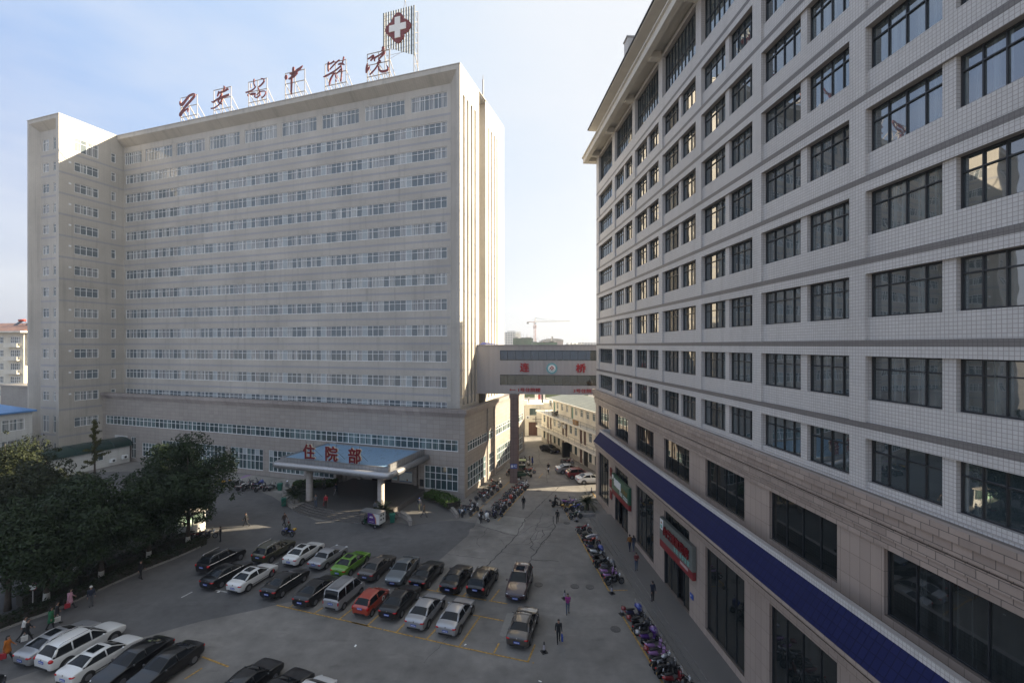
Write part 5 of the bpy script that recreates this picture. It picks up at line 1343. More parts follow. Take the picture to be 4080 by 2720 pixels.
def leaves(mb, c, r, n, size, rnd, flat=.0, shell=.55):
    """n leaf sprays in an ellipsoid at c with radii r, denser at the surface"""
    for _ in range(n):
        while True:
            d = Vector((rnd.gauss(0, 1), rnd.gauss(0, 1), rnd.gauss(0, 1)))
            if d.length > .01: break
        d.normalize(); t = shell + (1 - shell) * rnd.random() ** .6
        p = Vector((c[0] + d.x * r[0] * t, c[1] + d.y * r[1] * t, c[2] + d.z * r[2] * t))
        nrm = (d + Vector((rnd.gauss(0, .6), rnd.gauss(0, .6), rnd.gauss(.4, .6)))).normalized()
        a = nrm.orthogonal().normalized(); a.rotate(Matrix.Rotation(rnd.uniform(0, 6.28), 3, nrm)); b = nrm.cross(a)
        s_ = size * rnd.uniform(.6, 1.3)
        mb.add([p - a * s_, p + b * s_ * .45, p + a * s_, p - b * s_ * .45], [(0, 1, 2, 3)])
def tree(name, base, h, cr, lab, cat='tree', leaf='leaf_dark', seed=1, trunk_h=2.2, white=True, clumps=36, per=420, size=.145, squash=.8, lean=(0, 0), group=None):
    r = random.Random(seed)
    cr *= 1.08
    o = empty(name, base, 0, lab, cat, group)
    tb = MB(); tb.smooth = True
    tb.tube([(0, 0, -.05), (.03, 0, .9), (.05, .05, trunk_h), (lean[0] * .5, lean[1] * .5, trunk_h + (h - trunk_h) * .5), (lean[0], lean[1], h * .9)], [.24, .19, .16, .10, .03], 8)
    for k in range(7):
        a = 6.28 * k / 7 + r.uniform(-.3, .3); z0 = trunk_h * r.uniform(.85, 1.5); e = cr * r.uniform(.55, .85)
        tb.tube([(0, 0, z0), (math.cos(a) * e * .5, math.sin(a) * e * .5, z0 + r.uniform(.5, 1.2)), (math.cos(a) * e, math.sin(a) * e, z0 + r.uniform(1.2, 3))], [.09, .06, .02], 5)
    tb.build('trunk', M['bark'], o)
    if white:
        wb = MB(); wb.smooth = True; wb.tube([(0, 0, -.04), (.03, 0, .95)], [.25, .20], 10); wb.build('whitewash', M['whitewash'], o)
    cb = MB()
    zc = trunk_h * .8 + (h - trunk_h * .8) / 2; hz = (h - trunk_h * .8) / 2
    for k in range(clumps):
        d = Vector((r.gauss(0, 1), r.gauss(0, 1), r.gauss(0, 1))).normalized(); t = r.random() ** .4 * .86
        # narrower towards the top
        pz = zc + d.z * t * hz; nar = 1 - .45 * max(0, (pz - zc) / hz)
        c = (lean[0] * (pz / h) + d.x * t * cr * nar, lean[1] * (pz / h) + d.y * t * cr * nar, pz)
        q = r.uniform(.20, .36) * cr
        leaves(cb, c, (q, q, q * squash), per, size, r)
    # ragged twigs beyond the clumps
    for k in range(int(clumps * 1.2)):
        d = Vector((r.gauss(0, 1), r.gauss(0, 1), r.gauss(0, .9))).normalized(); nar = 1 - .45 * max(0, d.z)
        c = (lean[0] * .5 + d.x * cr * nar * r.uniform(.9, 1.06), lean[1] * .5 + d.y * cr * nar * r.uniform(.9, 1.06), zc + d.z * hz * r.uniform(.92, 1.08))
        leaves(cb, c, (.32, .32, .26), 22, size * .9, r, shell=.1)
    cb.build('crown', M[leaf], o)
    return o
TG = 'broad dark trees beside the drive'
tree('broadleaf_tree', G(748, 2172), 11.3, 4.7, 'tall dark broadleaf tree at the right end of the tree row', seed=2, clumps=46, trunk_h=2.6, group=TG)
tree('broadleaf_tree', G(690, 2120), 10.6, 3.6, 'dark broadleaf tree just behind the rightmost tree of the row', seed=3, trunk_h=2.6, group=TG, lean=(-.8, 0))
tree('broadleaf_tree', G(592, 2233), 8.3, 3.4, 'dark tree with whitewashed trunk above the man in black by the kerb', seed=4, group=TG, trunk_h=2.5)
tree('broadleaf_tree', G(402, 2315), 9.6, 4.3, 'large dark tree with a bright whitewashed trunk in the middle of the row', seed=5, clumps=44, group=TG)
tree('broadleaf_tree', G(304, 2270), 8.9, 3.6, 'dark tree with a slim whitewashed trunk behind the middle of the row', seed=6, group=TG)
tree('broadleaf_tree', G(184, 2406), 8.9, 4.0, 'dark tree with whitewashed trunk right of the round road sign', seed=7, clumps=40, group=TG)
tree('broadleaf_tree', G(30, 2430), 8.6, 4.0, 'dark tree at the left picture edge over the hedge', seed=8, clumps=40, group=TG, white=False)
tree('olive_tree', G(150, 2230), 11.0, 4.2, 'olive green tree with yellowish top leaves at the left', seed=9, leaf='leaf_mid', clumps=40, white=False)
tree('olive_tree', G(20, 2130), 11.2, 4.5, 'dull green tree below the blue roofed building', seed=10, leaf='leaf_mid', clumps=40, white=False)
gk = empty('ginkgo_tree', G(376, 2000), 0, 'slender yellow green ginkgo rising alone above the dark crowns', 'tree')
tb = MB(); tb.tube([(0, 0, 0), (.05, 0, 5), (0, 0, 10.8)], [.16, .10, .02], 6); tb.build('trunk', M['bark'], gk)
r = random.Random(12); cb = MB()
for k in range(16):
    z = 5 + k * .37; a = r.uniform(0, 6.28); e = (1 - k / 17) * 1.7 * r.uniform(.5, 1.0)
    for t in (.25, .6, 1.0): leaves(cb, (math.cos(a) * e * t, math.sin(a) * e * t, z + t * .35), (.3, .3, .22), 34, .12, r, shell=.1)
for k in range(16): leaves(cb, (0, 0, 5.5 + k * .34), (.38 - .015 * k,) * 2 + (.3,), 46, .12, r, shell=.1)
cb.build('crown', M['leaf_yellow'], gk)
for (u, v, s_, lab) in ((150, 2540, 1, 'a'),): pass
# hedges
def hedge(pts, w_, h, lab, leaf='leaf_hedge', dens=90, size=.11, z0=0.0, seed=1, cat='hedge'):
    o = empty('hedge', pts[0], 0, lab, cat); r = random.Random(seed); b0 = Vector(pts[0]); mb = MB(); st_ = MB()
    for a, b in zip(pts[:-1], pts[1:]):
        L_ = (b - a).length; d = (b - a).normalized(); s_ = Vector((-d.y, d.x, 0))
        n = int(L_ * dens * w_)
        for i in range(n):
            t, q = r.random() * L_, r.uniform(-.5, .5); zz_ = h * (1 - abs(r.gauss(0, .22))) if r.random() < .6 else r.uniform(.05, h); q = q if zz_ > h * .7 else math.copysign(.5, q) * r.uniform(.8, 1.05)
            p = a - b0 + d * t + s_ * q * w_ + Vector((0, 0, z0 + zz_)); nrm = Vector((r.gauss(0, .7), r.gauss(0, .7), r.gauss(.6, .6))).normalized(); e = nrm.orthogonal().normalized(); e.rotate(Matrix.Rotation(r.uniform(0, 6.28), 3, nrm)); f_ = nrm.cross(e); k = size * r.uniform(.6, 1.3)
            mb.add([p - e * k, p + f_ * k * .5, p + e * k, p - f_ * k * .5], [(0, 1, 2, 3)])
        q = [a - b0 - s_ * w_ * .42, b - b0 - s_ * w_ * .42, b - b0 + s_ * w_ * .42, a - b0 + s_ * w_ * .42]
        st_.prism([(p.x, p.y) for p in q], z0, z0 + h * .8)
    st_.build('stems', M['soil'], o); mb.build('foliage', M[leaf], o); return o
hk = [G(u, v) for u, v in [(-60, 2540), (120, 2470), (208, 2440), (390, 2355), (560, 2280), (700, 2225), (800, 2180)]]
off = lambda p, k: p + Vector((-.42, .9, 0)) * k
hedge([off(p, 1.0) for p in hk], 1.3, .75, 'long low dark hedge along the kerb under the trees', dens=130, seed=5)
hedge([off(p, 4.2) for p in hk[:-1]], 1.6, 1.1, 'second dark hedge deeper under the tree row', dens=90, seed=6)
sheet('garden_bed', [off(p, .1) for p in hk] + [off(hk[-1], 3)] + [off(p, 12) for p in reversed(hk[:-2])], M['soil'], .02)
kb = MB()
for a, b in zip(hk[:-1], hk[1:]):
    d = (b - a).normalized(); s_ = Vector((-d.y, d.x, 0)); q = [a, b, b + s_ * .22, a + s_ * .22]; kb.prism([(p.x, p.y) for p in q], -.05, .13)
o = kb.build('kerb', M['kerb']); tag(o, kind='structure')
hedge([fromL(-23.2, -6.4), fromL(-20.0, -5.0), fromL(-17.8, -3.9)], 1.9, .75, 'bright green trimmed hedge left of the entrance by the column', 'leaf_bright', 240, .09, .5, 7)
hedge([fromL(-3.0, -3.9), fromL(-.6, -4.4), fromL(1.0, -5.6), fromL(2.2, -6.6)], 2.0, .85, 'bright green trimmed hedge at the podium corner', 'leaf_bright', 240, .09, .35, 8)
# cycads: sago palms with arching fronds
def cycad(p, lab, h=1.0, L_=1.5, seed=1):
    o = empty('sago_palm', p, 0, lab, 'palm'); r = random.Random(seed)
    tb = MB(); tb.tube([(0, 0, 0), (0, 0, h)], [.22, .2], 8); tb.build('trunk', M['bark'], o)
    mb = MB()
    for k in range(38):
        a = 6.28 * k / 38 * 2.62 + r.uniform(-.1, .1); up = r.uniform(.15, 1.25); pts = []
        for i in range(9):
            t = i / 8; rr = L_ * (t * math.cos(up * .9) + .12 * t * t); z = h + L_ * (t * math.sin(up) - .75 * t * t * math.cos(up)); pts.append(Vector((math.cos(a) * rr, math.sin(a) * rr, z)))
        mb.tube(pts, .014, 3, False)
        for i in range(1, 9):
            d = (pts[i] - pts[i - 1]); sd = Vector((-math.sin(a), math.cos(a), -.25))
            for f in (0, .5):
                c = pts[i - 1] + d * f; wl_ = .26 * L_ * math.sin(math.pi * (.12 + .8 * (i + f) / 9.5))
                for s_ in (1, -1):
                    e = c + Vector((sd.x * s_, sd.y * s_, sd.z)) * wl_ + d * .5; mb.add([c, c + d * .28, e], [(0, 1, 2)])
    mb.build('frond', M['leaf_dark'], o); return o
cycad(fromL(-18.3, -11.2, .3), 'dark sago palm in the stone planter left of the entrance steps', 1.1, 1.7, 1)
cycad(fromL(-4.6, -11.9, .2), 'dark sago palm behind the cargo tricycle', .9, 1.6, 2)
cycad(G(2340, 2030), 'sago palm in the corner planter at the far end of the walkway', 1.0, 1.45, 3)
po = G(2330, 2058); o = empty('planter', po, RA, 'low stone edging around the palm at the walkway end', 'planter'); mb = MB(); mb.box(-2.2, .1, -.9, -.65, 0, .35); mb.box(-.15, .1, -.65, 1.3, 0, .38); mb.build('edging', M['kerb'], o)
# ================================================================= VEHICLES
def paint(name, col, rough=.22, metal=.0, coat=1.0):
    m = bpy.data.materials.new(name); m.use_nodes = True; p = m.node_tree.nodes['Principled BSDF']
    p.inputs['Base Color'].default_value = (*col, 1); p.inputs['Roughness'].default_value = rough + .1; p.inputs['Metallic'].default_value = metal
    p.inputs['Coat Weight'].default_value = coat; p.inputs['Coat Roughness'].default_value = .05
    return m
P = {'black': paint('black_car_paint', (.005, .005, .006), .2, 0, .45), 'white': paint('white_car_paint', (.62, .62, .61)), 'silver': paint('silver_car_paint', (.34, .345, .36), .3, .5), 'green': paint('green_car_paint', (.10, .24, .012)), 'red': paint('red_car_paint', (.32, .035, .015)), 'deepred': paint('deep_red_car_paint', (.16, .008, .012)), 'olive': paint('olive_car_paint', (.065, .062, .035), .3, .4), 'brown': paint('grey_brown_car_paint', (.075, .066, .06), .3, .4), 'steel': paint('grey_blue_car_paint', (.13, .15, .165), .3, .5), 'maroon': paint('maroon_car_paint', (.035, .012, .016)), 'lilac': paint('lilac_paint', (.30, .15, .34), .3), 'yellow': paint('yellow_paint', (.42, .24, .01), .3), 'blue': paint('blue_paint', (.02, .04, .24), .3), 'navy': paint('navy_paint', (.012, .014, .05), .3), 'dgreen': paint('dark_green_paint', (.012, .05, .03), .3), 'grey': paint('grey_paint', (.12, .12, .13), .3), 'purple': paint('purple_paint', (.07, .02, .16), .3), 'ltblue': paint('light_blue_paint', (.06, .18, .36), .4)}
M['car_glass'] = plain('car_glass', (.010, .012, .014), .03, var=.0, ior=1.33)
M['tyre'] = plain('tyre_rubber', (.014, .014, .014), .85); M['rim'] = plain('alloy_rim', (.22, .22, .23), .4, metal=.6, var=.05); M['chrome'] = plain('chrome_trim', (.62, .62, .63), .2, metal=1.0, var=.0)
M['tail'] = plain('tail_lamp_red', (.42, .008, .01), .2, var=.05); M['headlamp'] = plain('head_lamp_clear', (.55, .56, .58), .1, var=.05, ior=1.6); M['plate_blue'] = plain('plate_blue', (.02, .07, .38), .5, var=.0); M['plastic'] = plain('black_plastic', (.018, .018, .019), .6); M['orange'] = plain('orange_lamp', (.45, .12, .01), .3)
def loft(spec, subd=2):
    """spec: stations (x, zbot, hw, zsh, ztop, rhw, cab). returns (verts, quads, face tags) after smoothing"""
    NS = len(spec); vs = []; prof = []
    for (x, zb, hw, zs, zt, rw, cab) in spec:
        p = [(0, zb), (hw * .86, zb), (hw * .97, zb + .07), (hw, (zb + zs) * .52), (hw * .985, zs)]
        if cab == 1: p += [(hw * .93, zs + .03), (rw, zt - .08), (rw * .78, zt - .012), (0, zt + .012)]
        elif cab == 2: p += [(hw * .93, zs + .03), (hw * .86, zs + .06), (hw * .5, zt), (0, zt + .012)]   # base of a screen
        else: p += [(hw * .92, zs + .025), (hw * .74, zt - .012), (hw * .42, zt + .002), (0, zt + .01)]
        prof.append(p)
    n = len(prof[0]); ring = 2 * n - 2
    for (x, *_), p in zip(spec, prof):
        full = p + [(-q[0], q[1]) for q in reversed(p[1:-1])]
        vs += [(x, q[0], q[1]) for q in full]
    fs = []; tg = []
    for i in range(NS - 1):
        ca, cb = spec[i][6], spec[i + 1][6]
        for k in range(ring):
            a, b = i * ring + k, i * ring + (k + 1) % ring
            fs.append((a, b, b + ring, a + ring))
            row = k if k < n - 1 else ring - 1 - k
            t = 0
            if ca and cb:
                if row == 5: t = 1
                elif row in (6, 7):
                    if ca == 2 and cb == 1: t = 3   # rear screen
                    elif ca == 1 and cb == 2: t = 2  # windscreen
            tg.append(t)
    fs.append(tuple(range(ring - 1, -1, -1))); tg.append(0); fs.append(tuple(range((NS - 1) * ring, NS * ring))); tg.append(0)
    me = bpy.data.meshes.new('tmp'); me.from_pydata(vs, [], fs); me.polygons.foreach_set('material_index', tg)
    for _ in range(4): me.materials.append(None)
    me.update()
    bm = bmesh.new(); bm.from_mesh(me); cr = bm.edges.layers.float.new('crease_edge')
    cabs = {i for i, s_ in enumerate(spec) if s_[6]}
    for e in bm.edges:
        i0, k0 = divmod(e.verts[0].index, ring); i1, k1 = divmod(e.verts[1].index, ring)
        r0 = k0 if k0 < n else ring - k0; r1 = k1 if k1 < n else ring - k1
        if i0 != i1 and i0 in cabs and i1 in cabs and r0 == r1 and r0 in (5, 6): e[cr] = .5
        if i0 == i1 and i0 in cabs and min(r0, r1) >= 5: e[cr] = .3
    bm.to_mesh(me); bm.free()
    ob = bpy.data.objects.new('tmp', me); COL.objects.link(ob)
    md = ob.modifiers.new('s', 'SUBSURF'); md.levels = subd; md.render_levels = subd
    bpy.context.view_layer.update()
    ev = ob.evaluated_get(bpy.context.evaluated_depsgraph_get()); m2 = ev.to_mesh()
    V = [tuple(v.co) for v in m2.vertices]; Fc = [tuple(p.vertices) for p in m2.polygons]; T = [p.material_index for p in m2.polygons]
    ev.to_mesh_clear(); bpy.data.objects.remove(ob); bpy.data.meshes.remove(me)
    return V, Fc, T, spec, prof
def sub(V, Fc, T, t, name, mat):
    idx = {}; vs = []; fs = []
    for f, q in zip(Fc, T):
        if q != t: continue
        g = []
        for i in f:
            if i not in idx: idx[i] = len(vs); vs.append(V[i])
            g.append(idx[i])
        fs.append(g)
    me = bpy.data.meshes.new(name); me.from_pydata(vs, [], fs); me.materials.append(mat); me.polygons.foreach_set('use_smooth', [True] * len(fs)); me.update(); return me
SPECS = {
 'sedan': dict(st=[(-2.25, .42, .74, .80, .85, .5, 0), (-2.2, .30, .82, .90, .96, .5, 0), (-2.0, .24, .87, .99, 1.06, .5, 0), (-1.62, .22, .88, 1.0, 1.09, .6, 2), (-.95, .2, .885, .985, 1.39, .60, 1), (-.3, .2, .89, .97, 1.46, .62, 1), (.22, .2, .89, .95, 1.43, .60, 1), (1.0, .2, .885, .93, 1.0, .6, 2), (1.55, .2, .87, .88, .93, .5, 0), (2.0, .22, .86, .79, .83, .5, 0), (2.2, .28, .80, .68, .73, .5, 0), (2.27, .38, .72, .58, .62, .5, 0)], wb=(-1.33, 1.33), r=.325, hw=.89, belt=.99, roofz=1.44),
 'old': dict(st=[(-2.2, .42, .76, .74, .80, .5, 0), (-2.17, .32, .81, .86, .92, .5, 0), (-1.9, .27, .83, .93, .98, .5, 0), (-1.25, .24, .84, .94, 1.0, .6, 2), (-.85, .22, .84, .93, 1.36, .62, 1), (-.3, .22, .84, .92, 1.40, .64, 1), (.25, .22, .84, .91, 1.37, .62, 1), (.8, .22, .84, .90, .96, .6, 2), (1.5, .22, .83, .86, .90, .5, 0), (2.05, .26, .80, .78, .82, .5, 0), (2.2, .34, .76, .64, .7, .5, 0)], wb=(-1.25, 1.3), r=.30, hw=.84, belt=.94, roofz=1.38),
 'suv': dict(st=[(-2.25, .5, .72, .95, 1.0, .5, 0), (-2.22, .38, .82, 1.02, 1.08, .5, 0), (-2.08, .32, .88, 1.08, 1.14, .6, 2), (-1.72, .28, .91, 1.06, 1.62, .62, 1), (-.9, .27, .915, 1.04, 1.70, .66, 1), (.2, .27, .915, 1.02, 1.68, .64, 1), (.95, .27, .91, 1.02, 1.10, .6, 2), (1.55, .27, .90, .98, 1.04, .5, 0), (2.0, .3, .86, .88, .94, .5, 0), (2.22, .38, .78, .74, .8, .5, 0), (2.28, .5, .66, .64, .68, .5, 0)], wb=(-1.32, 1.36), r=.37, hw=.915, belt=1.06, roofz=1.69),
 'hatch': dict(st=[(-1.78, .46, .64, .86, .92, .5, 0), (-1.75, .34, .74, .92, .98, .5, 0), (-1.62, .26, .79, .97, 1.04, .6, 2), (-1.2, .22, .80, .96, 1.44, .56, 1), (-.4, .2, .80, .95, 1.50, .58, 1), (.35, .2, .80, .93, 1.46, .56, 1), (1.0, .2, .80, .92, .99, .6, 2), (1.4, .22, .78, .85, .90, .5, 0), (1.7, .3, .70, .70, .75, .5, 0), (1.78, .42, .58, .60, .64, .5, 0)], wb=(-1.15, 1.15), r=.29, hw=.80, belt=.97, roofz=1.47),
 'van': dict(st=[(-1.98, .46, .72, .98, 1.0, .5, 0), (-1.96, .34, .78, 1.0, 1.06, .5, 0), (-1.92, .28, .80, 1.04, 1.10, .62, 2), (-1.78, .26, .80, 1.04, 1.84, .66, 1), (-.8, .25, .80, 1.03, 1.92, .68, 1), (.6, .25, .80, 1.02, 1.88, .66, 1), (1.35, .25, .80, 1.0, 1.06, .62, 2), (1.65, .27, .78, .88, .92, .5, 0), (1.88, .32, .74, .74, .78, .5, 0), (1.94, .42, .66, .62, .66, .5, 0)], wb=(-1.2, 1.2), r=.28, hw=.80, belt=1.05, roofz=1.9),
}
_car = {}
def wheel_meshes(r, w_=.2):
    key = ('w', r, w_)
    if key in _car: return _car[key]
    t = MB(); t.smooth = True; t.lathe([(r * .62, -w_ / 2), (r * .93, -w_ / 2), (r, -w_ * .35), (r, w_ * .35), (r * .93, w_ / 2), (r * .62, w_ / 2)], ax='y', n=22)
    m_ = MB(); m_.lathe([(r * .64, -w_ / 2 - .006), (r * .60, -w_ / 2 - .012), (r * .60, -w_ / 2 + .03)], ax='y', n=20)
    for k in range(6):
        a = math.pi * 2 * k / 6; c, s_ = math.cos(a), math.sin(a)
        m_.add([(c * r * .1 - s_ * .045, -w_ / 2 - .014, s_ * r * .1 + c * .045), (c * r * .1 + s_ * .045, -w_ / 2 - .014, s_ * r * .1 - c * .045), (c * r * .6 + s_ * .03, -w_ / 2 - .012, s_ * r * .6 - c * .03), (c * r * .6 - s_ * .03, -w_ / 2 - .012, s_ * r * .6 + c * .03)], [(0, 1, 2, 3)])
    m_.lathe([(r * .14, -w_ / 2 - .02), (r * .14, -w_ / 2)], ax='y', n=10)
    # dark dish behind the spokes
    d = MB(); d.lathe([(r * .6, -w_ / 2 + .02), (r * .6, w_ / 2)], ax='y', n=18)
    _car[key] = (t.mesh('tyre', M['tyre']), m_.mesh('rim', M['rim']), d.mesh('hub', M['plastic'])); return _car[key]
def car_meshes(kind):
    if kind in _car: return _car[kind]
    S = SPECS[kind]; V, Fc, T, spec, prof = loft(S['st'])
    D = {}
    D['body'] = sub(V, Fc, T, 0, 'body', P['black']); D['glass'] = sub(V, Fc, T, 1, 'side_window', M['car_glass'])
    D['front'] = sub(V, Fc, T, 2, 'windscreen', M['car_glass']); D['rear'] = sub(V, Fc, T, 3, 'rear_window', M['car_glass'])
    cab = [i for i, s_ in enumerate(spec) if s_[6]]
    pil = MB(); pil.smooth = True; tr = MB()
    for sg in (1, -1):
        up = [(spec[i][0], sg * prof[i][6][0], prof[i][6][1]) for i in cab]; lo = [(spec[i][0], sg * prof[i][5][0], prof[i][5][1]) for i in cab]
        pil.tube(up, .038, 6)
        def at(L_, x):
            for a, b in zip(L_[:-1], L_[1:]):
                if a[0] <= x <= b[0]: t = (x - a[0]) / (b[0] - a[0]); return [a[j] + (b[j] - a[j]) * t for j in range(3)]
            return list(L_[-1])
        for x in ((-.2,) if kind in ('sedan', 'old', 'hatch') else (-1.0, .05) if kind == 'suv' else (-.9, .2)):
            a, b = at(lo, x), at(up, x); a[1] *= 1.012; b[1] *= 1.012; pil.tube([a, b], .045, 4)
        # thick rear quarter
        i = cab[0]; pil.tube([(spec[cab[0]][0] + .12, sg * prof[cab[0]][6][0] * .985, prof[cab[0]][6][1] + .02), at(up, spec[cab[1]][0] - .05)], .085 if kind != 'van' else .06, 6)
        tr.tube([(p[0], p[1] * 1.01, p[2]) for p in lo], .018, 4)
    D['pillar'] = pil.mesh('pillar', P['black']); D['trim'] = tr.mesh('window_trim', M['plastic'])
    x0 = spec[0][0]; x1 = spec[-1][0]; hw = S['hw']; zs0 = spec[1][3]; zs1 = spec[-3][3]
    # wheel arches
    D['arch'] = []
    for x in S['wb']:
        r = S['r'] + .075
        for sg in (1, -1):
            ar = MB(); pts = [(x + r * math.cos(t), S['r'] + r * math.sin(t)) for t in [math.pi * k / 14 for k in range(15)]] + [(x - r, S['r'] - .1), (x + r, S['r'] - .1)]
            y1 = sg * (hw + .006); ar.ext(pts, 'y', min(y1, sg * (hw - .25)), max(y1, sg * (hw - .25))); D['arch'].append(ar.mesh('wheel_arch', M['plastic']))
    lo_ = MB(); lo_.box(x0 - .015, x0 + .2, -hw * .62, hw * .62, spec[0][1] - .1, spec[0][1] + .02); lo_.box(x1 - .25, x1 - .0, -hw * .55, hw * .55, .3, .42); D['bumper'] = lo_.mesh('lower_bumper', M['plastic'])
    gr = MB(); gr.box(x1 - .12, x1 + .012, -hw * .42, hw * .42, .48, .62); D['grille'] = gr.mesh('grille', M['plastic'])
    gc = MB(); gc.box(x1 - .1, x1 + .02, -hw * .44, hw * .44, .60, .635); D['grille_bar'] = gc.mesh('grille_bar', M['chrome'])
    def lamp(c, r_): q = MB(); q.smooth = True; q.ell(c, r_, 10, 7); return q
    zt = zs0 - .02 if kind not in ('suv', 'hatch', 'van') else zs0 - .02
    if kind in ('van',): tl = [lamp((x0 + .06, s_ * hw * .90, .82), (.07, .07, .22)) for s_ in (1, -1)]
    elif kind == 'suv': tl = [lamp((x0 + .13, s_ * hw * .80, .97), (.15, .16, .13)) for s_ in (1, -1)]
    elif kind == 'hatch': tl = [lamp((x0 + .10, s_ * hw * .86, .86), (.12, .10, .16)) for s_ in (1, -1)]
    elif kind == 'old': tl = [lamp((x0 + .05, s_ * hw * .78, .74), (.07, .17, .09)) for s_ in (1, -1)]
    else: tl = [lamp((x0 + .15, s_ * hw * .74, .83), (.17, .20, .095)) for s_ in (1, -1)]
    D['taillight'] = [q.mesh('taillight', M['tail']) for q in tl]
    hx_ = x1 - (.22 if kind != 'hatch' else .2)
    D['headlight'] = [lamp((hx_ - .04, s_ * hw * .74, spec[-2][3] + .0), (.22, .15, .07)).mesh('headlight', M['headlamp']) for s_ in (1, -1)]
    pz = .70 if kind in ('sedan', 'old') else (.86 if kind in ('suv', 'hatch') else .78)
    if kind == 'sedan': pz = .62
    def plate(x, z, sg):
        q = MB(); q.box(x - .012, x + .012, -.23, .23, z - .075, z + .075); q.mi = 1
        for k in range(6): y = -.18 + k * .062 + (.02 if k > 1 else 0); q.box(x + sg * .012, x + sg * .015, y, y + .034, z - .035, z + .035)
        return q.mesh('number_plate', [M['plate_blue'], M['white_letters']])
    D['plate'] = [plate(x0 - .012, pz, -1), plate(x1 + .022, .46, 1)]
    mi = []
    cw = spec[cab[-1]]
    for s_ in (1, -1):
        q = lamp((cw[0] - .30, s_ * (hw + .10), cw[3] + .07), (.07, .11, .07)); mi.append(q.mesh('mirror', P['black']))
    D['mirror'] = mi
    hd = MB()
    for s_ in (1, -1):
        for x in (-.75, .25): hd.box(x - .09, x + .09, s_ * hw - .02, s_ * hw + .02, cw[3] - .13, cw[3] - .1)
    D['handle'] = hd.mesh('door_handle', P['black'])
    sm = MB()
    zt_ = [s_[4] for s_ in spec if s_[6] == 1]
    i = cab[1]; sm.add([(-.75, -.36, S['roofz'] + .018), (-.05, -.38, S['roofz'] + .034), (-.05, .38, S['roofz'] + .034), (-.75, .36, S['roofz'] + .018)], [(0, 1, 2, 3)]); D['sunroof'] = sm.mesh('sunroof', M['car_glass'])
    rr = MB(); rr.smooth = True
    for s_ in (1, -1): rr.tube([(-1.6, s_ * .58, S['roofz'] - .03), (-1.4, s_ * .60, S['roofz'] + .05), (.1, s_ * .60, S['roofz'] + .06), (.3, s_ * .58, S['roofz'] - .01)], .025, 5)
    D['rail'] = rr.mesh('roof_rail', M['chrome'])
    rb = MB()
    if kind == 'van':
        for k in range(7): y = -.42 + k * .14; rb.box(-1.6, .5, y - .02, y + .02, 1.86, 1.935)
    D['roof_rib'] = rb.mesh('roof_rib', P['black']) if kind == 'van' else None
    em = MB(); em.lathe([(.055, -.02), (.055, .01)], (x0 - .0 if kind != 'sedan' else x0 + .02, 0, zs0 - .0), 'x', 10); D['badge'] = em.mesh('badge', M['chrome'])
    D['sill'] = []
    for s_ in (1, -1):
        sd = MB(); sd.box(-1.0, 1.0, min(s_ * hw - s_ * .01, s_ * hw + s_ * .012), max(s_ * hw - s_ * .01, s_ * hw + s_ * .012), .42, .46); D['sill'].append(sd.mesh('side_sill', M['plastic']))
    _car[kind] = D; return D
CS = .93
def car(kind, col, X, Y, hd, lab, name='parked_car', sun=False, rail=False, chrome=False, cat='car', group='cars in the hospital yard', s=CS):
    o = empty(name, (X, Y, 0), rad(90 - hd), lab, cat, group); o.scale = (s, s, s)
    D = car_meshes(kind); pm = P[col]; S = SPECS[kind]
    b = put('body', D['body'], o, mats=[pm]); put('pillar', D['pillar'], b, mats=[pm if kind != 'suv' or col != 'white' else pm])
    put('side_window', D['glass'], o); put('windscreen', D['front'], o); put('rear_window', D['rear'], o)
    put('window_trim', D['trim'], b, mats=[M['chrome'] if chrome else M['plastic']]); [put('wheel_arch', q, b) for q in D['arch']]
    put('lower_bumper', D['bumper'], b); g = put('grille', D['grille'], o); put('grille_bar', D['grille_bar'], g)
    for m_ in D['taillight']: put('taillight', m_, o)
    for m_ in D['headlight']: put('headlight', m_, o)
    for m_ in D['plate']: put('number_plate', m_, o)
    for m_ in D['mirror']: put('mirror', m_, o, mats=[pm])
    put('door_handle', D['handle'], o, mats=[M['chrome'] if chrome else pm]); put('badge', D['badge'], o); [put('side_sill', q, b) for q in D['sill']]
    if sun: put('sunroof', D['sunroof'], o)
    if rail: put('roof_rail', D['rail'], o)
    if D['roof_rib']: put('roof_rib', D['roof_rib'], b, mats=[pm])
    t, rm, hb = wheel_meshes(S['r'])
    for x in S['wb']:
        for sg in (1, -1):
            w_ = empty('wheel', (x, sg * (S['hw'] - .095), S['r'])); w_.parent = o; w_.rotation_euler = (0, 0, 0 if sg < 0 else math.pi)
            put('tyre', t, w_); put('rim', rm, w_); put('hub', hb, w_)
    return o
H1 = 16.0
car('suv', 'black', -27.54, 41.96, H1, 'black sport utility car with chrome roof rails at the left end of the back row', rail=True, chrome=True)
car('suv', 'olive', -23.55, 43.82, H1, 'olive green sport utility car farthest back in the yard', rail=True)
car('sedan', 'white', -20.41, 43.43, H1, 'white sedan with sunroof between the olive car and the old silver saloon', sun=True)
car('old', 'silver', -17.70, 42.67, 17.5, 'boxy old silver saloon between the white and the green car')
car('sedan', 'green', -15.05, 41.42, H1, 'bright green sedan with black sunroof', sun=True)
car('sedan', 'brown', -12.36, 40.71, H1, 'grey brown sedan right of the bright green car')
car('sedan', 'steel', -9.89, 40.1, 192, 'grey blue sedan facing the camera in the back row', chrome=True)
car('sedan', 'black', -7.56, 39.5, H1, 'black sedan right of the grey blue car facing us')
car('sedan', 'black', -4.82, 38.76, H1, 'black sedan in the back row left of the black sport utility car with rails')
car('suv', 'black', -2.49, 38.29, H1, 'black sport utility car with silver rails at the right of the back row', rail=True)
car('suv', 'maroon', .66, 37.88, 191, 'maroon sport utility car facing the camera on the right', sun=True, rail=True, s=.97)
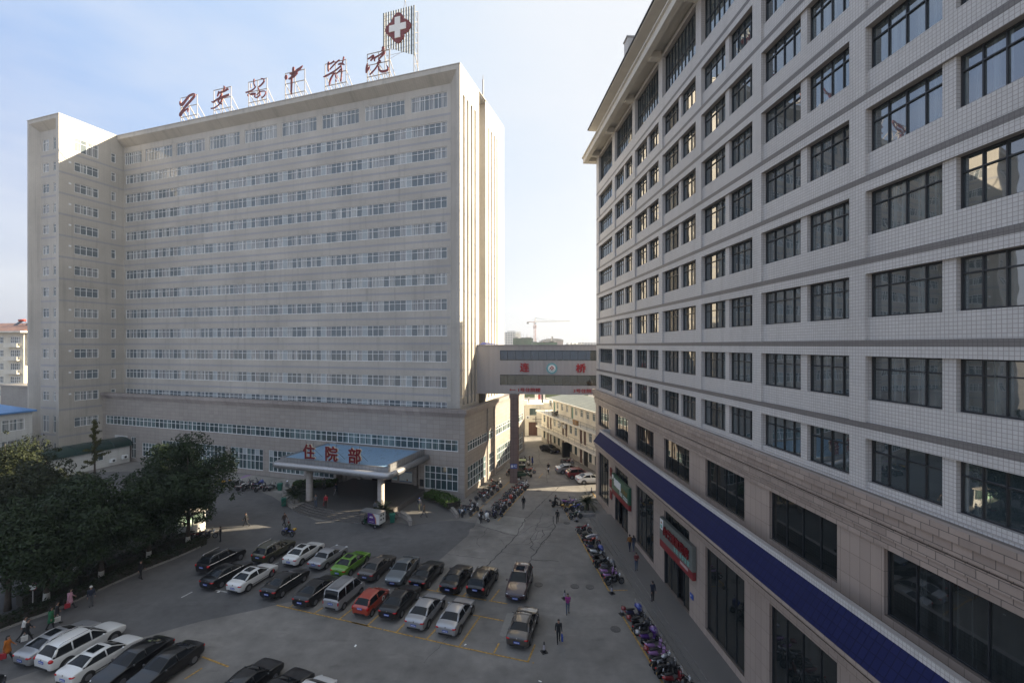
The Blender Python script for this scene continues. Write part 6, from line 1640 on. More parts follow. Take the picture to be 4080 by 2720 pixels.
car('sedan', 'black', -25.44, 39.51, 17.5, 'black sedan left of the white sunroof sedan in the front row', chrome=True)
car('sedan', 'white', -22.80, 38.94, H1, 'white sedan with dark sunroof and red ribbon in the front row', sun=True)
car('sedan', 'black', -19.47, 38.05, H1, 'black sedan right of the white front row sedan', chrome=True)
car('sedan', 'black', -16.22, 36.88, H1, 'black sedan left of the silver van', chrome=True)
car('van', 'silver', -13.68, 36.24, H1, 'silver minivan with ribbed roof in the front row', name='parked_van', cat='van')
car('hatch', 'red', -11.19, 35.30, H1, 'small red hatchback beside the silver minivan')
car('sedan', 'black', -8.89, 35.32, H1, 'black sedan between the red hatchback and the silver sedans')
car('sedan', 'silver', -6.59, 34.07, H1, 'silver sedan left of its twin in the front row')
car('sedan', 'silver', -4.19, 33.42, H1, 'silver sedan with very dark rear window at the right end of the front row')
car('sedan', 'brown', .84, 32.24, 14.5, 'dark grey brown sedan parked alone nearest the traffic cone', chrome=True)
H2 = 15.0
car('sedan', 'silver', -31.23, 30.51, H2, 'silver sedan at the left end of the near row', sun=True)
car('suv', 'white', -29.18, 30.05, 17.0, 'white estate car with roof rails in the near row', rail=True, s=.97)
car('sedan', 'white', -26.78, 28.85, H2, 'white sedan with sunroof in the near row', sun=True)
car('sedan', 'black', -24.34, 28.48, H2 + 180, 'black sedan with bluish windscreen beside the near white sedan')
car('sedan', 'black', -21.95, 28.0, H2 + 180, 'black sedan at the right end of the near row')
car('sedan', 'black', -32.6, 25.6, 62, 'black sedan whose nose shows in the lower left corner')
car('sedan', 'black', -15.9, 26.55, 18, 'black sedan cut by the lower picture edge')
car('sedan', 'black', -13.6, 25.7, 20, 'black car roof just above the lower picture edge, beside a white roof')
car('hatch', 'white', -11.7, 25.45, 20, 'white car roof just above the lower picture edge')
BG = 'cars in the back court'
car('sedan', 'black', 7.40, 86.8, 143, 'black sedan facing us in the court beyond the footbridge', group=BG, s=1.0)
car('sedan', 'silver', 9.40, 72.7, 80, 'silver sedan beyond the red hatchback in the back court', group=BG, s=1.0)
car('hatch', 'deepred', 10.43, 69.9, 80, 'deep red hatchback in the back court', group=BG, s=1.05)
car('sedan', 'white', 11.95, 67.3, 80, 'white sedan half hidden by the right building corner', group=BG, s=1.0)
car('sedan', 'navy', -.6, 86.5, 100, 'dark sedan mostly hidden behind the footbridge pillars', group=BG, s=1.0)
# red ribbon and round sticker
mb = MB(); mb.box(-.02, .02, -.05, .05, -.22, .06); o = mb.build('ribbon', M['red_paint'], None, fromL(0, 0) * 0 + Vector((-21.25, 39.35, .92)), rad(74)); tag(o, 'red ribbon tied to the mirror of the white front row sedan', 'ribbon')
mb = MB(); mb.lathe([(.2, -.01), (.2, 0)], (0, 0, 0), 'y', 18); mb.mi = 1; mb.lathe([(.1, -.014), (.1, -.011)], (0, 0, 0), 'y', 14); mb.box(-.06, .02, -.02, -.011, -.19, -.02)
b_ = [q for q in bpy.data.objects if q.get('label') == 'small red hatchback beside the silver minivan'][0]
o = mb.build('door_sticker', [M['white_letters'], M['plastic']], b_, (.45, -.815, .68)); o.rotation_euler = (0, 0, 0)

# ---------------------------------------------------------------- motorcycles, scooters, bicycles
def moto_wheel(r, w_):
    key = ('mw', r)
    if key in _car: return _car[key]
    t = MB(); t.smooth = True; n, m_ = 20, 6; vs_ = []; fs_ = []
    for i in range(n):
        a = 2 * math.pi * i / n
        for k in range(m_):
            b = 2 * math.pi * k / m_; rr = r - w_ + w_ * math.cos(b); vs_.append((rr * math.cos(a), w_ * .8 * math.sin(b), rr * math.sin(a)))
    for i in range(n):
        for k in range(m_): fs_.append((i * m_ + k, ((i + 1) % n) * m_ + k, ((i + 1) % n) * m_ + (k + 1) % m_, i * m_ + (k + 1) % m_))
    t.add(vs_, fs_)
    q = MB(); q.lathe([(r * .14, -.05), (r * .14, .05)], ax='y', n=10); q.lathe([(r * .72, -.02), (r * .72, .02), (r * .66, .02), (r * .66, -.02)], ax='y', n=18)
    for k in range(5): a = 2 * math.pi * k / 5; q.tube([(0, 0, 0), (r * .7 * math.cos(a), 0, r * .7 * math.sin(a))], .018, 4)
    _car[key] = (t.mesh('tyre', M['tyre']), q.mesh('rim', M['rim'])); return _car[key]
def sm(fn, name, mat):
    mb = MB(); mb.smooth = True; fn(mb); return mb.mesh(name, mat)
def profile_body(mb, st_):
    """rounded body from stations (x, zlow, zhigh, halfwidth)"""
    n = 8; vs_ = []; fs_ = []
    for (x, a, b, w_) in st_:
        for k in range(n):
            t = 2 * math.pi * k / n; vs_.append((x, w_ * math.copysign(abs(math.cos(t)) ** .7, math.cos(t)), (a + b) / 2 + (b - a) / 2 * math.copysign(abs(math.sin(t)) ** .7, math.sin(t))))
    for i in range(len(st_) - 1):
        for k in range(n): fs_.append((i * n + k, i * n + (k + 1) % n, (i + 1) * n + (k + 1) % n, (i + 1) * n + k))
    fs_.append(tuple(range(n - 1, -1, -1))); fs_.append(tuple(range((len(st_) - 1) * n, len(st_) * n))); mb.add(vs_, fs_)
def scooter_parts():
    if 'scoot' in _car: return _car['scoot']
    D = [('rear_body', sm(lambda b: profile_body(b, [(-.92, .62, .74, .05), (-.8, .52, .78, .14), (-.5, .42, .76, .17), (-.2, .34, .70, .16), (-.08, .30, .45, .12)]), 'rear_body', P['red']), 1),
         ('front_shield', sm(lambda b: (profile_body(b, [(.34, .30, .50, .15), (.40, .32, .84, .19), (.47, .42, .92, .17), (.54, .55, .82, .08)]), b.box(.2, .4, -.15, .15, .27, .33)), 'front_shield', P['red']), 1),
         ('floorboard', sm(lambda b: b.box(-.15, .42, -.17, .17, .24, .30), 'floorboard', M['plastic']), 0),
         ('seat', sm(lambda b: profile_body(b, [(-.78, .76, .84, .08), (-.6, .75, .87, .13), (-.35, .74, .85, .14), (-.1, .72, .82, .10), (-.02, .70, .78, .05)]), 'seat', M['plastic']), 0),
         ('front_fender', sm(lambda b: profile_body(b, [(.52, .40, .46, .05), (.62, .44, .52, .08), (.78, .42, .50, .06)]), 'front_fender', P['red']), 1),
         ('handlebar', sm(lambda b: (b.tube([(.40, 0, .85), (.33, 0, 1.02)], .03, 6), b.tube([(.20, -.34, 1.04), (.30, -.2, 1.05), (.34, 0, 1.03), (.30, .2, 1.05), (.20, .34, 1.04)], .022, 6), profile_body(b, [(.28, .98, 1.08, .10), (.40, .96, 1.10, .11), (.46, 1.0, 1.06, .06)])), 'handlebar', M['plastic']), 0),
         ('headlight', sm(lambda b: b.ell((.45, 0, 1.02), (.05, .09, .06), 8, 6), 'headlight', M['headlamp']), 0),
         ('mirror', sm(lambda b: (b.tube([(.30, -.2, 1.05), (.33, -.30, 1.24)], .012, 4), b.ell((.33, -.32, 1.28), (.02, .075, .05), 8, 6)), 'mirror', M['chrome']), 0),
         ('mirror', sm(lambda b: (b.tube([(.30, .2, 1.05), (.33, .30, 1.24)], .012, 4), b.ell((.33, .32, 1.28), (.02, .075, .05), 8, 6)), 'mirror', M['chrome']), 0),
         ('taillight', sm(lambda b: b.ell((-.90, 0, .68), (.05, .10, .05), 8, 6), 'taillight', M['tail']), 0),
         ('engine', sm(lambda b: (b.box(-.75, -.3, -.11, .11, .2, .42), b.tube([(-.3, -.16, .25), (-.9, -.18, .36)], .05, 8), b.tube([(.62, -.07, .28), (.42, -.05, .85)], .025, 5), b.tube([(.62, .07, .28), (.42, .05, .85)], .025, 5), b.tube([(-.1, .1, .25), (-.02, .22, .02)], .015, 4)), 'engine', M['plastic']), 0),
         ('rear_rack', sm(lambda b: (b.tube([(-.75, -.1, .84), (-1.0, -.1, .88), (-1.0, .1, .88), (-.75, .1, .84)], .015, 5)), 'rear_rack', M['chrome']), 0)]
    _car['scoot'] = D; return D
def moto_parts():
    if 'moto' in _car: return _car['moto']
    D = [('fuel_tank', sm(lambda b: profile_body(b, [(-.12, .74, .84, .08), (.05, .70, .92, .14), (.28, .72, .96, .15), (.42, .78, .90, .08)]), 'fuel_tank', P['red']), 1),
         ('side_cover', sm(lambda b: (profile_body(b, [(-.55, .58, .72, .10), (-.2, .52, .74, .12), (-.05, .56, .70, .09)]), profile_body(b, [(-.95, .72, .78, .06), (-.75, .68, .78, .10), (-.5, .66, .76, .10)])), 'side_cover', P['red']), 1),
         ('seat', sm(lambda b: profile_body(b, [(-.85, .80, .86, .09), (-.55, .76, .86, .13), (-.25, .75, .84, .13), (-.05, .76, .82, .09)]), 'seat', M['plastic']), 0),
         ('engine', sm(lambda b: (b.box(-.18, .22, -.14, .14, .30, .58), b.box(.0, .2, -.09, .09, .58, .72), b.tube([(.15, -.15, .35), (-.2, -.17, .28), (-.95, -.19, .36)], .045, 8), b.tube([(-.62, -.1, .32), (-.15, -.06, .42)], .03, 5), b.tube([(-.62, .1, .32), (-.15, .06, .42)], .03, 5), b.tube([(-.05, .12, .3), (.02, .28, .02)], .016, 4)), 'engine', M['plastic']), 0),
         ('front_fork', sm(lambda b: (b.tube([(.70, -.09, .30), (.42, -.09, .98)], .028, 6), b.tube([(.70, .09, .30), (.42, .09, .98)], .028, 6), b.tube([(-.58, -.13, .34), (-.45, -.13, .72)], .028, 6), b.tube([(-.58, .13, .34), (-.45, .13, .72)], .028, 6)), 'front_fork', M['chrome']), 0),
         ('front_fender', sm(lambda b: profile_body(b, [(.45, .50, .56, .05), (.65, .58, .66, .07), (.92, .50, .58, .05)]), 'front_fender', P['red']), 1),
         ('handlebar', sm(lambda b: (b.tube([(.18, -.36, 1.06), (.34, -.22, 1.09), (.42, 0, 1.0), (.34, .22, 1.09), (.18, .36, 1.06)], .02, 6), b.ell((.40, .0, 1.02), (.07, .1, .05), 8, 5)), 'handlebar', M['plastic']), 0),
         ('headlight', sm(lambda b: b.ell((.58, 0, .92), (.09, .11, .11), 10, 7), 'headlight', M['headlamp']), 0),
         ('mirror', sm(lambda b: (b.tube([(.30, -.24, 1.08), (.32, -.34, 1.26)], .012, 4), b.ell((.32, -.36, 1.30), (.02, .08, .05), 8, 6)), 'mirror', M['chrome']), 0),
         ('mirror', sm(lambda b: (b.tube([(.30, .24, 1.08), (.32, .34, 1.26)], .012, 4), b.ell((.32, .36, 1.30), (.02, .08, .05), 8, 6)), 'mirror', M['chrome']), 0),
         ('taillight', sm(lambda b: b.ell((-.98, 0, .76), (.05, .09, .05), 8, 6), 'taillight', M['tail']), 0),
         ('rear_fender', sm(lambda b: (profile_body(b, [(-1.05, .46, .52, .06), (-.9, .60, .68, .08), (-.6, .66, .72, .09)]), b.box(-1.08, -1.06, -.1, .1, .40, .54)), 'rear_fender', M['plastic']), 0)]
    _car['moto'] = D; return D
boxm = sm(lambda b: profile_body(b, [(-1.22, .86, 1.02, .10), (-1.15, .84, 1.12, .19), (-.92, .84, 1.12, .19), (-.86, .88, 1.04, .12)]), 'top_box', M['plastic'])
coverm = sm(lambda b: profile_body(b, [(.1, .86, 1.0, .22), (.3, .55, 1.14, .36), (.5, .45, 1.12, .34), (.62, .5, .9, .18)]), 'weather_cover', M['plastic'])
paren = sm(lambda b: b.add([(-.9, -.35, 1.55), (.5, -.45, 1.75), (.5, .45, 1.75), (-.9, .35, 1.55), (-.2, 0, 1.86), (.42, 0, 1.05), (.44, 0, 1.8), (.40, .02, 1.8)], [(0, 1, 4), (1, 2, 4), (2, 3, 4), (3, 0, 4), (5, 6, 7)]), 'rain_canopy', M['plastic'])
def bike(kind, col, p, hd, lab, group, name=None, box=False, cover=None, canopy=None, lean=7, seat=None, s=.93, cat=None):
    nm = name or ('scooter' if kind == 'scooter' else 'motorcycle')
    o = empty(nm, p, rad(90 - hd), lab, cat or nm, group); o.scale = (s, s, s); o.rotation_euler = (rad(-lean), 0, rad(90 - hd))
    for (n_, me, tint) in (scooter_parts() if kind == 'scooter' else moto_parts()):
        put(n_, me, o, mats=[P[col]] if tint else ([seat] if (seat and n_ == 'seat') else None))
    r, xs, w_ = (.23, (-.62, .62), .06) if kind == 'scooter' else (.30, (-.62, .70), .05)
    t, rm = moto_wheel(r, w_)
    for x in xs:
        w2 = empty('wheel', (x, 0, r)); w2.parent = o; put('tyre', t, w2); put('rim', rm, w2)
    if box: put('top_box', boxm, o, mats=[box] if box is not True else None)
    if cover: put('weather_cover', coverm, o, mats=[cover])
    if canopy: put('rain_canopy', paren, o, mats=[canopy])
    return o
def bicycle(p, hd, lab, col='ltblue', group=None):
    o = empty('bicycle', p, rad(90 - hd), lab, 'bicycle', group); o.rotation_euler = (rad(-5), 0, rad(90 - hd))
    put('frame', sm(lambda b: (b.tube([(-.5, 0, .33), (-.1, 0, .30), (.35, 0, .80), (-.2, 0, .62), (-.5, 0, .33)], .02, 5), b.tube([(-.1, 0, .3), (-.22, 0, .85)], .02, 5), b.tube([(.55, 0, .33), (.33, 0, .92)], .02, 5)), 'frame', P[col]), o)
    put('handlebar', sm(lambda b: b.tube([(.18, -.28, 1.0), (.32, -.1, .98), (.32, .1, .98), (.18, .28, 1.0)], .015, 5), 'handlebar', M['chrome']), o)
    put('saddle', sm(lambda b: profile_body(b, [(-.38, .86, .92, .09), (-.22, .86, .91, .07), (-.08, .87, .90, .03)]), 'saddle', M['plastic']), o)
    put('basket', sm(lambda b: (b.box(.42, .70, -.16, .16, .72, .73), b.box(.42, .43, -.16, .16, .73, .96), b.box(.69, .70, -.16, .16, .73, .96), b.box(.43, .69, -.16, -.15, .73, .96), b.box(.43, .69, .15, .16, .73, .96)), 'basket', M['chrome']), o)
    t, rm = moto_wheel(.33, .022)
    for x in (-.5, .55): w2 = empty('wheel', (x, 0, .33)); w2.parent = o; put('tyre', t, w2); put('rim', rm, w2)
    put('fender', sm(lambda b: b.tube([(-.5 + .37 * math.cos(t_), 0, .33 + .37 * math.sin(t_)) for t_ in [.3 + .3 * k for k in range(10)]], .022, 4), 'fender', P[col]), o)
    return o
ORD = ['first', 'second', 'third', 'fourth', 'fifth', 'sixth', 'seventh', 'eighth', 'ninth', 'tenth', 'eleventh', 'twelfth']
CN_ = {'black': 'black', 'red': 'red', 'deepred': 'dark red', 'white': 'white', 'silver': 'silver', 'lilac': 'pale purple', 'yellow': 'yellow', 'blue': 'blue', 'navy': 'navy', 'dgreen': 'dark green', 'grey': 'grey', 'purple': 'purple', 'maroon': 'maroon'}
def row(items, phrase, group, hd):
    for i, it in enumerate(items):
        kind, col, u, v = it[:4]; kw = it[4] if len(it) > 4 else {}
        ex = ' with box' if kw.get('box') else ''
        bike(kind, col, G(u, v), hd + kw.pop('dh', 0), '%s %s%s, %s %s' % (CN_[col], 'scooter' if kind == 'scooter' else 'motorcycle', ex, ORD[i], phrase), group, **kw)
C4 = lambda x, y: (2100 + x / 1.9125, 1900 + y / 1.9125)
blk = M['plastic']
row([('motorcycle', 'deepred', *C4(435, 425)), ('scooter', 'black', *C4(470, 485), {'box': True}), ('motorcycle', 'red', *C4(500, 525)), ('scooter', 'navy', *C4(515, 565), {'canopy': P['navy']}), ('scooter', 'white', *C4(540, 600), {'cover': P['blue']}), ('scooter', 'black', *C4(560, 650)), ('motorcycle', 'black', *C4(580, 690)), ('scooter', 'grey', *C4(625, 715), {'cover': P['grey'], 'box': True}), ('scooter', 'lilac', *C4(625, 755)), ('scooter', 'lilac', *C4(650, 790)), ('motorcycle', 'black', *C4(668, 820))],
    'from the far end of the row beside the long steps', 'bikes by the far part of the steps', 78)
row([('scooter', 'navy', *C4(825, 1075), {'box': P['deepred'], 'cover': P['blue']}), ('scooter', 'black', *C4(868, 1145), {'box': P['deepred']}), ('motorcycle', 'black', *C4(895, 1195), {'cover': blk}), ('scooter', 'purple', *C4(940, 1260), {'box': P['silver'], 'cover': P['purple']}), ('scooter', 'lilac', *C4(985, 1330)), ('scooter', 'lilac', *C4(1010, 1390), {'box': P['deepred']}), ('motorcycle', 'silver', *C4(1040, 1460)), ('motorcycle', 'black', *C4(1080, 1520), {'cover': blk}), ('scooter', 'deepred', *C4(1130, 1585)), ('motorcycle', 'black', *C4(1190, 1660))],
    'from the blue covered scooter in the near row', 'bikes by the near part of the steps', 72)
row([('scooter', 'lilac', *C4(310, 210)), ('motorcycle', 'lilac', *C4(345, 222)), ('motorcycle', 'yellow', *C4(330, 262), {'box': P['yellow']}), ('motorcycle', 'blue', *C4(385, 258)), ('motorcycle', 'dgreen', *C4(370, 318))],
    'of the bikes in front of the corner palm', 'bikes by the corner palm', 75)
Wc = lambda x, y: (1750 + x / 3.36, 1880 + y / 3.36)
row([('motorcycle', 'black', *Wc(770, 195), {'box': P['maroon']}), ('motorcycle', 'red', *Wc(725, 250)), ('motorcycle', 'maroon', *Wc(650, 300)), ('motorcycle', 'deepred', *Wc(595, 345)), ('motorcycle', 'maroon', *Wc(470, 500), {'box': P['maroon'], 'dh': 20})],
    'from the bridge pillar in the line along the podium wall', 'bikes along the podium wall', 118)
row([('scooter', 'silver', *Wc(1140, 190), {'box': P['silver']}), ('motorcycle', 'silver', *Wc(1120, 215)), ('motorcycle', 'deepred', *Wc(1090, 240)), ('motorcycle', 'red', *Wc(1040, 275)), ('motorcycle', 'maroon', *Wc(1000, 310)), ('motorcycle', 'navy', *Wc(950, 350), {'cover': P['maroon']}), ('motorcycle', 'black', *Wc(925, 400), {'cover': P['red']}), ('motorcycle', 'red', *Wc(880, 450)), ('motorcycle', 'maroon', *Wc(820, 490)), ('motorcycle', 'black', *Wc(790, 530), {'cover': P['maroon']}), ('scooter', 'navy', *Wc(780, 590)), ('scooter', 'navy', *Wc(690, 610))],
    'from the pillar in the middle line of bikes', 'bikes in the middle line', 115)
bike('scooter', 'white', G(*Wc(600, 655)), 120, 'white scooter with round front beside the standing man in black', None, cover=P['white'])
bicycle(G(*Wc(280, 590)), 150, 'light blue bicycle nearest the hedge corner', group='blue bicycles by the hedge'); bicycle(G(*Wc(370, 580)), 120, 'light blue bicycle with a basket, right of its twin', group='blue bicycles by the hedge'); bicycle(G(*Wc(545, 395)), 110, 'dark blue bicycle leaning among motorcycles at the podium wall', 'navy')
bike('motorcycle', 'maroon', G(*Wc(390, 530)), 100, 'maroon motorcycle behind the blue bicycles', None)
Wl = lambda x, y: (850 + x / 4.704, 1700 + y / 4.704)
row([('scooter', 'yellow', *Wl(250, 1075), {'box': P['yellow']}), ('motorcycle', 'black', *Wl(450, 1110), {'box': True}), ('motorcycle', 'white', *Wl(540, 1175)), ('motorcycle', 'black', *Wl(650, 1190)), ('scooter', 'navy', *Wl(640, 1120), {'canopy': P['lilac']}), ('scooter', 'grey', *Wl(770, 1085)), ('motorcycle', 'blue', *Wl(870, 1130), {'cover': P['blue']}), ('motorcycle', 'silver', *Wl(880, 1200)), ('motorcycle', 'grey', *Wl(1040, 1185)), ('scooter', 'silver', *Wl(1130, 1180))],
    'from the left in the cluster under the podium windows', 'bikes under the podium windows', 35)
bicycle(G(*Wl(1310, 1135)), 80, 'bicycle beside the green bin under the podium windows', 'grey')
Lp = lambda x, y: (x / 1.5373, 1700 + y / 1.5373)
row([('scooter', 'grey', *Lp(1195, 680)), ('motorcycle', 'deepred', *Lp(1228, 688)), ('motorcycle', 'navy', *Lp(1275, 685))], 'from the left of the three by the lit kiosk', 'bikes by the kiosk', 70)
Z3c = lambda x, y: (2050 + x / 3.826, 1550 + y / 3.826)
row([('scooter', 'navy', *Z3c(105, 1155)), ('scooter', 'black', *Z3c(135, 1105)), ('motorcycle', 'red', *Z3c(240, 1280), {'dh': 40})], 'of those half hidden by the rear bridge pillar', 'bikes by the rear pillar', 60)
bike('scooter', 'white', G(*Z3c(205, 1155)), 175, 'white scooter beside the two women in the back court', None)
bike('motorcycle', 'black', G(*Z3c(775, 1135)), 100, 'black motorcycle left of its neighbour by the dormitory wall', 'motorcycles by the dormitory wall'); bike('motorcycle', 'deepred', G(*Z3c(830, 1140)), 100, 'dark red motorcycle by the dormitory wall', 'motorcycles by the dormitory wall')
bike('motorcycle', 'red', G(2024, 1888), 200, 'red motorcycle seen left of the front bridge pillar', None)
# riders' bikes
RIDE = G(1080 + 245 / 3.675, 1740 + 1450 / 3.675)
bike('motorcycle', 'blue', RIDE, 290, 'blue motorcycle being ridden across the drive', None, box=P['yellow'], lean=0)
RIDE2 = G(*Wc(1585, 468)); bike('scooter', 'black', RIDE2, 85, 'black scooter with top box under its seated rider', None, box=True, lean=0)
RIDE3 = G(*Z3c(515, 1280)); 
o_ = bicycle(RIDE3, 182, 'bicycle ridden towards us in the back court', 'grey'); o_.rotation_euler = (0, 0, rad(90 - 182))
# cargo tricycles
def trike(p, hd, lab, deliver=False):
    o = empty('cargo_tricycle', p, rad(90 - hd), lab, 'tricycle')
    bodyc = P['dgreen']
    mb = MB(); mb.box(-1.5, .1, -.5, .5, .42, .55); mb.box(.1, 1.1, -.06, .06, .4, .5); mb.tube([(1.1, 0, .3), (.85, 0, 1.0)], .035, 6); mb.box(.55, .7, -.3, .3, .3, .8); mb.build('chassis', bodyc, o)
    t, rm = moto_wheel(.25, .06)
    for x, y in ((1.1, 0), (-.95, .48), (-.95, -.48)): w2 = empty('wheel', (x, y, .25)); w2.parent = o; put('tyre', t, w2); put('rim', rm, w2)
    mb = MB(); mb.tube([(.7, -.32, 1.05), (.85, -.1, 1.05), (.85, .1, 1.05), (.7, .32, 1.05)], .02, 5); mb.build('handlebar', M['plastic'], o)
    mb = MB(); mb.box(.05, .4, -.2, .2, .55, .75); mb.build('seat', M['plastic'], o)
    if deliver:
        mb = MB(); mb.box(-1.6, .0, -.56, .56, .56, 1.75); mb.build('cargo_box', P['white'], o)
        mb = MB(); mb.box(-1.66, 1.15, -.6, .6, 1.752, 1.80); mb.add([(1.15, -.6, 1.76), (1.15, .6, 1.76), (1.3, .55, 1.45), (1.3, -.55, 1.45)], [(0, 1, 2, 3)]); mb.build('roof', P['silver'], o)
        for sg in (1, -1):
            mb = MB(); y = sg * .563
            mb.add([(-.0, y, .58), (-.0, y, 1.74), (-.62, y, 1.74), (-1.02, y, 1.25), (-1.12, y, .58)], [(0, 1, 2, 3, 4)]); mb.build('purple_panel', P['purple'], o)
            mb = MB(); mb.add([(-.62, y * 1.001, 1.74), (-.74, y * 1.001, 1.74), (-1.14, y * 1.001, 1.25), (-1.22, y * 1.001, .58), (-1.13, y * 1.001, .58), (-1.03, y * 1.001, 1.25)], [(0, 1, 2, 5), (5, 2, 3, 4)]); mb.build('orange_stripe', M['orange'], o)
            mb = MB(); mb.box(-.75, -.25, min(y, y * 1.01), max(y, y * 1.01), 1.22, 1.30); mb.box(-.68, -.3, min(y, y * 1.01), max(y, y * 1.01), 1.36, 1.39); mb.box(-.85, -.25, min(y, y * 1.01), max(y, y * 1.01), .78, .81); mb.build('lettering', M['white_letters'], o)
        mb = MB()
        for a, b in ((-.3, 1.4), (.12, 1.4), (-.3, .95), (.12, .95)): mb.box(-1.612, -1.6, a, a + .2, b, b + .2)
        mb.build('rear_label', M['plastic'], o)
        mb = MB(); mb.tube([(1.1, -.5, .6), (1.2, -.5, 1.6)], .02, 4); mb.tube([(1.1, .5, .6), (1.2, .5, 1.6)], .02, 4); mb.build('roof_post', M['plastic'], o)
    else:
        mb = MB(); mb.box(-1.55, .0, -.56, -.52, .55, 1.0); mb.box(-1.55, .0, .52, .56, .55, 1.0); mb.box(-1.55, -1.51, -.52, .52, .55, 1.0); mb.box(-.04, .0, -.52, .52, .55, 1.0); mb.build('cargo_box', bodyc, o)
    return o
trike(fromL(-4.9, -13.9), -68, 'white and purple cargo tricycle with a boxy cabin at the entrance steps', True)
trike(G(*Z3c(150, 1350)), 70, 'green open cargo tricycle behind the rear bridge pillar')
o = empty('covered_cart', G(2060 + 10, 1873), 0, 'pale green covered cart roof beside the rear bridge pillar', 'cart'); mb = MB(); mb.box(-1, 1.1, 0, 1.2, 1.5, 1.62); mb.build('roof', plain('pale_green_canvas', (.24, .28, .17), .8), o); mb = MB(); mb.box(-.9, 1.0, .1, 1.1, .3, .8)
for x in (-.9, .95):
    for y in (.1, 1.1): mb.tube([(x, y, .25), (x, y, 1.5)], .03, 4)
mb.build('body', P['dgreen'], o); t, rm = moto_wheel(.25, .06)
for x in (-.6, .7): w2 = empty('wheel', (x, .05, .25)); w2.parent = o; put('tyre', t, w2); put('rim', rm, w2)
# cones
cone_m = MB(); cone_m.smooth = True; cone_m.lathe([(.13, .05), (.035, .70), (.03, .72)], n=14); cone_me = cone_m.mesh('cone', plain('faded_cone_black', (.03, .03, .032), .6))
sl = MB(); sl.lathe([(.112, .18), (.082, .38)], n=14); sl2 = MB(); sl2.lathe([(.10, .22), (.078, .42)], n=14); sleeve = MB(); sleeve.lathe([(.108, .20), (.066, .52)], n=14); sleeve_me = sleeve.mesh('sleeve', plain('grey_reflective_sleeve', (.30, .28, .30), .5, var=.4, scale=20))
bs_ = MB(); bs_.box(-.2, .2, -.2, .2, 0, .05); base_me = bs_.mesh('base', M['plastic'])
for u, v, lab in ((*C4(130, 1332), 'black traffic cone nearest the dark brown sedan'), (*C4(724, 1045), 'traffic cone at the head of the near motorbike row'), (*C4(646, 885), 'traffic cone at the end of the far motorbike row'), (*C4(378, 338), 'traffic cone beside the dark green motorcycle'), (*C4(492, 115), 'traffic cone by the far corner of the right building'), (*C4(287, 925), 'traffic cone left of the woman with purple sleeves')):
    o = empty('traffic_cone', G(u, v), .4, lab, 'traffic cone', 'traffic cones'); put('cone', cone_me, o); put('sleeve', sleeve_me, o); put('base', base_me, o)
# bins, road sign, kiosk
def bin_(p, rz, lab):
    o = empty('wheeled_bin', p, rz, lab, 'bin', 'green wheeled bins'); mb = MB(); mb.add([(-.24, -.24, .06), (.24, -.24, .06), (.24, .24, .06), (-.24, .24, .06), (-.3, -.3, .95), (.3, -.3, .95), (.3, .3, .95), (-.3, .3, .95)], [(0, 3, 2, 1), (4, 5, 6, 7), (0, 1, 5, 4), (1, 2, 6, 5), (2, 3, 7, 6), (3, 0, 4, 7)]); mb.build('body', M['green_plastic'], o)
    mb = MB(); mb.box(-.33, .33, -.33, .36, .952, 1.02); mb.build('lid', M['green_plastic'], o); return o
bin_(G(*Wl(1250, 1190)), .2, 'teal green bin at the end of the bike cluster under the windows'); bin_(G(1080 + 185 / 3.675, 1740 + 1010 / 3.675), .5, 'dark green bin left of the sago palm planter'); bin_(fromL(-3.1, -12.3), .3, 'dark green bin behind the cargo tricycle')
o = empty('road_sign', G(131, 2436), .25, 'round road sign with red rim on a short post by the hedge', 'sign')
mb = MB(); mb.tube([(0, 0, 0), (0, 0, 1.9)], .035, 6); mb.build('post', M['steel'], o); mb = MB(); mb.lathe([(.32, -.03), (.32, -.01)], (0, -.03, 2.0), 'y', 24); mb.build('rim', M['sign_strip'], o); mb = MB(); mb.lathe([(.25, -.04), (.25, -.032)], (0, -.03, 2.0), 'y', 24); mb.build('face', M['paper'], o)
KO = G(755, 2135); o = empty('kiosk', KO, -LA + .1, 'small white kiosk with lit window under the rightmost tree', 'kiosk')
mb = MB(); mb.box(-1.6, .4, 0, 1.6, 0, 1.05); mb.box(-1.6, -1.5, 0, 1.6, 1.05, 2.3); mb.box(.3, .4, 0, .1, 1.05, 2.3); mb.box(.3, .4, 1.5, 1.6, 1.05, 2.3); mb.box(-1.5, .3, 1.5, 1.6, 1.05, 2.3); mb.build('wall', M['white_paint'], o)
mb = MB(); mb.box(-1.8, .6, -.3, 1.8, 2.3, 2.42); mb.build('roof', M['render_grey'], o)
kg = bpy.data.materials.new('lit_shop_shelf'); kg.use_nodes = True; q = kg.node_tree.nodes['Principled BSDF']; q.inputs['Base Color'].default_value = (.3, .5, .3, 1); q.inputs['Emission Color'].default_value = (.75, 1, .6, 1); q.inputs['Emission Strength'].default_value = .5
mb = MB(); mb.box(-1.2, -.4, .5, .6, 1.2, 2.1); mb.build('lit_panel', kg, o)
mb = MB(); mb.tube([(-.1, .02, 1.05), (-.1, .02, 2.3)], .03, 4); mb.build('mullion', M['frame_white'], o)
# litter
for i, (u, v) in enumerate([(863, 2359), (1416, 2577), (2160, 2713), (1856, 2563), (1415, 2577)][:4]):
    mb = MB(); mb.add([(0, 0, .015), (.22, .03, .02), (.2, .14, .05), (.02, .12, .02)], [(0, 1, 2, 3)]); o = mb.build('paper_scrap', M['white_letters'], None, G(u, v), i * 1.3)
    tag(o, ['white paper scrap beside the front white sedan', 'white paper scrap alone in the middle of the empty yard', 'white paper scrap at the lower picture edge', 'tiny pale scrap near the empty parking bay'][i], 'litter')
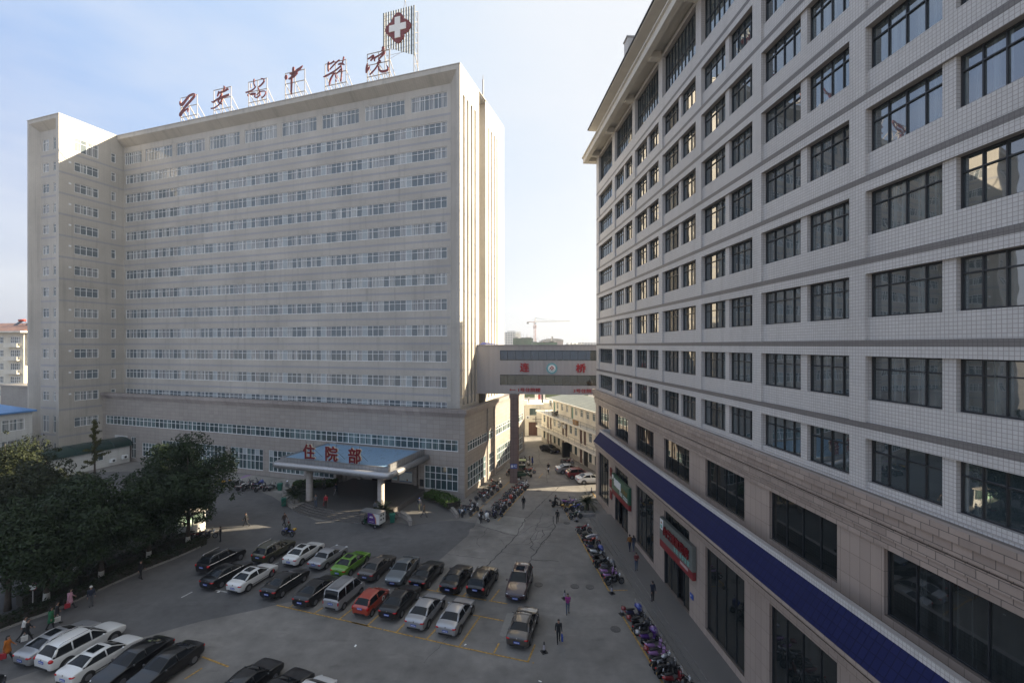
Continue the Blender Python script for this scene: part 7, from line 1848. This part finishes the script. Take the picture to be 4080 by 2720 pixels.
# ================================================================= PEOPLE
def cloth(name, col): return plain(name, col, .85, var=.15, scale=9)
K = {'skin': plain('skin', (.36, .21, .15), .6, var=.05), 'hair': plain('black_hair', (.012, .011, .010), .6), 'black': cloth('black_cloth', (.012, .012, .014)), 'navy': cloth('navy_cloth', (.018, .024, .045)), 'denim': cloth('denim_cloth', (.05, .075, .12)), 'grey': cloth('grey_cloth', (.09, .09, .095)), 'orange': cloth('orange_cloth', (.36, .11, .012)), 'rust': cloth('rust_cloth', (.24, .10, .02)), 'pink': cloth('pink_cloth', (.50, .27, .34)), 'green': cloth('green_cloth', (.015, .11, .045)), 'red': cloth('red_cloth', (.33, .02, .03)), 'white': cloth('white_cloth', (.55, .54, .52)), 'purple': cloth('magenta_cloth', (.24, .03, .17)), 'tan': cloth('tan_cloth', (.20, .15, .09)), 'brown': cloth('brown_cloth', (.05, .03, .022)), 'dred': cloth('dark_red_cloth', (.13, .025, .025)), 'blue': cloth('blue_cloth', (.03, .06, .24)), 'shoe': cloth('dark_shoe', (.015, .014, .014)), 'olive': cloth('olive_cloth', (.06, .07, .05))}
_pose = {}
def rotv(v, a):  # pitch in the x-z plane: positive a swings forward
    return Vector((v.x * math.cos(a) - v.z * math.sin(a), v.y, v.x * math.sin(a) + v.z * math.cos(a)))
def pose_mesh(key, legs=((0, 0), (0, 0)), arms=((.1, .2), (.1, .2)), lean=0.0, sit=False, out=.06, head=0.0):
    """one continuous body; legs/arms: (swing, bend) for right and left in radians"""
    if key in _pose: return _pose[key]
    V = []; E = []; R = []; tagb = []
    def add(p, r, parent=None, t=0):
        V.append(Vector(p)); R.append(r); i = len(V) - 1
        if parent is not None: E.append((parent, i, t))
        return i
    up = lambda p: rotv(Vector(p) - Vector((0, 0, .92)), -lean) + Vector((0, 0, .92))
    pel = add((0, 0, .93), (.125, .155)); sp = add(up((.0, 0, 1.12)), (.11, .145), pel, 1); ch = add(up((.0, 0, 1.32)), (.12, .175), sp, 1); nb = add(up((-.005, 0, 1.43)), (.075, .10), ch, 1)
    nk = add(up((.01, 0, 1.49)), (.055, .058), nb, 0); h0 = add(up((.03 + head * .3, 0, 1.56)), (.080, .070), nk, 0); h1 = add(up((.025 + head * .6, 0, 1.635)), (.098, .080), h0, 0); h2 = add(up((.01 + head * .8, 0, 1.695)), (.065, .055), h1, 0)
    add(up((.135 + head * .4, 0, 1.60)), (.014, .012), h1, 0)
    for s_ in (1, -1): add(up((.02 + head * .5, s_ * .088, 1.61)), (.016, .012), h1, 0)
    hands = []
    for s_, (sw, be) in zip((-1, 1), arms):
        sh = add(up((0, s_ * .185, 1.405)), (.062, .066), ch, 1)
        d = rotv(Vector((0, 0, -1)), sw - lean * .0); d.y = s_ * out * 2; d.normalize(); p0 = V[sh]
        el = add(p0 + d * .285, (.048, .048), sh, 1); d2 = rotv(Vector((0, 0, -1)), sw + be); d2.y = s_ * out * (1 if be < 1 else -3); d2.normalize()
        wr = add(V[el] + d2 * .245, (.033, .033), el, 1); pm = add(V[wr] + d2 * .085, (.038, .022), wr, 0); hands.append((V[pm].copy(), d2.copy(), s_))
    for s_, (sw, be) in zip((-1, 1), legs):
        hp = add((0, s_ * .09, .87), (.098, .095), pel, 2); d = rotv(Vector((0, 0, -1)), sw)
        kn = add(V[hp] + d * .41, (.066, .062), hp, 2); d2 = rotv(Vector((0, 0, -1)), sw - be); ak = add(V[kn] + d2 * .40, (.044, .042), kn, 2)
        f = rotv(Vector((1, 0, -.18)), (sw - be) * .8); hl = add(V[ak] + Vector((-.02, 0, -.03)), (.045, .042), ak, 3); add(V[ak] + f * .17 + Vector((0, s_ * .02, 0)), (.034, .042), hl, 3)
    me = bpy.data.meshes.new('tmp'); me.from_pydata([tuple(v) for v in V], [(a, b) for a, b, _ in E], [])
    ob = bpy.data.objects.new('tmp', me); COL.objects.link(ob); ob.modifiers.new('skin', 'SKIN').use_smooth_shade = True
    for i, sv in enumerate(me.skin_vertices[0].data): sv.radius = R[i]; sv.use_root = (i == 0)
    md = ob.modifiers.new('sub', 'SUBSURF'); md.levels = 1; md.render_levels = 1
    bpy.context.view_layer.update(); ev = ob.evaluated_get(bpy.context.evaluated_depsgraph_get()); m2 = ev.to_mesh()
    vs_ = [tuple(v.co) for v in m2.vertices]; fs_ = [tuple(p.vertices) for p in m2.polygons]
    ev.to_mesh_clear(); bpy.data.objects.remove(ob); bpy.data.meshes.remove(me)
    mi = []
    for f in fs_:
        c = Vector((0, 0, 0))
        for i in f: c += Vector(vs_[i])
        c /= len(f); best = 9; bt = 0
        for a, b, t in E:
            A, B = V[a], V[b]; d = B - A; k = max(0, min(1, (c - A).dot(d) / max(d.length_squared, 1e-9))); q = (c - (A + d * k)).length - (R[a][0] * (1 - k) + R[b][0] * k) * .6
            if q < best: best = q; bt = t
        mi.append(bt)
    mb = MB(); mb.smooth = True; mb.add(vs_, fs_); mb.m = list(mi)
    mb.mi = 0
    for (p, d, s_) in hands:
        side = Vector((1, 0, 0)) if abs(d.x) < .7 else Vector((0, 0, 1)); side = (side - d * side.dot(d)).normalized(); nrm = d.cross(side)
        for k, L_ in enumerate((.062, .072, .076, .07)):
            o = p + side * (.03 - .02 * k) + d * .01; mb.tube([o, o + d * L_ * .55 + nrm * .004 * s_, o + d * L_ + nrm * .018 * s_], [.010, .009, .007], 4)
        o = p + side * .03 - d * .035; mb.tube([o, o + side * .028 + d * .02, o + side * .034 + d * .05], [.012, .010, .008], 4)
    body = mb.mesh('body', [K['skin'], K['black'], K['black'], K['shoe']])
    hb = MB(); hb.smooth = True; hc = up((.0 + head * .6, 0, 1.65)); hb.ell(hc, (.105, .09, .075), 10, 7); hb.ell(hc + Vector((-.035, 0, -.04)), (.075, .085, .085), 10, 7)
    hair = hb.mesh('hair', K['hair'])
    lb = MB(); lb.smooth = True; lb.ell(hc, (.108, .095, .078), 10, 7); lb.ell(hc + Vector((-.055, 0, -.11)), (.07, .09, .17), 10, 7); long_ = lb.mesh('hair', K['hair'])
    eb = MB()
    for s_ in (1, -1): eb.ell(up((.115 + head * .5, s_ * .033, 1.622)), (.012, .012, .008), 6, 4)
    eb.box(*(lambda q: (q.x - .01, q.x + .012, -.022, .022, q.z - .004, q.z + .004))(up((.108 + head * .4, 0, 1.558)))); eyes = eb.mesh('face_features', K['dred'])
    _pose[key] = (body, hair, long_, eyes, hands, up); return _pose[key]
POSES = {
 'stand': dict(legs=((.03, .03), (-.03, .03))), 'stand2': dict(legs=((.06, .05), (-.06, .04)), arms=((.15, 1.5), (.15, 1.6))), 'behind': dict(legs=((.02, .02), (-.05, .02)), arms=((-.35, .1), (-.35, .1)), out=.02),
 'walk': dict(legs=((.42, .12), (-.34, .35)), arms=((-.35, .15), (.35, .35)), lean=.04), 'walk2': dict(legs=((-.36, .40), (.44, .10)), arms=((.35, .3), (-.35, .15)), lean=.04), 'stroll': dict(legs=((.22, .08), (-.2, .25)), arms=((-.15, .2), (.2, .3))),
 'phone': dict(legs=((.05, .05), (-.05, .05)), arms=((.5, 1.3), (.45, 1.4)), lean=.05), 'pray': dict(legs=((.16, .06), (-.15, .2)), arms=((.6, 1.7), (.6, 1.7)), out=.0), 'lean': dict(legs=((.1, .05), (-.1, .1)), arms=((.9, .2), (.9, .2)), lean=.45, head=.03),
 'ride': dict(legs=((1.15, 1.15), (1.15, 1.15)), arms=((.95, .25), (.95, .25)), lean=.15, out=.1), 'cycle': dict(legs=((1.1, .8), (.6, .9)), arms=((.85, .15), (.85, .15)), lean=.3, out=.1), 'cane': dict(legs=((.05, .05), (-.08, .05)), arms=((.15, .2), (.4, .5)), lean=.18)}
def person(p, hd, pose, top, trousers, lab, hair='short', s=.95, coat=None, cap=None, shoes=None, z=0, bag=None, group=None):
    body, hs, hl, ey, hands, up = pose_mesh(pose, **POSES[pose])
    o = put('person', body, None, p, rad(90 - hd), mats=[None, K[top], K[trousers], K[shoes] if shoes else None]); o.scale = (s, s, s)
    tag(o, lab, 'person', group)
    put('hair', hl if hair == 'long' else hs, o, mats=[K[cap] if cap and hair == 'cap' else None]); put('face_features', ey, o)
    if cap and hair != 'cap':
        mb = MB(); mb.smooth = True; c = up((.01, 0, 1.675)); mb.ell(c, (.115, .105, .08), 10, 6); mb.box(c.x + .06, c.x + .17, -.07, .07, c.z - .02, c.z - .008); mb.build('cap', K[cap], o)
    if coat:
        mb = MB(); mb.smooth = True; mb.lathe([(.135, 1.42), (.20, 1.38), (.185, 1.15), (.19, .95), (.235, .70), (.255, .56), (.20, .57)], n=14)
        mb.v = [(q[0] * .82, q[1], q[2]) for q in mb.v]; mb.build('coat', K[coat], o)
    if bag:
        (hp, d, s_) = hands[bag[0]]; w_ = o.matrix_basis if False else None
        a = rad(90 - hd); q = Vector((hp.x * math.cos(a) - hp.y * math.sin(a), hp.x * math.sin(a) + hp.y * math.cos(a), hp.z)) * s + Vector(p)
        mb = MB(); mb.prism([(-.17, -.06), (.17, -.06), (.17, .06), (-.17, .06)], -.50, -.16); mb.tube([(-.1, 0, -.16), (-.05, 0, -.03), (.05, 0, -.03), (.1, 0, -.16)], .012, 4)
        g = mb.build('handbag', K[bag[1]], None, q, a); tag(g, bag[2], 'bag')
    return o
def at_(fn, x, y, z=0): return G(*fn(x, y), z)
EC = lambda x, y: (1080 + x / 3.675, 1740 + y / 3.675)
person(at_(Lp, 45, 1428), 60, 'walk', 'orange', 'black', 'woman in orange coat walking at the left edge with a red bag', 'long', coat='orange', bag=(0, 'red', 'red shopping bag carried by the woman in the orange coat'))
person(at_(Lp, 150, 1302), 40, 'walk2', 'white', 'black', 'person in white and black walking behind the dark clothed one by the hedge')
person(at_(Lp, 168, 1318), 45, 'walk', 'black', 'black', 'person in dark clothes carrying a white bag behind the silver sedan', bag=(0, 'white', 'white bag carried past the near silver sedan'))
person(at_(Lp, 312, 1238), 35, 'stroll', 'green', 'black', 'woman in a green coat with pale collar near the hedge', 'long', coat='green')
person(at_(Lp, 350, 1205), 35, 'stroll', 'black', 'black', 'person in black carrying a pale bag just ahead of the green coat', bag=(0, 'white', 'pale carrier bag beside the green coated woman'))
person(at_(Lp, 428, 1117), 45, 'walk', 'pink', 'black', 'woman in a pink coat with a red bag on the drive', 'long', coat='pink', bag=(0, 'red', 'red bag carried by the woman in the pink coat'))
person(at_(Lp, 558, 1098), 130, 'stand', 'navy', 'grey', 'man in navy with a white cap on the drive by the hedge', cap='white')
person(at_(Lp, 862, 930), 90, 'stroll', 'black', 'black', 'man in black standing at the kerb under the trees')
person(at_(Lp, 1350, 702), 250, 'stand2', 'black', 'black', 'person in black standing beside the motorcycles at the kiosk')
person(at_(Lp, 1508, 610), 255, 'walk', 'black', 'black', 'person in black striding alone across the dark drive')
P0 = .7
person(at_(EC, 780, 770, P0), 180, 'stand', 'olive', 'black', 'person in dark olive standing near the entrance wall hedge'); person(at_(EC, 962, 845, P0), 215, 'cane', 'navy', 'black', 'stooped person with a white cane on the entrance platform')
o = empty('walking_cane', G(*EC(915, 850), P0), 0, 'thin white walking cane held on the entrance platform', 'cane'); mb = MB(); mb.tube([(0, 0, 0), (.33, .05, .85)], .018, 5); mb.build('shaft', K['white'], o); mb = MB(); mb.tube([(.33, .05, .85), (.36, .05, .92), (.32, .05, .95)], .02, 5); mb.build('grip', M['plastic'], o)
person(at_(EC, 655, 1030, P0), 185, 'stand2', 'grey', 'denim', 'man in grey jacket and jeans on the platform left of the red jacket'); person(at_(EC, 802, 1030, P0), 170, 'stand', 'red', 'brown', 'woman in a bright red jacket on the entrance platform', 'long', bag=(0, 'dred', 'dark red bag beside the woman in the red jacket'))
person(at_(EC, 1530, 1130, P0), 20, 'behind', 'grey', 'black', 'man standing in the sunlit strip on the entrance platform'); person(at_(EC, 2170, 1080), 330, 'walk', 'navy', 'olive', 'person with a bright blue cap right of the entrance', cap='blue'); person(at_(EC, 2238, 1180), 110, 'walk2', 'tan', 'grey', 'person in a tan jacket walking right of the entrance')
person(at_(EC, 195, 1312), 110, 'walk', 'brown', 'black', 'person in brown walking behind the ridden blue motorcycle'); person(at_(EC, 320, 860), 180, 'behind', 'black', 'black', 'dark figure half hidden behind the palm left of the steps')
def seated(p, hd, pose, top, tr, lab, seat_h, back, **kw):
    a = rad(hd); q = Vector(p) - Vector((math.sin(a), math.cos(a), 0)) * back; q.z = seat_h - .80
    return person(q, hd, pose, top, tr, lab, **kw)
seated(RIDE, 290, 'ride', 'olive', 'black', 'rider with a reddish helmet on the blue motorcycle', .78, .25, cap='dred'); seated(RIDE2, 85, 'ride', 'black', 'black', 'person in black seated on the black scooter near the palm', .76, .35); seated(RIDE3, 182, 'cycle', 'black', 'black', 'cyclist in black riding towards us in the back court', .86, .2)
person(at_(Wc, 562, 680), 160, 'phone', 'black', 'black', 'person in black standing beside the white scooter'); person(at_(Wc, 1128, 490), 355, 'stroll', 'black', 'black', 'person in black walking away at the middle line of bikes'); person(at_(Wc, 1582, 682), 5, 'walk', 'black', 'black', 'person in black walking near the dark green motorcycle', s=.93)
WZ = .45
person(at_(C4, 782, 560, WZ), 350, 'stroll', 'rust', 'navy', 'man in an orange jacket walking on the walkway beside a woman'); person(at_(C4, 812, 560, WZ), 350, 'stroll', 'navy', 'denim', 'woman in dark jacket and jeans beside the man in orange', 'long', s=.9, shoes='purple')
person(at_(C4, 832, 708, WZ), 175, 'phone', 'dred', 'denim', 'man in dark red and black jacket with jeans on the walkway'); person(at_(C4, 957, 944, WZ), 345, 'behind', 'navy', 'black', 'man in dark suit standing alone on the walkway by the shop')
person(at_(C4, 310, 1040), 185, 'pray', 'purple', 'denim', 'woman with magenta sleeves and jeans walking towards us', 'long', s=.92, coat=None); person(at_(C4, 240, 1258), 180, 'stroll', 'black', 'black', 'man in black walking towards us with a blue bag', bag=(1, 'blue', 'dark blue bag carried by the man in black nearest us'))
person(at_(Z3c, 228, 1158), 90, 'stand', 'brown', 'black', 'person in brown standing by the white scooter in the back court', 'long'); person(at_(Z3c, 272, 1164), 270, 'stand', 'blue', 'navy', 'woman in a long blue coat in the back court', 'long', coat='blue')
person(fromD(10.4, -.75, F2), 200, 'lean', 'black', 'black', 'man in black leaning on the upper dormitory gallery rail'); person(Vector((3.95, 104.2, 7.3)), 20, 'stand', 'white', 'denim', 'person in a white shirt on the flat roof')
# ================================================================= HAZE
hz = bpy.data.materials.new('air_haze'); hz.use_nodes = True; ht = hz.node_tree
ht.nodes.remove(ht.nodes['Principled BSDF']); pv = ht.nodes.new('ShaderNodeVolumePrincipled')
pv.inputs['Color'].default_value = (.86, .90, .96, 1); pv.inputs['Density'].default_value = .00042; pv.inputs['Anisotropy'].default_value = .25
ht.links.new(pv.outputs[0], [n for n in ht.nodes if n.type == 'OUTPUT_MATERIAL'][0].inputs['Volume'])
mb = MB(); mb.box(-420, 420, -60, 720, -1.0, 82.0); o = mb.build('haze', hz); tag(o, kind='stuff')
